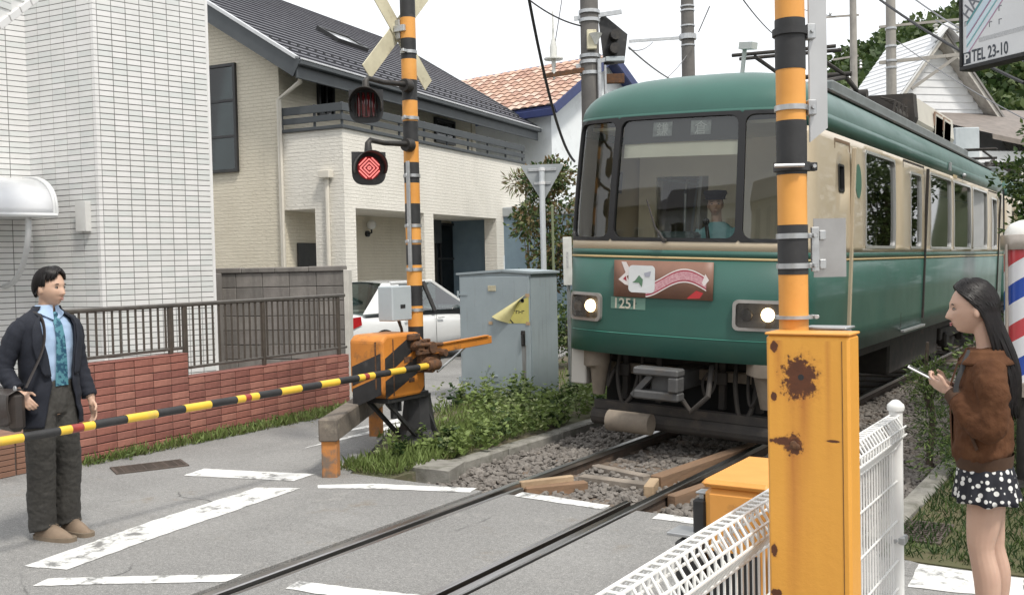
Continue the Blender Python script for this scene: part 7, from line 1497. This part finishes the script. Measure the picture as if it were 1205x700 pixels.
# hair
hw_ = MB(); rg = random.Random(11)
def wh(a, e, k): return Mw @ (Vector((math.cos(e) * math.sin(a) * .0735, -math.cos(e) * math.cos(a) * .1, math.sin(e) * .123)) * (HW * k))
def hl_w(aa):
    P_ = [(0, 50), (30, 48), (55, 36), (75, 18), (92, 6), (108, -22), (180, -38)]; d = math.degrees(aa)
    for (a, e), (c, f_) in zip(P_, P_[1:]):
        if a <= d <= c: return R(lerp(e, f_, (d - a) / (c - a)))
    return R(-38)
cap = MB().grid(lambda u, v: wh(2 * pi * u, lerp(R(90), hl_w(abs(((2 * pi * u + pi) % (2 * pi)) - pi)), v), 1.04), 72, 20, wrap=True); hw_.add(cap.v, cap.f)
roots = [(rg.uniform(-pi, pi), rg.random(), rg.random()) for _ in range(620)]
def wl(q, t):
    a0, h, w = q; sgn_ = 1 if a0 >= 0 else -1; aa = abs(a0)
    # sweep back over the ear, then fall behind the shoulders
    tgt = lerp(R(108), R(178), (aa / pi) ** .75 * .75 + .25 * w); e0 = lerp(R(87), R(40), h)
    if aa < R(50): e0 = lerp(R(88), R(54), h)
    t1 = min(1, t / .34); a = sgn_ * lerp(aa, tgt, t1 ** .9); e = lerp(e0, R(-14), t1 ** 1.25); k = 1.055 + .085 * math.sin(pi * min(1, t1 * .9 + .08)) + .05 * w
    p = wh(a, e, k)
    if t > .34:
        t2 = (t - .34) / .66; L_ = lerp(.36, .46, h * .6 + w * .4) ; endx = p.x * (1 - .1 * t2) + sgn_ * .012 * math.sin(t2 * 5 + w * 6); 
        p = Vector((endx, p.y + (.07 * math.sin(min(1, t2 * 1.2) * pi / 2) - .0 * t2) + .012 * math.sin(t2 * 6 + w * 5) * t2 + (w - .5) * .05 * t2, p.z - L_ * t2))
    return p
strands(hw_, roots, wl, .0066, 16, 5)
obj('hair', hw_, M_HAIR, wn, smooth=True, angle=180)
# jacket
M_SUEDE = mat('suede_brown', (.105, .046, .022), (.078, .034, .017), 10, .92, spec=.2, bump=.25, bscale=120, stain=(.14, .066, .033), sscale=7, slo=.5, shi=.8); M_RIB = mat('suede_rib', (.07, .035, .018), (.055, .028, .015), 40, .9)
jw = MB()
limb(jw, [(0, .0, .83, .14, .108), (0, -.006, .87, .165, .124), (0, -.006, .97, .168, .125), (0, -.004, 1.12, .162, .116), (0, .003, 1.21, .158, .105), (0, .012, 1.262, .135, .092), (0, .014, 1.31, .095, .082), (0, .012, 1.33, .07, .068)], 30, 7)
for s, A_ in ((1, LAw), (-1, RAw)):
    c = cat([(s * .11, .018, 1.25, .064, .068), (s * .156, .028, 1.19, .064, .066), (s * .176, .035, 1.09, .060, .062), (s * .178, .022, .99, .058, .06), (s * .152, -.04, 1.035, .058, .06), (s * .10, -.10, 1.105, .047, .048), (s * .085, -.115, 1.122, .04, .04)], 7)
    t = MB().tube([q[:3] for q in c], [q[3:5] for q in c], 20); jw.add(t.v, t.f)
solid('jacket', jw, .008, M_SUEDE, wn, 5, ((.022, .085, 'suede_a'), (.012, .035, 'suede_b')))
JS = sect([(.79, 0, .0, .136, .108, 1), (.845, 0, -.002, .145, .115, 1), (.9, 0, -.006, .166, .126, 1)])
obj('jacket_hem', MB().grid(lambda u, v: tsurf(JS, lerp(.795, .862, v), 2 * pi * u, .006 + .003 * math.sin(u * 2 * pi * 90)), 180, 3, wrap=True), M_RIB, wn, smooth=True)
for s in (-1, 1): obj('cuff', MB().tube([(s * .096, -.104, 1.108), (s * .076, -.130, 1.134)], [(.047, .047), (.038, .038)], 18), M_RIB, wn, smooth=True)
KS = sect([(1.26, 0, .012, .125, .10, 1), (1.31, 0, .012, .092, .085, 1), (1.37, 0, .012, .075, .078, 1)])
co = obj('jacket_collar', MB().grid(lambda u, v: tsurf(KS, lerp(1.262, 1.322, v), lerp(.5, 2 * pi - .5, u), .008 + .012 * (1 - v) + .004 * math.sin(u * 9)) + Vector((0, -.03 * max(0, abs(u - .5) * 2 - .6) * (1 - v), 0)), 26, 5), M_SUEDE, wn, smooth=True); qq = co.modifiers.new('t', 'SOLIDIFY'); qq.thickness = .012
obj('front_placket', MB().grid(lambda u, v: Vector((lerp(-.04, .045, u), -.124 - .008 * math.sin(pi * v) + .05 * max(0, v - .75) * 2.2 - .008 * math.sin(u * pi), lerp(.84, 1.27, v))), 6, 18), M_SUEDE, wn, smooth=True)
obj('pocket_welt', MB().beam((.168, -.03, .9), (.172, -.055, .97), .012, .016, up=(1, 0, 0)), M_RIB, wn)
obj('crossbody_strap', MB().tube(cat([(.135, -.10, 1.06), (.12, -.11, 1.16), (.1, -.085, 1.245), (.07, -.055, 1.32)], 5), [(.004, .012)] * 16, 6), M_BLACK, wn, smooth=True)
# skirt
def dots():
    m = mat('skirt_dots', (.010, .011, .018), rough=.8); t = m.node_tree; N = t.nodes; L = t.links
    tc = N.new('ShaderNodeTexCoord'); vo = N.new('ShaderNodeTexVoronoi'); vo.inputs['Scale'].default_value = 33; vo.inputs['Randomness'].default_value = .55; L.new(tc.outputs['Object'], vo.inputs['Vector'])
    mr = N.new('ShaderNodeMapRange'); mr.inputs[1].default_value = .34; mr.inputs[2].default_value = .38; mr.inputs[3].default_value = 1; mr.inputs[4].default_value = 0; L.new(vo.outputs['Distance'], mr.inputs[0])
    mi = N.new('ShaderNodeMixRGB'); mi.inputs[1].default_value = (.010, .011, .018, 1); mi.inputs[2].default_value = (.66, .66, .64, 1); L.new(mr.outputs[0], mi.inputs[0]); L.new(mi.outputs[0], N['Principled BSDF'].inputs['Base Color']); return m
SS = sect([(.60, 0, .012, .178, .14, 1), (.66, 0, .01, .168, .13, 1), (.75, 0, .006, .152, .118, 1), (.85, 0, .004, .132, .104, 1)])
sk_ = obj('skirt', MB().grid(lambda u, v: tsurf(SS, lerp(.655, .84, v) + (.006 * math.sin(u * 2 * pi * 7) if v < .05 else 0), 2 * pi * u, (.008 * (1 - v)) * (1 + math.sin(u * 2 * pi * 13))), 130, 10, wrap=True), dots(), wn, smooth=True); ks = sk_.modifiers.new('t', 'SOLIDIFY'); ks.thickness = .003
obj('waist_lining', MB().grid(lambda u, v: tsurf(SS, .74, 2 * pi * u, -.01) * 1 if v == 0 else Vector((0, 0, .76)), 40, 1, wrap=True), M_BLACK, wn)
for s in (-1, 1):
    ys = -.012 if s > 0 else .03
    sh = MB().grid(lambda u, v: (lambda a, yy: Vector((s * .075 + math.cos(a) * .043 * math.sin(pi * min(.985, max(.05, .08 + yy * .88))) ** .45, ys + lerp(.065, -.185, yy), .012 + max(0, math.sin(a)) * lerp(.08, .04, min(1, yy * 1.25)) * math.sin(pi * min(.97, .12 + yy * .82)) ** .6)))(lerp(-.15, pi + .15, u), v), 16, 18)
    obj('shoe', sh, mat('shoe_black', (.02, .02, .021), rough=.4), wn, smooth=True, angle=180)
ph = Vector((.012, -.245, 1.205)); pt = thing('mobile_phone', 'pale mobile phone held in the woman\'s hands', 'phone', tuple(wn.matrix_world @ ph), R(188 + 90))
obj('phone_body', MB().box((-.036, -.075, -.004), (.036, .075, .004), .003).xf(Matrix.Rotation(R(-28), 4, 'X')), mat('phone_white', (.72, .7, .7), rough=.25), pt); obj('screen', MB().box((-.032, -.07, .0042), (.032, .07, .005)).xf(Matrix.Rotation(R(-28), 4, 'X')), mat('phone_screen', (.02, .02, .022), rough=.08), pt)

# ================= the driver in the cab
dv = thing('person', 'train driver in teal shirt and dark cap sitting behind the windscreen', 'person', tuple(tr.matrix_world @ Vector((.06, 1.1, 1.0))), 0); b = MB()
hd_, Md = head_mesh(Vector((0, -.03, 1.30)), R(20), R(2), .98); b.add(hd_.v, hd_.f)
limb(b, [(0, .02, 1.05, .06, .06), (0, 0, 1.14, .052, .055), (0, -.01, 1.24, .05, .055)]); limb(b, [(0, .05, .42, .15, .1), (0, .03, .7, .15, .09), (0, .01, 1.0, .14, .08), (0, .01, 1.08, .06, .05)])
for s, wr in ((-1, (-.2, -.42, .92)), (1, (.22, -.4, .92))): limb(b, [(s * .17, .02, 1.02, .04, .04), (s * .25, -.06, .8, .042, .042), (s * .24, -.22, .84, .036, .036), wr + (.026, .024)]); add_hand(b, wr, (0, -1, -.1), (0, 0, 1), (-s, 0, 0), .6, .95)
for s in (-1, 1): limb(b, [(s * .09, .03, .42, .09, .09), (s * .11, -.25, .44, .075, .075), (s * .11, -.36, .4, .06, .06), (s * .11, -.36, .1, .045, .045), (s * .11, -.42, .03, .04, .03)])
solid('body', b, .007, M_SKIN1, dv, 3); face_parts(dv, Md, .98, M_HAIR, MATS['lips_man'])
M_TEAL = mat('driver_shirt', (.22, .42, .42), (.18, .36, .36), 10, .8)
DS_ = sect([(.4, 0, .05, .18, .135, .9), (.7, 0, .03, .185, .13, .9), (.92, 0, .015, .205, .125, .88), (1.03, 0, .01, .2, .11, .9), (1.08, 0, .01, .13, .085, 1), (1.13, 0, .005, .065, .065, 1)])
obj('shirt', MB().grid(lambda u, v: tsurf(DS_, lerp(.4, 1.125, v), 2 * pi * u, .008 + fold(tsurf(DS_, lerp(.4, 1.1, v), 2 * pi * u), .005)), 44, 30, wrap=True), M_TEAL, dv, smooth=True, angle=180)
for s in (-1, 1): obj('sleeve', MB().tube([(s * .16, .02, 1.03), (s * .215, -.01, .93), (s * .25, -.05, .83)], [.072, .066, .06], 14), M_TEAL, dv, smooth=True)
obj('hair', MB().grid(lambda u, v: Md @ (Vector((math.cos(lerp(R(90), R(-18) if abs(((2 * pi * u + pi) % (2 * pi)) - pi) > R(80) else R(40), v)) * math.sin(2 * pi * u) * .078, -math.cos(lerp(R(90), R(-18) if abs(((2 * pi * u + pi) % (2 * pi)) - pi) > R(80) else R(40), v)) * math.cos(2 * pi * u) * .103, math.sin(lerp(R(90), R(-18) if abs(((2 * pi * u + pi) % (2 * pi)) - pi) > R(80) else R(40), v)) * .12)) * 1.02), 32, 10, wrap=True), M_HAIR, dv, smooth=True)
obj('cap', MB().lathe([(.095, .05), (.1, .075), (.118, .105), (.11, .135), (.03, .14)], (0, 0, 0), 24).add([Vector((math.sin(a) * (.09 + .05 * k), -math.cos(a) * (.09 + .06 * k), .055 - .012 * k)) for k in (0, 1) for a in [R(-60 + 12 * i) for i in range(11)]], [(i, i + 1, i + 12, i + 11) for i in range(10)]).xf(Md), mat('cap_dark', (.02, .022, .03), rough=.8), dv, smooth=True)
obj('trousers', MB().tube([(-.1, .03, .42), (-.11, -.26, .45), (-.11, -.36, .38), (-.11, -.36, .06)], [.1, .085, .075, .065], 12).tube([(.1, .03, .42), (.11, -.26, .45), (.11, -.36, .38), (.11, -.36, .06)], [.1, .085, .075, .065], 12), M_BLACK, dv, smooth=True)
ct = thing('driver_seat', 'dark padded driver seat inside the train cab', 'seat', tuple(tr.matrix_world @ Vector((.06, 1.2, .97)))); obj('cushion', MB().box((-.22, -.25, .22), (.22, .2, .34), .04), M_UND, ct); obj('backrest', MB().box((-.22, .16, .34), (.22, .26, .95), .04), M_UND, ct); obj('pedestal', MB().cyl((0, 0, 0), (0, 0, .24), .06, 12), M_UND, ct)
# ------------------------------------------------------------------ vegetation
def leafmat(name, c0, c1, sc=3.0):
    m = bpy.data.materials.new(name); m.use_nodes = True; t = m.node_tree; N = t.nodes; L = t.links; N.clear()
    o = N.new('ShaderNodeOutputMaterial'); d = N.new('ShaderNodeBsdfPrincipled'); d.inputs['Roughness'].default_value = .55; d.inputs['Specular IOR Level'].default_value = .35; tr_ = N.new('ShaderNodeBsdfTranslucent'); mi = N.new('ShaderNodeMixShader'); mi.inputs[0].default_value = .28
    tc = N.new('ShaderNodeTexCoord'); nz = N.new('ShaderNodeTexNoise'); nz.inputs['Scale'].default_value = sc; nz.inputs['Detail'].default_value = 5; L.new(tc.outputs['Object'], nz.inputs['Vector'])
    mr = N.new('ShaderNodeMapRange'); mr.inputs[1].default_value = .3; mr.inputs[2].default_value = .7; L.new(nz.outputs['Fac'], mr.inputs[0]); mx_ = N.new('ShaderNodeMixRGB'); mx_.inputs[1].default_value = (*c0, 1); mx_.inputs[2].default_value = (*c1, 1); L.new(mr.outputs[0], mx_.inputs[0])
    L.new(mx_.outputs[0], d.inputs['Base Color']); L.new(mx_.outputs[0], tr_.inputs[0]); L.new(d.outputs[0], mi.inputs[1]); L.new(tr_.outputs[0], mi.inputs[2]); L.new(mi.outputs[0], o.inputs[0]); return m
RG = np.random.default_rng(21)
def leafmesh(name, P, D, S, wr=.45, fold_=.25):
    # P centres, D directions (unit), S lengths: folded four-triangle leaves
    n = len(P); P = np.asarray(P, float); D = np.asarray(D, float); D = D / np.maximum(1e-6, np.linalg.norm(D, axis=1, keepdims=True)); S = np.asarray(S, float)[:, None]
    rnd = RG.normal(size=(n, 3)); U = np.cross(D, rnd); U /= np.maximum(1e-6, np.linalg.norm(U, axis=1, keepdims=True)); N_ = np.cross(D, U)
    a = P; b_ = P + D * S * .45 + U * S * wr * .5 + N_ * S * fold_ * .3; c = P + D * S; d = P + D * S * .45 - U * S * wr * .5 + N_ * S * fold_ * .3
    V = np.stack([a, b_, c, d], 1).reshape(-1, 3); i = np.arange(n)[:, None] * 4; F = np.concatenate([i + np.array([[0, 1, 2]]), i + np.array([[0, 2, 3]])], 0)
    me = bpy.data.meshes.new(name); me.vertices.add(len(V)); me.vertices.foreach_set('co', V.ravel()); nf = len(F); me.loops.add(nf * 3); me.loops.foreach_set('vertex_index', F.ravel().astype(np.int32)); me.polygons.add(nf); me.polygons.foreach_set('loop_start', np.arange(nf, dtype=np.int32) * 3); me.polygons.foreach_set('loop_total', np.full(nf, 3, dtype=np.int32)); me.update(calc_edges=True); me.validate(); return me
def unit(n): v = RG.normal(size=(n, 3)); return v / np.linalg.norm(v, axis=1, keepdims=True)
LG = leafmat('leaf_fresh', (.15, .21, .055), (.23, .30, .10), 6); LM = leafmat('leaf_mid', (.075, .12, .03), (.12, .17, .05), 6); LD = leafmat('leaf_dark', (.03, .06, .018), (.05, .09, .025), 5); LY = leafmat('leaf_pale', (.34, .38, .2), (.17, .22, .075), 8); LR = leafmat('leaf_reddish', (.20, .125, .065), (.13, .12, .045), 5); LT = leafmat('grass_dry', (.19, .18, .075), (.12, .14, .05), 5); LF = leafmat('leaf_hill', (.026, .052, .016), (.058, .092, .026), .12); LF2 = leafmat('leaf_hill_light', (.06, .095, .028), (.095, .13, .04), .1)
# upright leafy weeds
def weeds(spots, hts, leaf, n_leaf=34):
    P, D, S = [], [], []
    for (x, y), h in zip(spots, hts):
        lean = RG.normal(0, .12, 2); ns = RG.integers(2, 5)
        for _ in range(ns):
            l2 = lean + RG.normal(0, .14, 2); n = n_leaf // ns; t = RG.uniform(.12, 1, n) ** .8; hh = h * RG.uniform(.7, 1.05)
            px_ = x + l2[0] * t * h + RG.normal(0, .012, n); py_ = y + l2[1] * t * h + RG.normal(0, .012, n); pz = -.02 + t * hh
            a = RG.uniform(0, 6.28, n); d = np.stack([np.cos(a), np.sin(a), RG.uniform(-.25, .8, n)], 1)
            P.append(np.stack([px_, py_, pz], 1)); D.append(d); S.append(leaf * RG.uniform(.6, 1.25, n) * (1.15 - .45 * t))
    return np.concatenate(P), np.concatenate(D), np.concatenate(S)
def scatter(poly_boxes): 
    out = []
    for (x0, x1, y0, y1, n) in poly_boxes: out += [(RG.uniform(x0, x1), RG.uniform(y0, y1)) for _ in range(n)]
    return out
vb_ = [(-2.08, -1.58, 7.25, 9.2, 64), (-2.55, -1.58, 8.8, 10.2, 62), (-3.7, -2.5, 9.75, 10.3, 44), (-2.6, -1.66, 10.2, 13.2, 95), (-2.15, -1.7, 6.75, 7.5, 10)]
sp_all = scatter(vb_); h_all = [RG.uniform(.2, .48) * (1.0 if y > 7.6 else .6) for (x, y) in sp_all]
for nm, m, fr0, fr1 in (('weeds', LG, 0, .45), ('weeds', LM, .45, .66), ('weeds', LY, .66, .88), ('weeds', LD, .88, 1)):
    idx = RG.permutation(len(sp_all)); sel = [i for i in range(len(sp_all)) if fr0 <= ((i * 37) % 100) / 100 < min(fr1, .9999)]
    P_, D_, S_ = weeds([sp_all[i] for i in sel], [h_all[i] for i in sel], {0: .085, .45: .06, .66: .07}.get(fr0, .1), 28)
    tag(obj(nm, leafmesh(nm, P_, D_, S_, .5), m), 'leafy green weeds crowding the verge round the grey cabinet', 'weeds', kind='stuff')
def grass(name, boxes, h0, h1, m, label, w=.10, lean=.45, z0=0.0):
    pts = scatter(boxes); n = len(pts); P_ = np.array([(x, y, z0 - .01) for x, y in pts]); D_ = np.stack([RG.normal(0, lean, n), RG.normal(0, lean, n), np.ones(n)], 1); return tag(obj(name, leafmesh(name, P_, D_, RG.uniform(h0, h1, n), w, .3), m), label, 'grass', kind='stuff')
grass('grass', [(-2.25, -1.66, 6.36, 7.5, 1500), (-2.6, -1.7, 7.5, 9.5, 900), (-3.0, -2.1, 7.7, 9.8, 800), (-3.7, -2.6, 9.0, 10.4, 500), (-4.2, -1.68, 10.6, 15, 1800)], .05, .17, LG, 'short grass at the foot of the barrier pedestal')
grass('grass', [(-2.3, -1.66, 6.36, 7.6, 500), (-2.6, -1.7, 7.5, 9.5, 500), (-3.2, -2.1, 7.9, 10.3, 400)], .04, .12, LT, 'dry straw-coloured grass among the weeds by the barrier', .1)
# strip along the brick wall
wb_ = []
for i in range(26):
    t = i / 25; p = WA.lerp(WB, t); dens_n = int(18 + 70 * t + 40 * RG.random()); wd2 = .12 + .22 * t; wb_.append((p.x + .02, p.x + .02 + wd2, p.y - .02, p.y + .18, dens_n))
grass('grass', wb_, .04, .15, LG, 'green grass strip at the foot of the brick wall', .14, .6); grass('grass', [(a, b_, c, d, n // 2) for a, b_, c, d, n in wb_], .05, .13, LT, 'dry grass strip at the foot of the brick wall', .12, .7)
sw_ = [(WA.lerp(WB, t).x + RG.uniform(.03, .25), WA.lerp(WB, t).y + RG.normal(0, .05)) for t in (.05, .1, .3, .42, .5, .56, .62, .66, .7, .74, .8, .85, .9, .95, .98)]
P_, D_, S_ = weeds(sw_, [RG.uniform(.08, .2) for _ in sw_], .045, 20); tag(obj('weeds', leafmesh('weeds', P_, D_, S_, .5), LM), 'small weeds growing along the brick wall foot', 'weeds', kind='stuff')
P_, D_, S_ = weeds([(-3.98, 8.0), (-3.95, 8.15), (-4.0, 7.85), (-4.1, 8.3)], [.42, .36, .3, .32], .03, 26); tag(obj('weeds', leafmesh('weeds', P_, D_, S_, .3), LT), 'dry tall weed stalks against the brick wall', 'weeds', kind='stuff')
# bank at right: grass and moss
grass('grass', [(2.37, 4.6, 6.0, 9.5, 8000), (2.37, 6, 9.5, 16, 5000)], .03, .09, LD, 'grass on the bank behind the woman', .12, .6); grass('grass', [(2.37, 4.6, 6.0, 10, 2200)], .03, .1, LM, 'lighter grass blades on the bank behind the woman', .1, .6)
# trees and shrubs with trunk and crown
def tree(name, label, cat_, base, blobs, leaf, n, mats, trunk_h, tr_r=.06, droop=0.0, group=None, wr=.5):
    t = thing(name, label, cat_, (base[0], base[1], 0), 0, group); b = MB(); zs = [bb[2] for bb in blobs]
    b.tube(cat([(0, 0, -.1), (.03, .02, trunk_h * .4), (-.02, .03, trunk_h * .8), (0, 0, trunk_h * 1.1)], 4), [lerp(tr_r, tr_r * .45, i / 12) for i in range(13)], 9)
    for bb in blobs[:9]: b.tube([(0, 0, trunk_h * .45), (bb[0] * .5, bb[1] * .5, lerp(trunk_h * .5, bb[2], .6)), (bb[0], bb[1], bb[2])], [tr_r * .4, tr_r * .25, tr_r * .1], 6)
    obj('trunk', b, mat('bark', (.10, .075, .055), (.065, .05, .04), 12, .95, bump=.6, bscale=30), t, smooth=True)
    vol = np.array([bb[3] * bb[4] for bb in blobs]); vol = vol / vol.sum(); sh_ = np.array([m[1] for m in mats], float); sh_ /= sh_.sum()
    for (m, _), fr_ in zip(mats, sh_):
        P_, D_, S_ = [], [], []
        for bb, w in zip(blobs, vol):
            k = int(n * w * fr_); u = unit(k); r = RG.uniform(.35, 1.0, k) ** .6; lump = 1 + .22 * np.sin(u[:, 0] * 7 + bb[0] * 9) * np.cos(u[:, 2] * 6 + bb[1] * 5)
            P_.append(np.array(bb[:3]) + u * np.array([bb[3], bb[3], bb[4]]) * (r * lump)[:, None]); d = u * .8 + unit(k) * .7; d[:, 2] -= droop; D_.append(d); S_.append(leaf * RG.uniform(.6, 1.3, k))
        obj('crown', leafmesh('crown', np.concatenate(P_), np.concatenate(D_), np.concatenate(S_), wr), m, t)
    return t
def blobset(n, rx, rz, zc, br, seed):
    r = np.random.default_rng(seed); out = []
    for i in range(n): a = r.uniform(0, 6.28); q = r.uniform(.2, 1) ** .6; zz_ = r.uniform(-1, 1); s_ = math.sqrt(max(.05, 1 - zz_ * zz_)); out.append((math.cos(a) * rx * q * s_, math.sin(a) * rx * q * s_, zc + zz_ * rz, br * r.uniform(.7, 1.25), br * r.uniform(.6, 1.05)))
    return out
p = at_d(650, 330, 17.5); tree('shrub_tree', 'tall bronze-green garden shrub behind the triangle sign', 'tree', p, blobset(20, .6, 1.2, 2.2, .33, 4), .095, 5200, ((LD, .35), (LM, .13), (LR, .38), (LY, .14)), 2.2, .05)
p = at_d(668, 400, 16.5); tree('shrub', 'low dark shrub below the garden shrub beside the train', 'shrub', p, blobset(10, .5, .4, .65, .35, 8), .08, 1800, ((LD, .5), (LM, .35), (LY, .15)), .8, .03)
p = at_d(618, 190, 24); tree('planter_grass', 'tuft of reddish ornamental grass above the slate house parapet', 'plant', p, [(-.25, 0, 3.75, .3, .22), (.2, 0, 3.72, .28, .2), (.9, 0, 3.8, .3, .25)], .2, 420, ((LR, .7), (LY, .3)), 3.6, .03, wr=.15)
p = at_d(1092, 440, 8.6); tree('conifer_shrub', 'feathery green conifer shrub behind the woman\'s phone', 'shrub', (p.x, p.y), blobset(10, .18, .14, .62, .13, 9), .045, 1500, ((LM, .5), (LG, .25), (LD, .25)), .9, .03, wr=.22)
p = at_d(1200, 420, 9.2); tree('shrub', 'dark leafy shrub at the foot of the barber pole', 'shrub', p, blobset(14, .5, .42, .55, .3, 13), .06, 3200, ((LM, .5), (LD, .3), (LG, .2)), .7, .03)
p = at_d(1140, 560, 8.0); tree('shrub', 'low spreading evergreen beside the kerb behind the woman', 'shrub', p, blobset(12, .55, .14, .2, .24, 15), .055, 2600, ((LM, .5), (LD, .35), (LG, .15)), .25, .02, wr=.22)
p = at_d(1209, 205, 15.0); tree('garden_tree', 'leafy tree overhanging the train roof by the annex', 'tree', (p.x + .3, p.y), blobset(22, .5, 1.2, 2.7, .36, 17), .1, 4600, ((LM, .45), (LD, .35), (LG, .2)), 2.6, .08)
for i, (x, y, h) in enumerate(((5.8, 16.5, 6.6), (5.7, 12.6, 6.8), (5.75, 9.0, 6.2), (6.0, 21.0, 6.6))):
    tree('garden_tree', ('bushy tree next to the track further down the line', 'tall leafy tree in the garden right of the shop sign', 'rounded leafy tree in the yard right of the grass bank', 'large leafy tree at the end of the bank beyond the train', 'slender leafy tree by the pavement right of the woman')[i], 'tree', (x, y), blobset(30, 1.75 if i < 4 else 1.1, h * .42, h * .56, .8 if i < 4 else .55, 30 + i), .2, 5200, ((LM, .45), (LD, .4), (LG, .15)), h * .6, .16)
# wooded hillside
def hillside():
    P1, D1, S1, P2, D2, S2 = [], [], [], [], [], []
    for k in range(900):
        i = RG.uniform(2, NU); j = NV * RG.uniform(.12, 1) ** .8; c = hill_pt(i, min(j, NV)); r = RG.uniform(1.6, 3.3); n = 60
        u = unit(n); u[:, 2] = np.abs(u[:, 2]) * .9 + .05; p_ = np.array(c) + np.array([0, 0, r * .35]) + u * r * RG.uniform(.75, 1.05, (n, 1)); d = u * .6 + unit(n) * .9; s_ = RG.uniform(.5, 1.15, n)
        if RG.random() < .62: P1.append(p_); D1.append(d); S1.append(s_)
        else: P2.append(p_); D2.append(d); S2.append(s_)
    return (np.concatenate(P1), np.concatenate(D1), np.concatenate(S1)), (np.concatenate(P2), np.concatenate(D2), np.concatenate(S2))
h1, h2 = hillside()
tag(obj('hillside_wood', leafmesh('wood', *h1, .8), LF), 'dark green woodland covering the hill behind the houses', 'wood', kind='stuff'); tag(obj('hillside_wood', leafmesh('wood', *h2, .8), LF2), 'lighter green tree crowns in the hillside wood', 'wood', kind='stuff')

# ------------------------------------------------------------------ houses across the road behind the viewer (they show in the train's windscreen)
def street_house(label, loc, rz, w, d, h, m, rm):
    t = thing('street_house', label, 'house', loc, rz); obj('wall', MB().box((-w / 2, -d, -.05), (w / 2, 0, h)), m, t)
    obj('roof', MB().xprism([(-d - .5, h - .1), (.5, h - .1), (-d / 2, h + 1.7)], (-w / 2 - .4, 0, 0), (0, 1, 0), (0, 0, 1), (w + .8, 0, 0)), rm, t, norm=True)
    for zz_ in (1.0, 3.7):
        for k in range(3):
            x0 = -w / 2 + w * (k + .5) / 3 - .6
            wq = obj('window', MB().box((x0, .002, zz_), (x0 + .06, .06, zz_ + 1.3)).box((x0 + 1.14, .002, zz_), (x0 + 1.2, .06, zz_ + 1.3)).box((x0 + .06, .002, zz_), (x0 + 1.14, .06, zz_ + .06)).box((x0 + .06, .002, zz_ + 1.24), (x0 + 1.14, .06, zz_ + 1.3)).box((x0 + .57, .002, zz_ + .06), (x0 + .63, .055, zz_ + 1.24)), M_WH, t)
            obj('pane', MB().box((x0 + .05, .004, zz_ + .05), (x0 + 1.15, .02, zz_ + 1.25)), M_DARKROOM, wq)
street_house('white rendered house facing the level crossing across the road', (-4.5, -9.5, 0), R(-8), 8, 7, 5.6, M_WH, M_ROOFT); street_house('tan rendered house beside the white one across the road', (-13.5, -8.0, 0), R(-20), 8, 7, 6.0, mat('tan_render', (.42, .34, .24), (.36, .29, .2), 2, .9), M_ROOFG); street_house('beige shop house on the near side of the road behind the fence', (5.5, -8.5, 0), R(10), 8, 7, 5.4, M_STUC, M_ROOFT)
